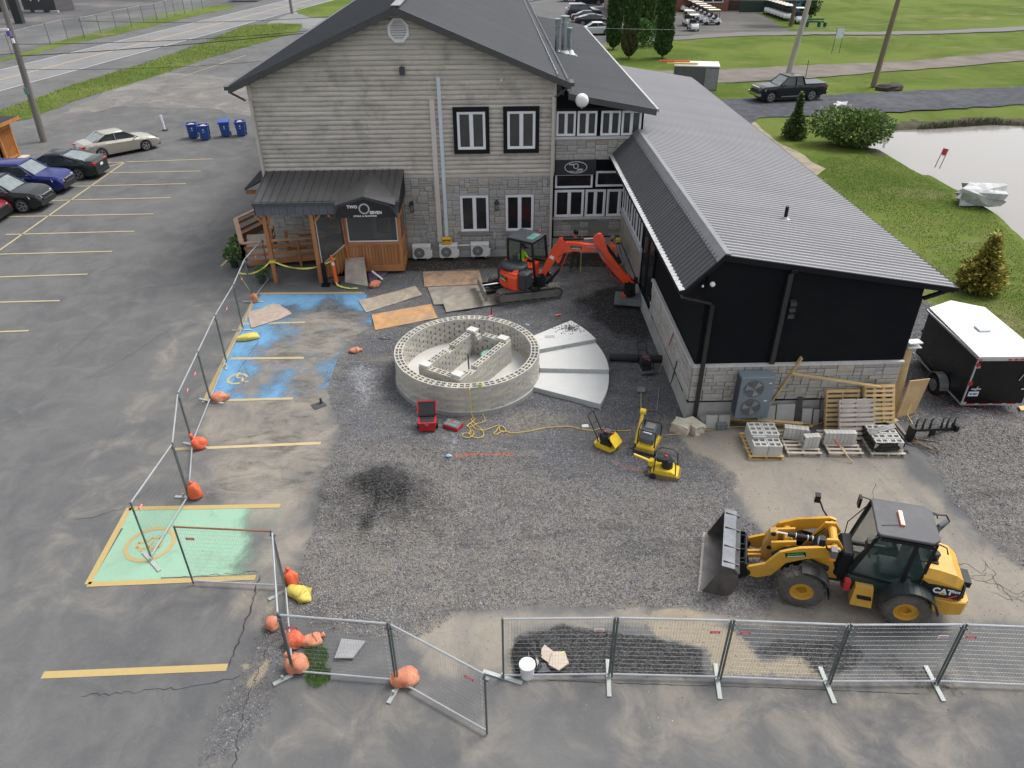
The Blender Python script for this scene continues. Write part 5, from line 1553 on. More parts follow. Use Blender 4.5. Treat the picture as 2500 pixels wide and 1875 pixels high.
fence_panel('left line fence panel along the top of the blue bay',r5,r6,[((-9.67,24.32),(-8.93,24.36))],[(.55,REDP)])
fence_panel('farthest left fence panel near the porch ramp',r6,r7,[((-9.93,26.76),(-9.09,26.69))],[(.5,REDP)])
# sandbags
ORG=mat('orange_sandbag',(.62,.10,.035),.65,var=.18,scale=5,bump=.03,bscale=9,dirt=(.55,.3,.2),dirt_amt=.5,dirt_scale=4)
ORG2=mat('faded_orange_sandbag',(.54,.19,.10),.75,var=.18,scale=5,bump=.03,bscale=9,dirt=(.5,.4,.3),dirt_amt=.6,dirt_scale=4)
YEB=mat('yellow_sandbag',(.55,.45,.09),.6,var=.15,scale=5,bump=.03,bscale=9)
def sandbag(label,p,size,m,rz=0,neck=None,flop=0):
 sx,sy,sz=size
 t=thing('sandbag',label,'sandbag',(p[0],p[1],gz(*p)),rz,group='sandbags holding the fence')
 rs=random.Random(label)
 mb=MB();rings=[]
 nr,n=9,22
 ph=[rs.uniform(0,6) for _ in range(6)]
 for i in range(nr+1):
  a=i/nr
  z=sz*(a**.9)
  r=math.sin(min(1,a*1.02)*PI*.5+PI*.5) if a>.5 else 1
  r=(1-(abs(a-.35)/.68)**2.6)**.5 if abs(a-.35)<.68 else .12
  if i==0: r=.75
  ring=[]
  for k in range(n):
   th=2*PI*k/n
   w=1+.10*math.sin(3*th+ph[0]+a*3)+.07*math.sin(5*th+ph[1]-a*2)+.11*math.sin(8*th+ph[2])*a*a+rs.uniform(-.03,.03)
   ring.append((sx*r*w*math.cos(th)+flop*a*sx*.4,sy*r*w*math.sin(th),z))
  rings.append(ring)
 mb.loft(rings);mb.build('bag_body',m,t,smooth=True,sub=1)
 if neck:
  nx_,ny_,nz_,nl=neck
  mb=MB();b0=Vector((flop*sx*.4+nx_*sx*.6,ny_*sy*.6,sz*(.86 if nz_>.5 else .45)))
  d=Vector((nx_,ny_,nz_)).normalized()
  rr=[]
  for i,(tt,rad) in enumerate(((-.12,.115),(-.02,.07),(.04,.022),(.09,.02),(.14,.045),(.19,.05))):
   c=b0+d*(tt*nl/.19);o1=d.orthogonal().normalized();o2=d.cross(o1)
   rr.append([tuple(c+(o1*math.cos(2*PI*k/10)+o2*math.sin(2*PI*k/10))*rad*(1+.25*(k%2))*(sx/.2)) for k in range(10)])
  mb.loft(rr);mb.build('bag_neck',m,t,smooth=True)
 return t
sandbag('small upright orange sandbag at the far corner of the blue bay',(-9.45,26.70),(.14,.13,.38),ORG2,.2,(0,0,1,.06))
sandbag('yellow sandbag lying on the blue bay',(-8.88,23.67),(.40,.19,.22),YEB,.35)
sandbag('orange sandbag on the lower edge of the blue bay',(-8.74,19.71),(.27,.20,.26),ORG2,-.1,(1,.2,.1,.14))
sandbag('pointed orange sandbag leaning on the fence below the blue bay',(-8.55,17.23),(.22,.19,.34),ORG,.3,(-.5,.2,.9,.2),flop=-.5)
sandbag('tall upright orange sandbag just above the green bay',(-7.94,15.02),(.17,.16,.50),ORG,0,(-.1,0,1,.12),flop=-.3)
sandbag('lone pale orange sandbag lying on the gravel pad',(-4.86,22.56),(.24,.13,.14),ORG2,0,(1,0,.2,.10))
sandbag('orange sandbag on the gravel by the leaning board',(-4.84,27.95),(.26,.19,.26),ORG2,.8,(-1,-.2,0,.12))
sandbag('pointed orange sandbag behind the yellow one',(-4.76,11.90),(.18,.16,.42),ORG,0,(-.1,.1,1,.16))
sandbag('open ended yellow sandbag on the gravel edge',(-4.50,11.56),(.34,.18,.22),YEB,-.6,(1,0,.1,.06))
sandbag('pale orange sandbag outside the fence corner',(-4.89,10.70),(.16,.15,.30),ORG2,.1)
sandbag('left one of the two touching orange sandbags in the corner',(-4.32,10.26),(.19,.21,.30),ORG,.5,(-.7,.5,.6,.12))
sandbag('right one of the two touching orange sandbags, faded',(-3.97,10.27),(.23,.17,.20),ORG2,.3,(1,.3,0,.14))
sandbag('orange sandbag next to the grass tuft',(-4.12,9.65),(.23,.21,.34),ORG2,.2,(-.7,.5,.6,.14),flop=-.4)
sandbag('orange sandbag at the foot of the swung out panel',(-1.90,9.27),(.28,.22,.30),ORG2,.2,(-1,-.1,.0,.14))
# boards on the ground
def board_sheet(label,pts,th,m,z=.02,name='plywood_sheet',cat='plywood'):
 cx_=sum(p[0] for p in pts)/len(pts);cy_=sum(p[1] for p in pts)/len(pts)
 mb=MB()
 hs=[max(gz(*p),0)+z for p in pts]
 n=len(pts)
 mb.add([(p[0]-cx_,p[1]-cy_,h_) for p,h_ in zip(pts,hs)]+[(p[0]-cx_,p[1]-cy_,h_+th) for p,h_ in zip(pts,hs)],
  [tuple(range(n))[::-1],tuple(n+i for i in range(n))]+[(i,(i+1)%n,n+(i+1)%n,n+i) for i in range(n)])
 return tag(mb.build(name,m,loc=(cx_,cy_,0)),label,cat,'boards laid on the ground')
def plym(name,c,d):
 return mat(name,c,.85,var=.22,scale=2.5,dirt=d,dirt_amt=.85,dirt_scale=1.6)
board_sheet('brown plywood sheet nearest the house, behind the blade',[(-2.95,29.23),(-.54,29.30),(-.36,27.88),(-2.79,27.75)],.02,plym('ply_brown',(.36,.24,.15),(.12,.10,.085)),.03)
board_sheet('grey plywood sheet under the other two by the excavator',[(-2.66,27.70),(-.50,27.85),(-.03,26.30),(-2.29,26.04)],.018,plym('ply_grey',(.25,.225,.195),(.14,.13,.12)),.025)
board_sheet('large grey plywood sheet in front of the dozer blade',[(-2.05,26.68),(.21,27.42),(.42,26.03),(-1.78,25.35)],.018,plym('ply_grey_b',(.27,.24,.20),(.15,.14,.12)),.045)
board_sheet('pale weathered plywood sheet next to the blue bay',[(-5.34,26.60),(-4.03,27.29),(-3.17,27.88),(-2.82,26.98),(-4.89,25.55)],.018,plym('ply_tan',(.33,.28,.22),(.17,.15,.13)))
board_sheet('orange stained plywood sheet nearest the ring wall',[(-4.65,25.33),(-2.41,26.11),(-2.10,24.96),(-4.35,24.10)],.018,plym('ply_orange',(.44,.25,.11),(.20,.19,.18)))
board_sheet('brown hardboard offcut lying on the blue bay',[(-9.39,25.46),(-9.40,25.84),(-9.01,26.07),(-8.53,26.44),(-8.04,26),(-7.72,25.56),(-8.15,25.11),(-9,24.46)],.02,plym('ply_pinkish',(.38,.30,.25),(.25,.21,.18)),.02)
board_sheet('grey plastic board lying among the orange sandbags',[(-3.35,10.30),(-2.83,10.22),(-3.04,9.81),(-3.42,9.82)],.05,mat('grey_board',(.25,.25,.255),.7,var=.1),.03)
lb=[(-6.16,28.41),(-5.14,27.97)]
mb=MB();tl=[(-6.17,.75),(-5.37,.81)]
mb.prism([(lb[0][0],lb[0][1],.02),(lb[1][0],lb[1][1],.02),(tl[1][0],29.15,tl[1][1]),(tl[0][0],29.15,tl[0][1])],(0,.02,.015))
tag(mb.build('leaning_board',plym('ply_pale_lean',(.38,.33,.275),(.28,.25,.21))),'weathered board leaning against the front of the vestibule','plywood','boards laid on the ground')
board_sheet('purple foam board poking out beside the leaning board',[(-5.36,29.46),(-4.41,29.42),(-4.54,28.92),(-5.12,28.33)],.05,mat('purple_foam',(.12,.085,.15),.8),.02,'foam_board','foam board')
mb=MB();a_,b_=(-5.06,28.86,.30),(-4.60,28.56,.05);mb.beam(a_,b_,.06,.05)
tag(mb.build('white_strip',WHITEV),'white plastic strip sloping over the purple foam board','strip')
# delineator,bollard,planters,tape
c_=(-6.49,28.34)
dl=thing('traffic_delineator','orange traffic delineator post with white bands tied with yellow tape','traffic post',(c_[0],c_[1],0))
mb=MB();mb.tube([(0,0,.05),(-.03,.02,.6),(-.07,.05,1.25)],[.085,.07,.05],12);mb.build('tube',mat('safety_orange',(.80,.14,.03),.5),dl)
for z0_,z1_,nm in ((.40,.53,0),(.82,.95,0)):
 f_=lambda z: (-.03*z/.6 if z<.6 else lerp(-.03,-.07,(z-.6)/.65),.02*z/.6 if z<.6 else lerp(.02,.05,(z-.6)/.65))
 mb=MB();mb.cyl((*f_(z0_),z0_),(*f_(z1_),z1_),.083-z0_*.022,.081-z1_*.022,12);mb.build('reflective_band',mat('reflective_white',(.75,.75,.76),.4),dl)
mb=MB();mb.lathe([(.2,0),(.2,.04),(.1,.07)],8);mb.build('rubber_base',mat('rubber_black',(.02,.02,.02),.8),dl)
c_=(-6.90,28.16)
bo=thing('black_bollard','slim black cylindrical ashtray post beside the orange delineator','bollard',(c_[0],c_[1],0))
mb=MB();mb.box((0,0,.03),(.34,.3,.06));mb.build('base',BLACKT,bo)
mb=MB();mb.cyl((0,0,.05),(0,0,.92),.10,.085,12);mb.lathe([(.09,.92),(.10,.94),(.07,1.0),(.03,1.01)],12);mb.build('column',BLACKT,bo)
LEAF=[mat('planter_leaf',(.06,.14,.03),.6,var=.3,scale=4,rnd=.2),mat('planter_leaf_light',(.14,.20,.07),.6,var=.3,scale=4)]
def leaves(mb,c,r,n,s,rs,up=.3,shell=.0):
 for _ in range(n):
  while True:
   q=Vector((rs.uniform(-1,1),rs.uniform(-1,1),rs.uniform(-1,1)))
   if shell<q.length<1:
    break
  p=Vector(c)+Vector((q.x*r[0],q.y*r[1],q.z*r[2]))
  d=(q+Vector((rs.uniform(-.6,.6),rs.uniform(-.6,.6),rs.uniform(-.2,.6)+up))).normalized()
  o1=d.orthogonal().normalized();o1.rotate(Matrix.Rotation(rs.uniform(0,6.3),3,d))
  L=s*rs.uniform(.6,1.4);w=L*rs.uniform(.3,.5)
  mb.cur=rs.random()<.35
  mb.add([p,p+d*L*.5+o1*w,p+d*L,p+d*L*.5-o1*w],[(0,1,2,3)])
 mb.cur=0
for lab,px_,r_,h_ in (('potted plant with a dark pot beside the left porch post',(-9.62,28.56),.24,.38),('potted shrub outside the ramp, nearer the camera',(-11.24,30.24),.34,.55),('potted shrub outside the ramp, against its rail',(-11.24,31.15),.36,.75)):
 t=thing('potted_plant',lab,'potted plant',(px_[0],px_[1],0))
 mb=MB();mb.lathe([(.14,0),(.19,.32),(.20,.33),(.17,.33),(.15,.28)],12);mb.build('pot',mat('pot_green_black',(.015,.03,.025),.6),t)
 mb=MB();leaves(mb,(0,0,.32+h_/2),(r_,r_,h_/2),260,.14,random.Random(lab));mb.build('foliage',LEAF,t,kind='stuff')
def drape(pts,w,m,name,label,cat,flat=False):
 mb=MB();pts=[Vector(p) for p in pts]
 vs=[]
 for i,p in enumerate(pts):
  tw=.4*math.sin(i*1.3)
  o=Vector((0,math.sin(tw)*w/2,math.cos(tw)*w/2)) if not flat else Vector((math.sin(i)*w/2,w/2,.004))
  vs+=[p+o,p-o]
 mb.add(vs,[(2*i,2*i+1,2*i+3,2*i+2) for i in range(len(pts)-1)])
 mb.add([v+Vector((0,.003,0)) for v in vs],[(2*i,2*i+2,2*i+3,2*i+1) for i in range(len(pts)-1)])
 return tag(mb.build(name,m),label,cat)
TAPE=mat('caution_yellow',(.62,.66,.12),.5,var=.3,scale=8)
def sag(a,b_,s,n=12):
 a,b_=Vector(a),Vector(b_)
 return [a.lerp(b_,k/n)-Vector((0,0,s*4*(k/n)*(1-k/n))) for k in range(n+1)]
drape(sag((-8.96,28.5,.95),(-6.45,28.6,1.02),.38),.07,TAPE,'caution_tape','yellow caution tape sagging from the left porch post to the delineator','caution tape')
drape(sag((-9.14,28.5,.95),(-10.3,27.9,.75),.22)+sag((-10.3,27.9,.75),(-9.05,26.1,.3),.1)[1:],.07,TAPE,'caution_tape','yellow caution tape from the porch post down to the first sandbag','caution tape')
mb=MB();mb.bx(-9.15,-8.95,28.49,28.71,.9,1.0)
tag(mb.build('tape_wrap',TAPE),'yellow caution tape wrapped round the left porch post','caution tape')
drape([Vector((*(-6.51,28.26),.1)),Vector((*(-6.37,28.02),.06)),Vector((*(-6.14,27.85),.05)),Vector((*(-5.82,27.72),.05)),Vector((*(-5.52,27.75),.05))],.08,TAPE,'caution_tape','loose end of yellow caution tape trailing on the ground','caution tape',True)
# outdoor units
ACW=mat('ac_white',(.66,.67,.66),.5,var=.03)
GRILLE=mat('fan_grille',(.10,.105,.11),.5)
def fan_face(mb,cx,cz,r,y,spokes=14,rings=5):
 for q in range(1,rings+1):
  rr=r*q/rings
  for k in range(20):
   a0,a1=2*PI*k/20,2*PI*(k+1)/20
   mb.beam((cx+rr*math.cos(a0),y,cz+rr*math.sin(a0)),(cx+rr*math.cos(a1),y,cz+rr*math.sin(a1)),.006,.006,up=(0,1,0))
 for k in range(spokes):
  a0=2*PI*k/spokes
  mb.beam((cx,y,cz),(cx+r*math.cos(a0),y,cz+r*math.sin(a0)),.006,.006,up=(0,1,0))
def ac_unit(label,x0,z0,w=.80,h=.58):
 t=thing('air_conditioner',label,'air conditioner',(x0,30.55,z0),group='wall mounted heat pump units')
 mb=MB();mb.bx(0,w,0,.32,0,h);mb.bx(-.01,w+.01,-.01,.33,h-.09,h+.01);mb.build('casing',ACW,t,bevel=.012)
 mb=MB();mb.lathe([(.235,-.012),(.215,-.02),(.21,.0)],24,axis='y',c=(w*.38,0,h*.47));mb.cyl((w*.38,-.002,h*.47),(w*.38,-.006,h*.47),.22,n=24);mb.build('fan_recess',mat('fan_dark',(.07,.075,.08),.6),t)
 mb=MB();fan_face(mb,w*.38,h*.47,.215,-.018);mb.cyl((w*.38,-.03,h*.47),(w*.38,-.015,h*.47),.04,n=12);mb.build('fan_grille',mat('grille_grey',(.40,.42,.42),.5),t)
 mb=MB();mb.bx(w,w+.06,.05,.25,.05,.30);mb.build('valve_cover',ACW,t)
 for k in (.12,.78):
  mb=MB();mb.bx(w*k,w*k+.05,-.02,.45,-.05,0);mb.build('bracket',GALV,t)
 mb=MB();mb.box((w*.8,-.004,h*.82),(.1,.004,.02));mb.build('badge',mat('badge_grey',(.3,.35,.38),.5),t)
 return t
xs_=[(-3.48,.11),(-2.29,.13),(-.90,.16)]
ac_unit('leftmost of the three white outdoor units on the stone wall',xs_[0][0],xs_[0][1])
ac_unit('middle white outdoor unit with a yellow case on top',xs_[1][0],xs_[1][1])
ac_unit('rightmost of the three white outdoor units, under the right window',xs_[2][0],xs_[2][1])
yc=thing('yellow_tool_case','rounded yellow tool case on top of the middle outdoor unit','tool case',(xs_[1][0]+.13,30.6,xs_[1][1]+.6))
mb=MB();mb.bx(0,.42,0,.2,0,.17);mb.build('lower_shell',mat('case_yellow',(.70,.38,.02),.45),yc,bevel=.03)
mb=MB();mb.bx(0,.42,0,.2,.175,.30);mb.build('upper_shell',mat('case_yellow',(.70,.38,.02),.45),yc,bevel=.03)
mb=MB();mb.tube([(.13,-.02,.17),(.13,-.05,.22),(.29,-.05,.22),(.29,-.02,.17)],.014,6);mb.bx(.06,.1,-.012,0,.14,.21);mb.bx(.32,.36,-.012,0,.14,.21);mb.build('handle',BLACKT,yc)
mb=MB();mb.tube([(-2.35+.55,30.75,.62),(-1.0,30.75,.64),(-.95,30.75,.64)],.025,6)
tag(mb.build('pipe_run',WHITEV),'white insulated pipe between the middle and right outdoor units','pipe')
# tall heat pump on the annex
hp=thing('tall_heat_pump','tall blue grey outdoor unit with two stacked fans on the stone wall','heat pump',(7.06,17.45,.42))
HPM=mat('blue_grey_casing',(.165,.205,.235),.5,var=.05)
mb=MB();mb.bx(0,.98,0,.42,0,1.42);mb.build('casing',HPM,hp,bevel=.012)
for cz_ in (.40,1.04):
 mb=MB();mb.cyl((.40,.0,cz_),(.40,-.02,cz_),.285,n=28);f_=mb.build('fan_recess',mat('fan_dark2',(.09,.105,.115),.6),hp)
 mb=MB();fan_face(mb,.40,cz_,.28,-.028,18,6);mb.build('fan_grille',mat('grille_slate',(.19,.22,.24),.5),f_)
 mb=MB()
 for k in range(3):
  a0=k*2*PI/3+.5
  mb.prism([(.4,-.022,cz_),(.4+.26*math.cos(a0),-.022,cz_+.26*math.sin(a0)),(.4+.25*math.cos(a0+.7),-.022,cz_+.25*math.sin(a0+.7))],(0,-.004,0))
 mb.build('fan_blade',mat('blade_grey',(.30,.30,.29),.5),f_)
mb=MB()
for k in range(26):
 mb.bx(-.012,0,.03,.39,.06+k*.05,.08+k*.05)
mb.build('side_fins',mat('fin_dark',(.06,.07,.08),.5),hp)
mb=MB();mb.box((.85,-.004,1.22),(.07,.004,.03));mb.box((.80,-.004,.62),(.09,.004,.04));mb.build('label_plate',WHP,hp)
for k in (.1,.8):
 mb=MB();mb.bx(k,k+.06,0,.5,-.06,0);mb.build('bracket',GALV,hp)
mb=MB();mb.bx(.99,1.06,.3,.5,.7,.78);mb.build('isolator',mat('isolator',(.3,.36,.4),.5),hp)
# pallets,block stacks
PALW=mat('pallet_grey_wood',(.40,.345,.29),.85,var=.2,scale=3,rnd=.15)
PALN=mat('pallet_new_wood',(.52,.36,.17),.8,var=.15,scale=3,rnd=.12)
def pallet_parts(t,w,d,m,n=7,z=.0,flip=1):
 for k in range(3):
  mb=MB();y_=lerp(-d/2+.05,d/2-.05,k/2);mb.bx(-w/2,w/2,y_-.02,y_+.02,.018,.105);mb.build('stringer',m,t)
 for zz in (.105,0):
  nn=n if zz else max(3,n//2)
  for k in range(nn):
   mb=MB();x_=lerp(-w/2+.05,w/2-.05,k/(nn-1));mb.bx(x_-.045,x_+.045,-d/2,d/2,zz,zz+.016);mb.build('deck_board',m,t)
def pallet(label,loc,rz,w,d,m,n=7,rot=None):
 t=thing('pallet',label,'pallet',loc,rz,group='wooden pallets')
 if rot:
  t.rotation_euler=rot
 pallet_parts(t,w,d,m,n)
 return t
def mid(*q):
 return (sum(p[0] for p in q)/len(q),sum(p[1] for p in q)/len(q))
PAL=[(7.63,16.58),(8.76,16.68),(9.93,16.63),(11.10,16.56)]
labs=['pallet under the two columns of grey blocks','pallet under two small groups of blocks','pallet under one row of blocks with a mallet','pallet under the blocks wrapped in black plastic']
for k,c_ in enumerate(PAL):
 pallet(labs[k],(c_[0],c_[1],0),RAD(90-3),1.15,.98,PALW if k else PALN)
HBK=[mat('grey_pallet_block',(.46,.455,.43),.9,var=.1,scale=4,rnd=.1,bump=.003,bscale=40)]
hb_top=block_mesh(.385,.19,.105,HBK[0],True,rows=1)
hb_low=block_mesh(.385,.19,.105,HBK[0],False)
def stack(label,loc,cells,rz=0,layers=1,ex=None):
 t=thing('block_stack',label,'block stack',loc,rz,group='stacks of concrete blocks on pallets')
 for (x_,y_,l_) in cells:
  for q in range(l_):
   inst('block',hb_top if q==l_-1 else hb_low,t,(x_,y_,q*.108),(0,0,random.uniform(-.02,.02)))
 return t
cells=[(sx,sy,(3 if sy<-.2 else 4)) for sx in (-.2,.2) for sy in (-.42,-.22,-.02,.18,.38)]
stack('neat double column of grey blocks on the leftmost pallet',(PAL[0][0]+.02,PAL[0][1],.122),cells,RAD(-3))
mb=MB();mb.bx(-.19,.19,-.06,.06,0,.07);tag(mb.build('steel_channel',mat('channel_steel',(.5,.53,.55),.4,metal=.4),loc=(PAL[0][0]-.17,PAL[0][1]-.12,.122+.108*3+.005)),'bright steel piece lying on the leftmost block stack','steel piece')
up_me=block_mesh(.385,.10,.19,HBK[0],False)
def upright(label,loc,n,rz,second=None):
 t=thing('block_stack',label,'block stack',loc,rz,group='stacks of concrete blocks on pallets')
 for k in range(n):
  o=inst('block',hb_top,t,(k*.112,0,.19),(0,PI/2,0))
  o.rotation_euler=(0,PI/2,PI/2*0)
 return t
def slab_row(label,loc,n,rz,L=.385):
 t=thing('block_stack',label,'block stack',loc,rz,group='stacks of concrete blocks on pallets')
 for k in range(n):
  o=inst('block',hb_top,t,(k*.112,0,.385/2))
  o.rotation_euler=(0,-PI/2,0) if k%2 else (0,-PI/2,0)
 return t
slab_row('far group of upright blocks on the second pallet',(PAL[1][0]-.30,PAL[1][1]+.22,.122),6,RAD(-14))
slab_row('near group of upright blocks on the second pallet',(PAL[1][0]+.10,PAL[1][1]-.24,.122),4,RAD(4))
slab_row('single row of upright blocks on the third pallet',(PAL[2][0]-.42,PAL[2][1]-.02,.122),8,RAD(-4))
mal=thing('sledge_hammer','long handled hammer with a red grip leaning on the third block pallet','hammer',(0,0,0))
a_,b_=Vector((9.96,15.76,.03)),Vector((9.48,16.19,.55))
mb=MB();mb.tube([a_,a_.lerp(b_,.7)],.018,6);mb.build('handle',mat('handle_wood',(.50,.33,.15),.6),mal)
mb=MB();mb.tube([a_.lerp(b_,.7),b_],.02,6);mb.build('grip',mat('grip_red',(.5,.04,.05),.5),mal)
cells=[(sx,sy,2) for sx in (-.2,.2) for sy in (-.36,-.14,.08,.30)]
stack('blocks half wrapped in black plastic film on the rightmost pallet',(PAL[3][0],PAL[3][1],.122),[(c[0],c[1],3) for c in cells],RAD(-3))
film=MB()
def crumple(mb,c,size,amp,seed,nx=18,nz=5):
 rs=random.Random(seed)
 rings=[]
 for i in range(nz+1):
  a=i/nz;ring=[]
  for k in range(nx):
   th=2*PI*k/nx
   sq=1/max(abs(math.cos(th)),abs(math.sin(th)),.72)
   r_=1+amp*rs.uniform(-1,1)
   ring.append((c[0]+size[0]*math.cos(th)*sq*r_,c[1]+size[1]*math.sin(th)*sq*r_,c[2]+size[2]*a+rs.uniform(-.02,.02)))
  rings.append(ring)
 return rings
PLAS=mat('black_plastic_film',(.012,.012,.013),.25,var=.2,bump=.02,bscale=9)
film.loft(crumple(film,(0,0,.12),(.44,.48,.30),.05,3),cap=False)
for k in range(3):
 film.prism([(-.46,-.1+k*.08,.44),(.46,.2+k*.1,.44),(.46,.3+k*.09,.46),(-.46,.02+k*.08,.46)],(0,0,.008)) if k<2 else None
film.prism([(.44,-.3,.3),(.78,-.36,.16),(.74,-.22,.1),(.44,-.15,.2)],(0,0,.02))
tag(film.build('black_wrap',PLAS,loc=(PAL[3][0],PAL[3][1],.02)),'torn black plastic film round the blocks on the rightmost pallet','plastic film')
# pallets leaning on the annex wall
def leaning(label,x0,x1,yb,yt,ztop,m,n=9,vert=False,th=.12):
 w=x1-x0;L=math.hypot(yt-yb,ztop)
 t=thing('pallet',label,'pallet',((x0+x1)/2,yb,.01),group='wooden pallets')
 ang=math.atan2(ztop,yt-yb)
 M=Matrix.Rotation(ang,4,'X')
 if not vert:
  for k in range(3):
   mb=MB();mb.T=M;x_=lerp(-w/2+.03,w/2-.03,k/2);mb.bx(x_-.02,x_+.02,0,L,.018,.105);mb.build('stringer',m,t)
  for k in range(n):
   for zz in (.107,0):
    mb=MB();mb.T=M;y_=lerp(.05,L-.05,k/(n-1));mb.bx(-w/2,w/2,y_-.042,y_+.042,zz,zz+.018)
    if zz or k%2==0: mb.build('deck_board',m,t)
 else:
  for k in range(3):
   mb=MB();mb.T=M;y_=lerp(.04,L-.04,k/2);mb.bx(-w/2,w/2,y_-.05,y_+.05,.09,.11);mb.build('deck_board',m,t)
  for k in range(4):
   mb=MB();mb.T=M;x_=lerp(-w/2+.03,w/2-.03,k/3);mb.bx(x_-.045,x_+.045,0,L,.0,.09);mb.build('stringer',m,t)
  for k in range(n):
   mb=MB();mb.T=M;y_=lerp(.05,L-.05,k/(n-1));mb.bx(-w/2,w/2,y_-.035,y_+.035,.11,.128);mb.build('deck_board',m,t)
 return t
leaning('yellow new wood pallet leaning at the far left of the group',9.75,10.75,17.35,17.85,1.12,PALN)
leaning('yellow new wood pallet leaning rightmost against the corner',10.85,11.75,17.15,17.85,1.25,PALN,11,True)
leaning('grey weathered pallet leaning in front of the yellow ones',9.98,11.02,16.85,17.45,1.02,PALW)
mb=MB();mb.T=Matrix.Rotation(math.atan2(1.1,.45),4,'X');mb.bx(0,.9,0,1.05,0,.03)
tag(mb.build('foam_board',mat('white_foam',(.7,.74,.78),.6),loc=(10.1,17.02,.08)),'white panel stood between the grey and yellow pallets','panel')
# lumber against the annex and on the ground
LUM=mat('new_lumber',(.56,.40,.19),.75,var=.15,scale=2,stretch=(.3,1,1),rnd=.1)
def plank(label,a,b_,w=.14,h=.04,m=LUM,up=(0,0,1),name='lumber_plank'):
 a,b_=Vector(a),Vector(b_);c=(a+b_)/2
 mb=MB();mb.beam(a-c,b_-c,w,h,up)
 return tag(mb.build(name,m,loc=tuple(c)),label,'lumber','loose lumber by the annex')
fa,fb=(8.84,2.22),(8.65,1.73)
plank('diagonal plank leaning on the wall right of the heat pump',(8.01,17.94,.05),(fa[0],17.88,fa[1]),.04,.13,up=(0,1,0))
fc,fd=(8.64,1.73),(11.21,1.37)
plank('plank running from the diagonal one to the leaning pallets',(fc[0],17.8,fc[1]),(fd[0],17.55,fd[1]),.04,.10,up=(0,1,0))
plank('long plank on the ground in front of the wall base',(6.30,17.98,.10),(9.38,17.44,.10),.12,.05)
plank('second long plank lying beside the longest one',(6.72,17.92,.16),(9.16,17.49,.16),.12,.04)
plank('short orange plank at the right end of the lumber',(8.83,17.54,.10),(9.46,17.43,.10),.07,.05,mat('orange_lumber',(.55,.29,.07),.7))
mb=MB()
a_,b_=Vector((7.03,17.72,.08)),Vector((9.08,17.38,.06))
for k in range(8):
 o=Vector((0,-.06+k*.02,(k%3)*.025));mb.tube([a_+o,b_+o],.008,4)
tag(mb.build('rebar_bundle',mat('rusty_rebar',(.16,.10,.07),.8,var=.3)),'bundle of rusty mesh and rebar lying before the lumber','rebar')
# concrete pavers stood against the footing
PAV=mat('grey_paver',(.36,.365,.35),.85,var=.08,rnd=.08)
for lab,x0_,x1_,zt,y_ in (('square paver leaning left of the downpipe elbow',6.28,6.62,.36,17.6),('second small paver leaning right of the downpipe',6.66,7.0,.36,17.6),('tall paver stood behind the diagonal plank',7.85,8.38,.56,17.7),
      ('large square paver right of the diagonal plank',8.42,8.96,.60,17.7),('medium paver beside the dark rods',9.2,9.5,.44,17.7),('small upright block left of the pallets',9.55,9.72,.4,17.7)):
 mb=MB();mb.T=Matrix.Rotation(RAD(74),4,'X');mb.bx(0,x1_-x0_,0,zt+.05,0,.06)
 tag(mb.build('paver',PAV,loc=(x0_,y_,.0)),lab,'paver','pavers by the annex footing')
for k in range(4):
 mb=MB();mb.beam((0,0,0),(.03,.28,.85),.03,.03)
 tag(mb.build('dark_rod',mat('dark_wood_rod',(.07,.065,.06),.8),loc=(9.0+k*.045,17.62,0)),('first','second','third','fourth')[k]+' from the left of four dark rods against the footing','rod','dark rods against the footing')
plank('dark board stood left of the leaning pallets',(9.73,17.7,0),(9.74,17.92,.85),.03,.03,mat('dark_board',(.06,.06,.06),.8))
# stone blocks and odds
ROCKB=mat('buff_split_stone',(.50,.46,.37),.9,var=.2,scale=3,bump=.02,bscale=10)
def rough_block(label,c,size,rz,name='stone_block',m=ROCKB,seed=1,cat='stone block',jit=.04):
 rs=random.Random(seed);mb=MB()
 sx,sy,sz=size;n=3
 pts={}
 vs,fs=[],[]
 def vid(p):
  k=tuple(round(q,4) for q in p)
  if k not in pts:
   pts[k]=len(vs)
   vs.append(tuple(q+rs.uniform(-jit,jit)*s for q,s in zip(p,(sx,sy,sz))))
  return pts[k]
 for ax in range(3):
  for sgn in (-1,1):
   for i in range(n):
    for j in range(n):
     q=[]
     for (u_,v_) in ((i,j),(i+1,j),(i+1,j+1),(i,j+1)):
      p=[0,0,0];p[ax]=sgn*.5;p[(ax+1)%3]=-.5+u_/n;p[(ax+2)%3]=-.5+v_/n
      q.append(vid((p[0]*sx,p[1]*sy,p[2]*sz)))
     fs.append(tuple(q) if sgn>0 else tuple(q[::-1]))
 mb.add(vs,fs)
 return tag(mb.build(name,m,loc=(c[0],c[1],gz(c[0],c[1])+sz/2-.01),rz=rz),label,cat)
rough_block('left pale split stone block near the annex corner',(5.52,17.48),(.52,.42,.32),RAD(-35),seed=4,jit=.05)
rough_block('right pale split stone block touching its twin',(5.90,17.50),(.38,.55,.30),RAD(28),seed=9,jit=.05)
rough_block('small grey concrete block beside the split stones',(6.31,17.82),(.30,.26,.2),.3,m=PAV,seed=3,name='grey_block',jit=.02)
rough_block('dark weathered block under the lumber end',(6.73,17.57),(.3,.26,.22),.1,m=mat('dark_block',(.15,.16,.17),.8),seed=5,name='dark_block',jit=.03)
rough_block('blueish rubble left of the pavers',(9.22,17.88),(.3,.16,.12),.1,m=mat('blue_rubble',(.16,.18,.21),.8),seed=6,name='rubble',jit=.1)
board_sheet('small pale wood offcut in front of the annex corner',[(11.95,17.75),(12.12,17.76),(12.14,17.61),(11.94,17.56)],.03,PALN,.02,'wood_offcut','offcut')
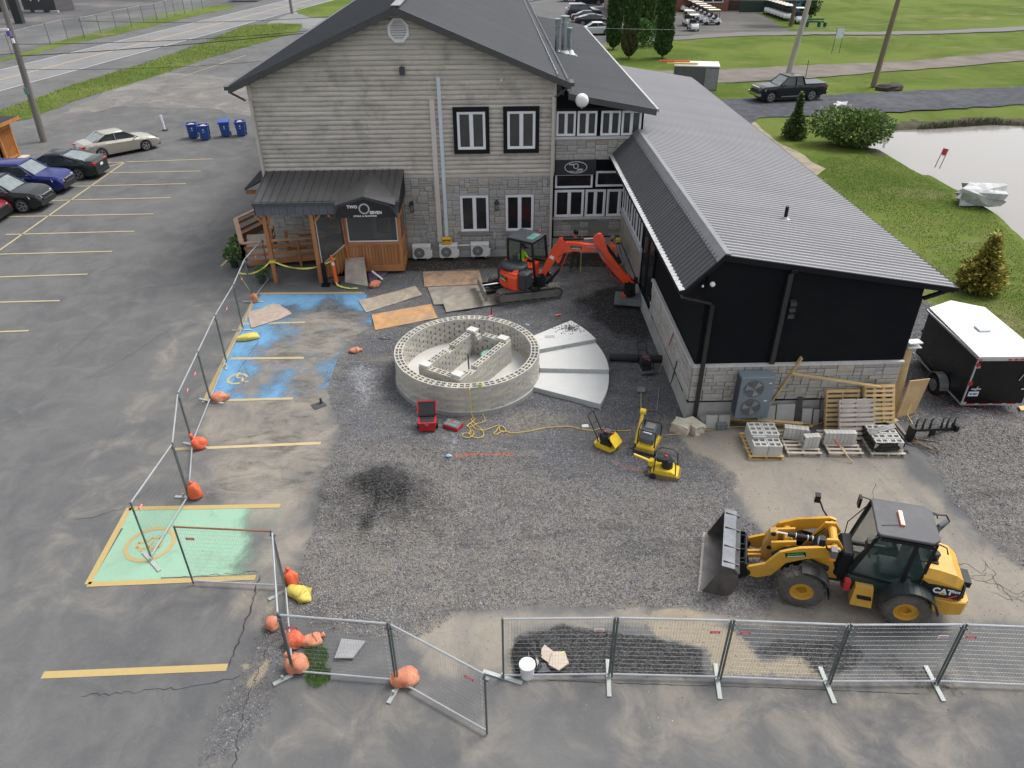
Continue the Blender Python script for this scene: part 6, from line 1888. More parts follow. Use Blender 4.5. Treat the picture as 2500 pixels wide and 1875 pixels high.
board_sheet('pale wood block at the right edge beyond the trailer',[(16.17,18.22),(16.41,18.25),(16.40,18.03),(16.12,18)],.06,PALN,.02,'wood_offcut','offcut')
# plywood and lumber stack at the right corner of the annex
bs=thing('corner_lumber_stack','tan boards and a curved plywood sheet stood at the annex corner','lumber stack',(12.15,18.2,0))
PLT=mat('tan_plywood',(.50,.34,.18),.75,var=.15,scale=1.5)
mb=MB();mb.prism([(-.15,-.1,0),(.0,-.15,0),(.13,.45,2.0),(-.02,.5,2.0)],(.04,-.02,0));mb.build('upright_board',PLT,bs)
mb=MB();mb.prism([(.0,-.1,0),(.14,-.12,0),(.3,.4,2.15),(.16,.45,2.15)],(.04,-.02,0));mb.build('upright_board',LUM,bs)
mb=MB();mb.prism([(.05,-.35,0),(.62,-.25,.02),(.85,-.1,1.25),(.3,-.05,1.15)],(-.02,.03,0));mb.build('curved_plywood',PLT,bs)
mb=MB();mb.box((.35,.45,2.22),(.42,.26,.03),rz=.1);mb.box((.32,.4,2.1),(.42,.26,.03),rz=.05);mb.build('metal_offcut',mat('white_metal',(.6,.62,.64),.4),bs)
db=MB()
rs=random.Random(5)
for k in range(16):
 a0=rs.uniform(-.5,.9);x_,y_=rs.uniform(0,.7),rs.uniform(-.2,.9)
 db.beam((x_,y_,.03+k*.006),(x_+.7*math.cos(a0-1.2),y_+.7*math.sin(a0-1.2),.06+k*.01),.03,.02)
tag(db.build('scrap_wood_pile',mat('scrap_wood',(.16,.12,.085),.9,var=.3,rnd=.2),loc=(11.95,16.75,0)),'pile of thin brown scrap wood beside the leaning pallets','scrap wood')
mb=MB();mb.tube([(0,0,.03),(.25,.25,.1),(.2,.6,.25),(.35,.8,.5)],.012,5)
tag(mb.build('yellow_hose_end',mat('yellow_hose',(.60,.43,.08),.5),loc=(12.2,17.1,0)),'short yellow hose curling over the scrap wood','hose')
# fork attachment (black carriage with tines)
gp=thing('fork_attachment','black steel fork carriage with upright hooks lying near the trailer','loader attachment',(*(12.67,16.79),0),RAD(2))
ATB=mat('attachment_black',(.018,.02,.022),.45,metal=.3,var=.2)
mb=MB();mb.bx(-.62,.62,-.06,.02,.0,.10);mb.bx(-.62,.62,-.06,.02,.34,.42);mb.bx(-.62,-.52,-.06,.02,.1,.34);mb.bx(.52,.62,-.06,.02,.1,.34);mb.bx(-.07,.07,-.06,.02,.1,.34);mb.build('carriage_frame',ATB,gp)
mb=MB();mb.bx(-.70,-.60,-.12,.10,0,.50);mb.bx(.60,.70,-.12,.10,0,.50);mb.build('side_plate',ATB,gp)
for x_ in (-.55,-.34,-.12,.22,.38,.58):
 mb=MB();mb.tube([(x_,-.02,.38),(x_,.0,.55),(x_+.04,.05,.68),(x_+.10,.05,.72)],[.035,.03,.022,.01],6);mb.build('hook',ATB,gp)
for x_ in (-.36,.1):
 mb=MB();mb.bx(x_-.3,x_-.2,.05,.95,.02,.07);mb.build('tine',mat('tine_wood',(.17,.155,.14),.8),gp)
# small tools and bits
c_=(-1.99,17.71)
tb=thing('red_tool_cart','red wheeled tool cart with its black lid standing open','tool cart',(c_[0]-.02,c_[1]+.12,gz(*c_)),RAD(2))
RED=mat('tool_red',(.42,.015,.02),.4);TBK=mat('tool_black',(.02,.02,.022),.5)
mb=MB();mb.box((0,0,.20),(.46,.36,.30),taper=(1.12,1.1));mb.build('tub',RED,tb,bevel=.01)
mb=MB();mb.box((0,0,.352),(.54,.42,.03));mb.build('rim',RED,tb,bevel=.008)
mb=MB();mb.box((0,.0,.368),(.44,.33,.004));mb.box((0,.05,.37),(.40,.04,.02));mb.build('tray',TBK,tb)
mb=MB();mb.T=Matrix.Translation((0,.2,.38)) @ Matrix.Rotation(RAD(60),4,'X');mb.bx(-.28,.28,0,.42,0,.10);mb.build('lid',TBK,tb,bevel=.015)
mb=MB();mb.T=Matrix.Translation((0,.2,.38)) @ Matrix.Rotation(RAD(60),4,'X');mb.bx(-.29,-.25,.05,.44,-.02,.12);mb.bx(.25,.29,.05,.44,-.02,.12);mb.bx(-.2,.2,.40,.44,.05,.12);mb.build('lid_frame',RED,tb)
for s_ in (-1,1):
 mb=MB();mb.cyl((s_*.25,.1,.11),(s_*.31,.1,.11),.11,n=14);mb.build('wheel',TBK,tb)
mb=MB();mb.tube([(-.05,-.21,.36),(-.03,-.23,.31),(.03,-.23,.31),(.05,-.21,.36)],.008,5);mb.build('latch',GALV,tb)
c_=(-1.26,17.93)
tb=thing('red_tool_case','flat red tool case with a grey lid lying by the yellow hose','tool case',(c_[0],c_[1],gz(*c_)),RAD(-28))
mb=MB();mb.bx(-.26,.26,-.19,.19,.01,.12);mb.build('case_base',RED,tb,bevel=.01)
mb=MB();mb.bx(-.25,.25,-.18,.18,.12,.15);mb.build('lid',mat('lid_grey',(.11,.12,.12),.5),tb,bevel=.01)
mb=MB()
for i in range(4):
 for j in range(2):
  mb.bx(-.2+i*.1,-.13+i*.1,-.14+j*.14,-.04+j*.14,.15,.157)
mb.build('lid_pockets',mat('pocket_grey',(.19,.2,.2),.5),tb)
mb=MB();mb.box((-.08,.08,.158),(.1,.06,.004));mb.build('badge',RED,tb)
HOSE=mat('yellow_hose',(.60,.43,.08),.5)
def cable(name,label,cat,px,r,m,z=.015,res=6):
 P=[Vector(p) for p in px]
 out=[]
 for i in range(len(P)-1):
  a=P[max(0,i-1)];b_=P[i];c=P[i+1];d=P[min(len(P)-1,i+2)]
  for k in range(res):
   t=k/res
   q=.5*((2*b_)+(-a+c)*t+(2*a-5*b_+4*c-d)*t*t+(-a+3*b_-3*c+d)*t**3)
   out.append((q.x,q.y,gz(q.x,q.y)+z))
 out.append((P[-1].x,P[-1].y,gz(*P[-1])+z))
 mb=MB();mb.tube(out,r,5)
 return tag(mb.build(name,m),label,cat)
def zc(*pts):
 return pts
cable('yellow_hose','yellow air hose tangled on the gravel and running past the compactors','hose',
 [(-.42,18.63),(-.30,18.25),(-.35,18.10),(-.53,18.03),(-.72,17.87),(-.82,17.93),(-.60,18.26),(-.73,18.23),(-.50,17.86),(-.38,17.63),(-.34,17.42),(-.45,17.30),(-.64,17.33),(-.78,17.52),(-.68,17.66),(-.63,17.51),(-.74,17.34),(-.92,17.34),(-.96,17.49),(-.86,17.56),(-.72,17.52),(-.77,17.81),(-.85,17.93),(-.72,18.01),(-.60,17.76),(-.35,17.67),(-.11,17.80),(.13,17.90),(.31,17.72),(.28,17.60),(.14,17.67),(.13,17.85),(.02,17.61),(-.04,17.49),(.06,17.45),(.16,17.56),(.33,17.60),(.52,17.51),(.99,17.59),(1.48,17.72),(2.18,17.75),(2.58,17.59),(2.88,17.54),(3.20,17.65),(3.54,17.51),(4.03,17.47)],
 .011,HOSE,.03)
cable('yellow_hose','yellow hose running along the ground towards the pallets','hose',[(4.93,17.22),(5.45,17.28),(5.97,17.40),(6.48,17.48),(7.25,17.58),(7.97,17.51),(8.81,17.43),(9.75,17.64),(10.26,17.97)],.011,HOSE,.03)
mb=MB();cs_=[(-.75,18.52,FOOT+NC*CH+.01),(-.74,18.44,.98),(-.72,18.40,.5),(-.70,18.34,.18),(-.66,18.30,.04)];mb.tube(cs_,.011,5)
tag(mb.build('yellow_hose',HOSE),'yellow hose hanging over the front of the ring wall','hose')
cable('orange_string','thin orange string on the gravel beside the trailer','string',[(13.10,19.95),(13.60,19.31),(14.34,18.47),(15.03,18.11),(15.83,17.32)],.006,mat('orange_string',(.5,.14,.08),.7),.03)
cable('red_string','thin orange cord lying before the trailer','string',[(13.70,18),(14.35,17.80),(14.95,17.32),(15.79,16.87)],.005,mat('orange_string2',(.45,.12,.08),.7),.03)
def rod(name,label,cat,a,b_,r,m,extra=None):
 mb=MB();mb.tube([a,b_],r,6)
 if extra: extra(mb)
 return tag(mb.build(name,m),label,cat)
WH=mat('tool_handle',(.40,.31,.2),.6)
# shovels and rods
def shovel(label,a,b_,blade=True):
 a,b_=Vector(a),Vector(b_)
 t=thing('shovel',label,'shovel',tuple(a),group='hand tools')
 d=(b_-a)
 mb=MB();mb.tube([d*.2,d],.016,6);mb.build('handle',WH,t)
 u=d.normalized();n=Vector((-u.y,u.x,0)).normalized()
 mb=MB();P=[n*.12+u*.30,n*.13+u*.12,n*.07-u*.02,-n*.07-u*.02,-n*.13+u*.12,-n*.12+u*.30]
 mb.prism([p+Vector((0,0,.02)) for p in P],(0,0,.012));mb.build('blade',mat('shovel_steel',(.24,.24,.24),.5,metal=.5),t)
 return t
g1=(4.75,19.79);g2=(4.47,18.28)
shovel('shovel lying flat on the gravel beside the step fan',(g1[0],g1[1],.06),(g2[0],g2[1],.06))
h0,h1=(5.51,20.71),(20.23,1.82)
rk=thing('rake','red handled rake leaning on the pale stone wall of the annex','rake',(h0[0],h0[1],0))
e_=Vector((5.70-h0[0],h1[0]-h0[1],h1[1]))
mb=MB();mb.tube([(0,0,.03),e_*.7],.014,6);mb.build('handle',WH,rk)
mb=MB();mb.tube([e_*.7,e_],.016,6);mb.build('grip',mat('grip_dark_red',(.35,.03,.04),.5),rk)
mb=MB();mb.beam((-.2,.05,.03),(.15,-.08,.03),.03,.03)
for k in range(7):
 mb.beam((-.2+k*.058,.05-k*.022,.03),(-.22+k*.058,-.03-k*.022,.0),.008,.008)
mb.build('rake_head',mat('rake_steel',(.1,.1,.1),.6),rk)
h0,h1=(5.76,19.99),(19.45,1.23)
pk=thing('pickaxe','pickaxe with a dark handle leaning on the annex footing','pickaxe',(h0[0],h0[1],0))
e_=Vector((5.70-h0[0],h1[0]-h0[1],h1[1]))
mb=MB();mb.tube([(0,0,.05),e_],.018,6);mb.build('handle',mat('handle_dark',(.06,.055,.05),.6),pk)
mb=MB();mb.tube([(-.28,.08,.1),(-.12,.02,.05),(0,0,.04),(.12,-.03,.05),(.25,-.02,.1)],[.008,.02,.028,.02,.008],6);mb.build('pick_head',mat('rake_steel',(.1,.1,.1),.6),pk)
g1,g2=(5.36,19.86,.03),(4.98,18.39,.03)
rod('galvanised_rod','thin pale steel rod lying beside the annex footing','rod',g1,g2,.012,GALV)
g1,g2=(-4.15,23.48,.03),(-3.28,23.20,.03)
wr=thing('long_bar_tool','long dark bar with a green end lying left of the ring wall','bar',tuple(g1))
mb=MB();mb.tube([(0,0,0),Vector(g2)*.8+Vector(g1)*.2-Vector(g1)],.016,5);mb.build('bar',mat('dark_bar',(.03,.035,.035),.5),wr)
mb=MB();mb.tube([Vector(g2)*.8+Vector(g1)*.2-Vector(g1),Vector(g2)-Vector(g1)],.02,5);mb.build('grip',mat('grip_green',(.05,.3,.2),.5),wr)
lv=thing('spirit_level','black level with red ends resting behind the ring wall','spirit level',(-1.86,24.47,.06))
g1,g2=Vector((-2.15,24.22,.06))-Vector((-1.86,24.47,.06)),Vector((-1.62,24.65,.06))-Vector((-1.86,24.47,.06))
mb=MB();mb.beam(g1,g2,.07,.06);mb.build('body',TBK,lv)
for p in (g1,g2):
 mb=MB();mb.box(p,(.12,.085,.07),rz=.4);mb.build('end_cap',mat('level_red',(.5,.08,.05),.5),lv)
c_=(-.08,25.11)
st=thing('marking_stake','dark stake in the gravel with pink ribbon and spray can beside it','stake',(c_[0],c_[1],gz(*c_)))
mb=MB();mb.beam((.04,0,0),(.05,.02,.42),.03,.03);mb.build('stake',mat('stake_dark',(.08,.07,.07),.8),st)
mb=MB();mb.prism([(-.1,-.05,.01),(.02,0,.05),(.03,.02,.22),(-.02,.03,.18)],(.01,.02,0));mb.build('ribbon',mat('pink_ribbon',(.6,.2,.25),.6),st)
mb=MB();mb.cyl((-.08,-.12,.04),(.1,-.06,.04),.035,n=10);mb.build('spray_can',mat('spray_pink',(.75,.16,.22),.4),st)
c_=(2.55,24.96)
sp=thing('spray_can','orange red spray can lying on gravel behind the steps','spray can',(c_[0],c_[1],gz(*c_)+.04))
mb=MB();mb.cyl((-.09,0,0),(.07,.05,0),.034,n=10);mb.build('can',mat('spray_red',(.75,.12,.06),.4),sp)
mb=MB();mb.cyl((-.13,-.01,0),(-.09,0,0),.028,n=10);mb.build('cap',mat('spray_yellow',(.7,.5,.05),.4),sp)
mb=MB();mb.beam((0,0,.03),(.14,-.1,.03),.05,.03)
tag(mb.build('blue_scrap',mat('pale_blue_plastic',(.3,.5,.65),.4),loc=(*(1.22,24.35),.0)),'small pale blue plastic piece on gravel behind the ring','litter')
mb=MB();mb.ball((0,0,.03),(.09,.06,.05),7,5,.2)
tag(mb.build('blue_cup_litter',mat('pale_blue_plastic',(.3,.5,.65),.4),loc=(*(-1.33,16.47),.03)),'crushed pale blue cup at the orange spray line','litter')
tag(rough_block('white stone lying on the yellow hose by the compactor',(2.69,17.71),(.2,.12,.08),.1,name='white_stone',m=mat('white_rock',(.6,.6,.58),.8),seed=8,jit=.08),'white stone lying on the yellow hose by the compactor','stone')
mb=MB();a_,b_=Vector((*(3.99,21.63),.13)),Vector((*(5.76,21.45),.13));mb.tube([a_,b_],[.14,.13],12)
tag(mb.build('fabric_roll',mat('geotextile_black',(.018,.018,.02),.7)),'roll of black geotextile fabric lying between steps and annex','fabric roll')
mb=MB();mb.bx(-.2,.2,-.16,.16,0,.012);mb.cyl((.1,.05,.01),(.1,.05,.2),.04,n=8)
tag(mb.build('valve_pit',mat('dark_pit',(.05,.055,.06),.8),loc=(*(-5.52,19.25),.012),rz=.6),'dark square cutout with a capped pipe at the asphalt edge','valve pit')
# bucket,sack,cardboard by the front fence
c_=(.54,9.33)
bk=thing('white_bucket','white lidded plastic bucket behind the front fence','bucket',(c_[0],c_[1],gz(*c_)))
mb=MB();mb.lathe([(.135,0),(.155,.32)],20);mb.build('pail',mat('bucket_white',(.66,.69,.70),.5,dirt=(.4,.4,.38),dirt_amt=.4,dirt_scale=6),bk,smooth=False)
mb=MB();mb.lathe([(.165,.31),(.17,.33),(.165,.355),(.14,.36),(.135,.35),(.01,.35)],20);mb.build('lid',mat('lid_white',(.68,.71,.72),.5),bk)
mb=MB();mb.tube([(-.16,0,.28),(-.1,-.14,.2),(.1,-.14,.2),(.16,0,.28)],.004,4);mb.build('handle',GALV,bk)
c_=(.57,9.72)
mb=MB();rg=crumple(mb,(0,0,0),(.26,.34,.34),.16,5,20,6)
for i,r_ in enumerate(rg):
 f_=[1,1.05,1,.9,.72,.45,.15][i]
 rg[i]=[(p[0]*f_,p[1]*f_,p[2]) for p in r_]
mb.loft(rg)
tag(mb.build('black_sack',PLAS,loc=(c_[0],c_[1],gz(*c_)),sub=0),'crumpled black plastic sack behind the white bucket','sack')
CARD=mat('cardboard',(.46,.385,.32),.85,var=.1)
board_sheet('tan cardboard sheet on dark gravel right of the bucket',[(.94,9.99),(1.12,9.81),(1.28,9.63),(1.04,9.50),(.84,9.69),(.87,9.89)],.03,CARD,.05,'cardboard_sheet','cardboard')
board_sheet('folded cardboard piece over the tan cardboard sheet',[(1.10,9.78),(1.34,9.77),(1.40,9.49),(1.18,9.33),(.98,9.47)],.04,CARD,.09,'cardboard_sheet','cardboard')
board_sheet('dark flat board beside the white bucket',[(.75,9.59),(.92,9.57),(1.03,9.36),(.75,9.34)],.02,mat('dark_flat',(.06,.065,.075),.6),.03,'dark_board','board')
mb=MB();mb.beam((0,0,.12),(.08,.05,.13),.02,.04);tag(mb.build('yellow_clip',mat('clip_yellow',(.75,.65,.05),.5),loc=(*(1.26,9.71),0)),'small bright yellow clip on the cardboard','clip')
# grass tufts
TUFT=[mat('tuft_green',(.08,.19,.03),.8,var=.3),mat('tuft_light',(.16,.26,.06),.8,var=.3)]
def tuft(label,c,r,n,h,seed,name='grass_tuft'):
 rs=random.Random(seed);mb=MB()
 for _ in range(n):
  a=rs.uniform(0,2*PI);q=r*math.sqrt(rs.random())
  x_,y_=q*math.cos(a),q*math.sin(a);L=h*rs.uniform(.4,1.1);ln=rs.uniform(-.5,.5)*L;l2=rs.uniform(-.5,.5)*L
  w=.006
  mb.cur=rs.random()<.4
  mb.add([(x_-w,y_,0),(x_+w,y_,0),(x_+ln,y_+l2,L)],[(0,1,2)])
 return tag(mb.build(name,TUFT,loc=(c[0],c[1],gz(*c)),kind='stuff'),label,'grass')
tuft('green grass tuft between the orange sandbags and grey board',(-3.83,9.88),.28,500,.2,1)
tuft('green grass tuft on the asphalt just outside the fence',(-3.68,9.44),.26,500,.2,2)
#==MACHINES
CY=mat('machine_yellow',(.60,.32,.03),.42,var=.08,scale=1.5,dirt=(.36,.24,.08),dirt_amt=.5,dirt_scale=2,coat=.2)
CB=mat('machine_black',(.011,.012,.014),.45,var=.15,spec=.3)
CBR=mat('matte_black_plastic',(.020,.021,.023),.6,var=.12,dirt=(.07,.065,.06),dirt_amt=.4)
TYRE=mat('dusty_tyre',(.085,.08,.072),.9,var=.2,scale=6,dirt=(.16,.145,.125),dirt_amt=.6,dirt_scale=4)
STL=mat('worn_bucket_steel',(.115,.11,.108),.45,metal=.55,var=.3,scale=3,dirt=(.2,.17,.15),dirt_amt=.6,dirt_scale=2.5)
CGL=glass('cab_glass',(.07,.14,.12),.34,.04)
CHR=mat('chrome_rod',(.75,.76,.78),.15,metal=1.0,var=.03)
def Tm(loc=(0,0,0),rz=0,rx=0,ry=0):
 return Matrix.Translation(loc) @ Matrix.Rotation(rz,4,'Z') @ Matrix.Rotation(rx,4,'X') @ Matrix.Rotation(ry,4,'Y')
def arc_strip(mb,c,r,a0,a1,y0,y1,th=.02,n=12):
 rings=[]
 for i in range(n+1):
  a=lerp(a0,a1,i/n)
  rings.append([(c[0]+q*math.cos(a),y,c[1]+q*math.sin(a)) for q,y in ((r,y0),(r,y1),(r+th,y1),(r+th,y0))])
 mb.loft(rings)
def big_wheel(t,c,r,w,rimm,lugs=16,name='wheel'):
 s=1 if c[1]>0 else-1
 mb=MB();mb.lathe([(r*.5,-w/2),(r*.86,-w/2),(r*.97,-w*.38),(r*.985,0),(r*.97,w*.38),(r*.86,w/2),(r*.5,w/2)],32,axis='y',c=c,cap=False);mb.cyl((c[0],c[1]-.02,c[2]),(c[0],c[1]+.02,c[2]),r*.52,n=20)
 wh=mb.build(name,TYRE,t,smooth=True)
 mb=MB()
 for k in range(lugs):
  for sd in (-1,1):
   a=2*PI*(k+(.5 if sd>0 else 0))/lugs
   a2=a+.16
   p=lambda an,rr,yy: (c[0]+rr*math.cos(an),c[1]+yy,c[2]+rr*math.sin(an))
   mb.loft([[p(a,r*.94,.0),p(a,r*1.03,.0),p(a+.11,r*1.03,.0),p(a+.11,r*.94,.0)],[p(a2,r*.86,sd*w*.5),p(a2,r*.99,sd*w*.48),p(a2+.11,r*.99,sd*w*.48),p(a2+.11,r*.86,sd*w*.5)]])
 mb.build('tread_lugs',TYRE,wh,kind='stuff')
 mb=MB();mb.lathe([(.01,s*w*.30),(r*.2,s*w*.30),(r*.22,s*w*.40),(r*.24,s*w*.16),(r*.42,s*w*.14),(r*.5,s*w*.40),(r*.54,s*w*.44),(r*.54,s*w*.3)],24,axis='y',c=c);mb.build('rim',rimm,wh,smooth=False)
 return wh
ld=thing('wheel_loader','yellow and black compact wheel loader with its bucket on the gravel','wheel loader',(7.86,11.32,.01),math.atan2(.30,-.954))
for x_ in (1.05,-1.05):
 for y_ in (.67,-.67):
  big_wheel(ld,(x_,y_,.49),.495,.36,CY)
mb=MB();mb.bx(-1.9,.2,-.42,.42,.45,.8);mb.bx(.2,1.45,-.22,.22,.4,.85);mb.cyl((1.05,-.6,.49),(1.05,.6,.49),.12,n=10);mb.cyl((-1.05,-.6,.49),(-1.05,.6,.49),.12,n=10);mb.build('chassis',CBR,ld)
mb=MB()
for s in (-1,1):
 mb.pxz([(.30,.55),(.75,.6),(1.15,.55),(1.0,.95),(.72,1.62),(.5,1.66),(.36,1.45),(.5,1.1)],s*.27-.03,s*.27+.03)
 mb.cyl((.55,s*.2,1.5),(.55,s*.52,1.5),.07,n=12)
mb.cyl((.55,-.3,1.5),(.55,.3,1.5),.09,n=12);mb.bx(.35,1.3,-.25,.25,.5,.62);mb.build('front_frame',CY,ld)
AP=[(.46,1.58),(.60,1.62),(1.25,1.42),(1.62,1.2),(1.86,.78),(2.18,.60),(2.28,.48),(2.24,.34),(1.95,.33),(1.68,.48),(1.45,.92),(1.1,1.14),(.52,1.38)]
for s in (-1,1):
 mb=MB();mb.pxz(AP,s*.47-.035,s*.47+.035);a_=mb.build('lift_arm',CY,ld)
 mb=MB();mb.cyl((.55,s*.42,1.5),(.55,s*.53,1.5),.085,n=12);mb.cyl((2.18,s*.40,.44),(2.18,s*.54,.44),.06,n=12);mb.build('pivot_pin',CB,a_)
 mb=MB();mb.cyl((.55,s*.36,.85),(1.15,s*.36,1.05),.055,n=10);mb.build('lift_cylinder',CB,ld)
DEC=mat('decal_black',(.01,.012,.012),.4);DGR=mat('decal_green',(.03,.40,.12),.5)
def decal(t,c,w,h,rz,lean=0,name='name_decal',tilt=0):
 o=MB().box((0,0,0),(w,.006,h)).build(name,DEC,t);o.location=c;o.rotation_euler=(lean,tilt,rz)
 text_mesh('RIMEX',h*.66,DGR,o,(0,-.005,h*.12),(PI/2,0,0),font_w=w/(h*2.35),bold=.002)
 m2=MB().box((0,-.005,-h*.30),(w*.86,.004,h*.14));m2.build('decal_line',LET,o)
 return o
decal(ld,(1.30,.51,1.22),.42,.13,PI,tilt=RAD(-20))
mb=MB();mb.cyl((1.42,-.46,1.12),(1.42,.46,1.12),.10,n=12);mb.pxz([(1.2,.95),(1.75,1.0),(1.80,1.2),(1.3,1.35)],-.24,-.18);mb.pxz([(1.2,.95),(1.75,1.0),(1.80,1.2),(1.3,1.35)],.18,.24);mb.build('cross_tube',CY,ld)
mb=MB();mb.pxz([(1.70,.50),(1.92,.48),(1.93,.9),(1.84,1.36),(1.74,1.40),(1.68,1.34),(1.62,.9)],-.09,.09);mb.build('tilt_lever',mat('machine_yellow_worn',(.42,.25,.07),.6,var=.25),ld)
mb=MB();mb.cyl((1.77,-.11,1.33),(1.77,.11,1.33),.055,n=10);mb.cyl((1.8,-.12,.92),(1.8,.12,.92),.05,n=10);mb.build('pivot_pin',CB,ld)
mb=MB();mb.beam((1.85,-.06,.62),(2.42,-.06,.46),.05,.09);mb.beam((1.85,.06,.62),(2.42,.06,.46),.05,.09);mb.build('tilt_link',CY,ld)
mb=MB();mb.cyl((1.70,0,1.33),(1.45,0,1.32),.028,n=10);mb.build('cylinder_rod',CHR,ld)
mb=MB();mb.cyl((1.46,0,1.32),(.62,0,1.30),.06,n=12);c_=mb.build('tilt_cylinder',CB,ld)
mb=MB();[mb.cyl((x_,0,1.315),(x_-.015,0,1.315),.063,n=12) for x_ in (1.3,1.05,.95)];mb.build('white_band',LET,c_)
mb=MB()
for k,y_ in enumerate((.30,.34,.38)):
 mb.tube([(.7,y_-.1,1.45),(.9,y_,1.55),(1.05,y_,1.38),(1.5,y_,1.2),(1.75,y_,.95)],.014,5)
for k in range(3):
 mb.tube([(.55,.1-k*.1,1.4),(.75,.15-k*.1,1.62),(.9,.1-k*.08,1.35)],.015,5)
mb.build('hydraulic_hoses',CB,ld)
# bucket
BO=[(3.14,.02),(2.60,.03),(2.47,.12),(2.40,.30),(2.40,.55),(2.46,.74),(2.58,.86),(2.76,.90)]
BI=[(3.14,.045),(2.61,.06),(2.50,.14),(2.435,.30),(2.435,.55),(2.49,.72),(2.60,.83),(2.76,.87)]
mb=MB()
mb.loft([[(x_,-.94,z_) for x_,z_ in BO]+[(x_,-.94,z_) for x_,z_ in BI[::-1]],[(x_,.94,z_) for x_,z_ in BO]+[(x_,.94,z_) for x_,z_ in BI[::-1]]])
bu=mb.build('bucket',STL,ld)
for s in (-1,1):
 mb=MB();mb.pxz([(3.10,.03),(2.60,.03),(2.47,.12),(2.40,.30),(2.40,.55),(2.46,.74),(2.58,.86),(2.78,.90),(2.84,.70)],s*.95-.015,s*.95+.015);mb.build('side_plate',STL,bu)
mb=MB();mb.bx(3.0,3.2,-.98,.98,.0,.03);mb.build('cutting_edge',mat('cutting_edge',(.24,.22,.21),.5,metal=.5,var=.2),bu)
mb=MB();mb.loft([[(2.78,y_,.90),(2.80,y_,.93),(2.52,y_,.90),(2.40,y_,.78),(2.44,y_,.74),(2.56,y_,.86)] for y_ in (-.96,.96)]);mb.build('top_spill_guard',mat('blue_grey_steel',(.13,.14,.155),.4,metal=.5,var=.25),bu)
for y_ in (-.8,-.3,.3,.8):
 mb=MB();mb.box((2.60,y_,.905),(.34,.025,.04),rot=Matrix.Rotation(RAD(-12),3,'Y'));mb.build('stiffener',STL,bu)
mb=MB()
for y_ in (-.5,-.38,.38,.5,-.08,.08):
 mb.pxz([(2.42,.15),(2.42,.7),(2.30,.72),(2.18,.50),(2.14,.36),(2.22,.28)],y_-.015,y_+.015)
mb.cyl((2.26,-.5,.62),(2.26,.5,.62),.045,n=8);mb.build('quick_coupler',CB,ld)
# fenders
for s in (-1,1):
 y0_,y1_=(.47,.88) if s>0 else (-.88,-.47)
 mb=MB();arc_strip(mb,(1.05,.52),.55,RAD(80),RAD(188),y0_,y1_,.025);mb.build('front_fender',CBR,ld)
 mb=MB();arc_strip(mb,(-1.05,.52),.56,RAD(12),RAD(172),y0_,y1_+.02*s,.03,16);mb.build('rear_fender',mat('fender_green_black',(.017,.027,.027),.4,var=.1),ld)
# cab
RB=mat('cab_roof_grey',(.072,.072,.080),.65,var=.07,dirt=(.15,.15,.15),dirt_amt=.3)
mb=MB();mb.loft([[(-.10,-.50,z_),(-.14,-.58,z_),(-1.15,-.58,z_),(-1.30,-.45,z_),(-1.30,.45,z_),(-1.15,.58,z_),(-.14,.58,z_),(-.10,.50,z_)] for z_ in (2.20,2.27)]);mb.build('cab_roof',RB,ld,bevel=.015)
mb=MB();mb.loft([[(-.14,-.5,z_),(-1.26,-.5,z_),(-1.26,.5,z_),(-.14,.5,z_)] for z_ in (2.14,2.2)]);mb.build('roof_liner',CB,ld)
PT={'fl': (-.12,.54),'rl': (-1.18,.54),'b': (-.85,.56)}
mb=MB()
for s in (-1,1):
 mb.beam((.14,s*.45,.95),(-.14,s*.54,2.2),.07,.07);mb.beam((-.86,s*.55,.95),(-.88,s*.55,2.2),.07,.09);mb.beam((-1.22,s*.5,1.1),(-1.24,s*.5,2.2),.06,.06)
 mb.beam((.14,s*.47,.98),(-.86,s*.55,.95),.06,.08);mb.beam((-.2,s*.55,2.14),(-1.2,s*.55,2.14),.06,.08);mb.beam((-.86,s*.55,1.0),(-1.22,s*.52,1.15),.05,.07)
mb.beam((.14,-.45,.98),(.14,.45,.98),.07,.07);mb.build('cab_frame',CB,ld)
mb=MB()
for s in (-1,1):
 mb.add([(.10,s*.49,1.0),(-.86,s*.565,1.0),(-.88,s*.57,2.14),(-.16,s*.555,2.14)],[(0,1,2,3)])
 mb.add([(-.88,s*.56,1.1),(-1.22,s*.52,1.18),(-1.24,s*.52,2.14),(-.9,s*.56,2.14)],[(0,1,2,3)])
 mb.add([(.12,s*.48,.6),(-.55,s*.55,.6),(-.70,s*.56,.95),(.12,s*.48,.95)],[(0,1,2,3)])
mb.add([(.15,-.44,1.02),(.15,.44,1.02),(-.13,.52,2.16),(-.13,-.52,2.16)],[(0,1,2,3)]);mb.add([(-1.24,-.5,1.2),(-1.24,.5,1.2),(-1.26,.5,2.14),(-1.26,-.5,2.14)],[(0,1,2,3)])
mb.build('cab_glazing',CGL,ld)
mb=MB();mb.bx(-1.1,.1,-.5,.5,.55,.66);mb.bx(-1.2,-.9,-.45,.45,.66,1.15);mb.build('cab_floor',CBR,ld)
mb=MB();mb.box((-.72,0,.95),(.45,.48,.14));mb.box((-.95,0,1.30),(.14,.46,.62));mb.box((-.95,0,1.66),(.1,.24,.18));mb.build('seat',mat('seat_grey',(.09,.10,.11),.8),ld,bevel=.03)
mb=MB();mb.cyl((.02,0,.8),(-.18,0,1.28),.04,n=8)
for k in range(16):
 a0,a1=2*PI*k/16,2*PI*(k+1)/16
 mb.beam((-.2+.08*math.cos(a0),.18*math.sin(a0),1.3+.16*math.cos(a0)),(-.2+.08*math.cos(a1),.18*math.sin(a1),1.3+.16*math.cos(a1)),.025,.025)
mb.build('steering_wheel',CB,ld)
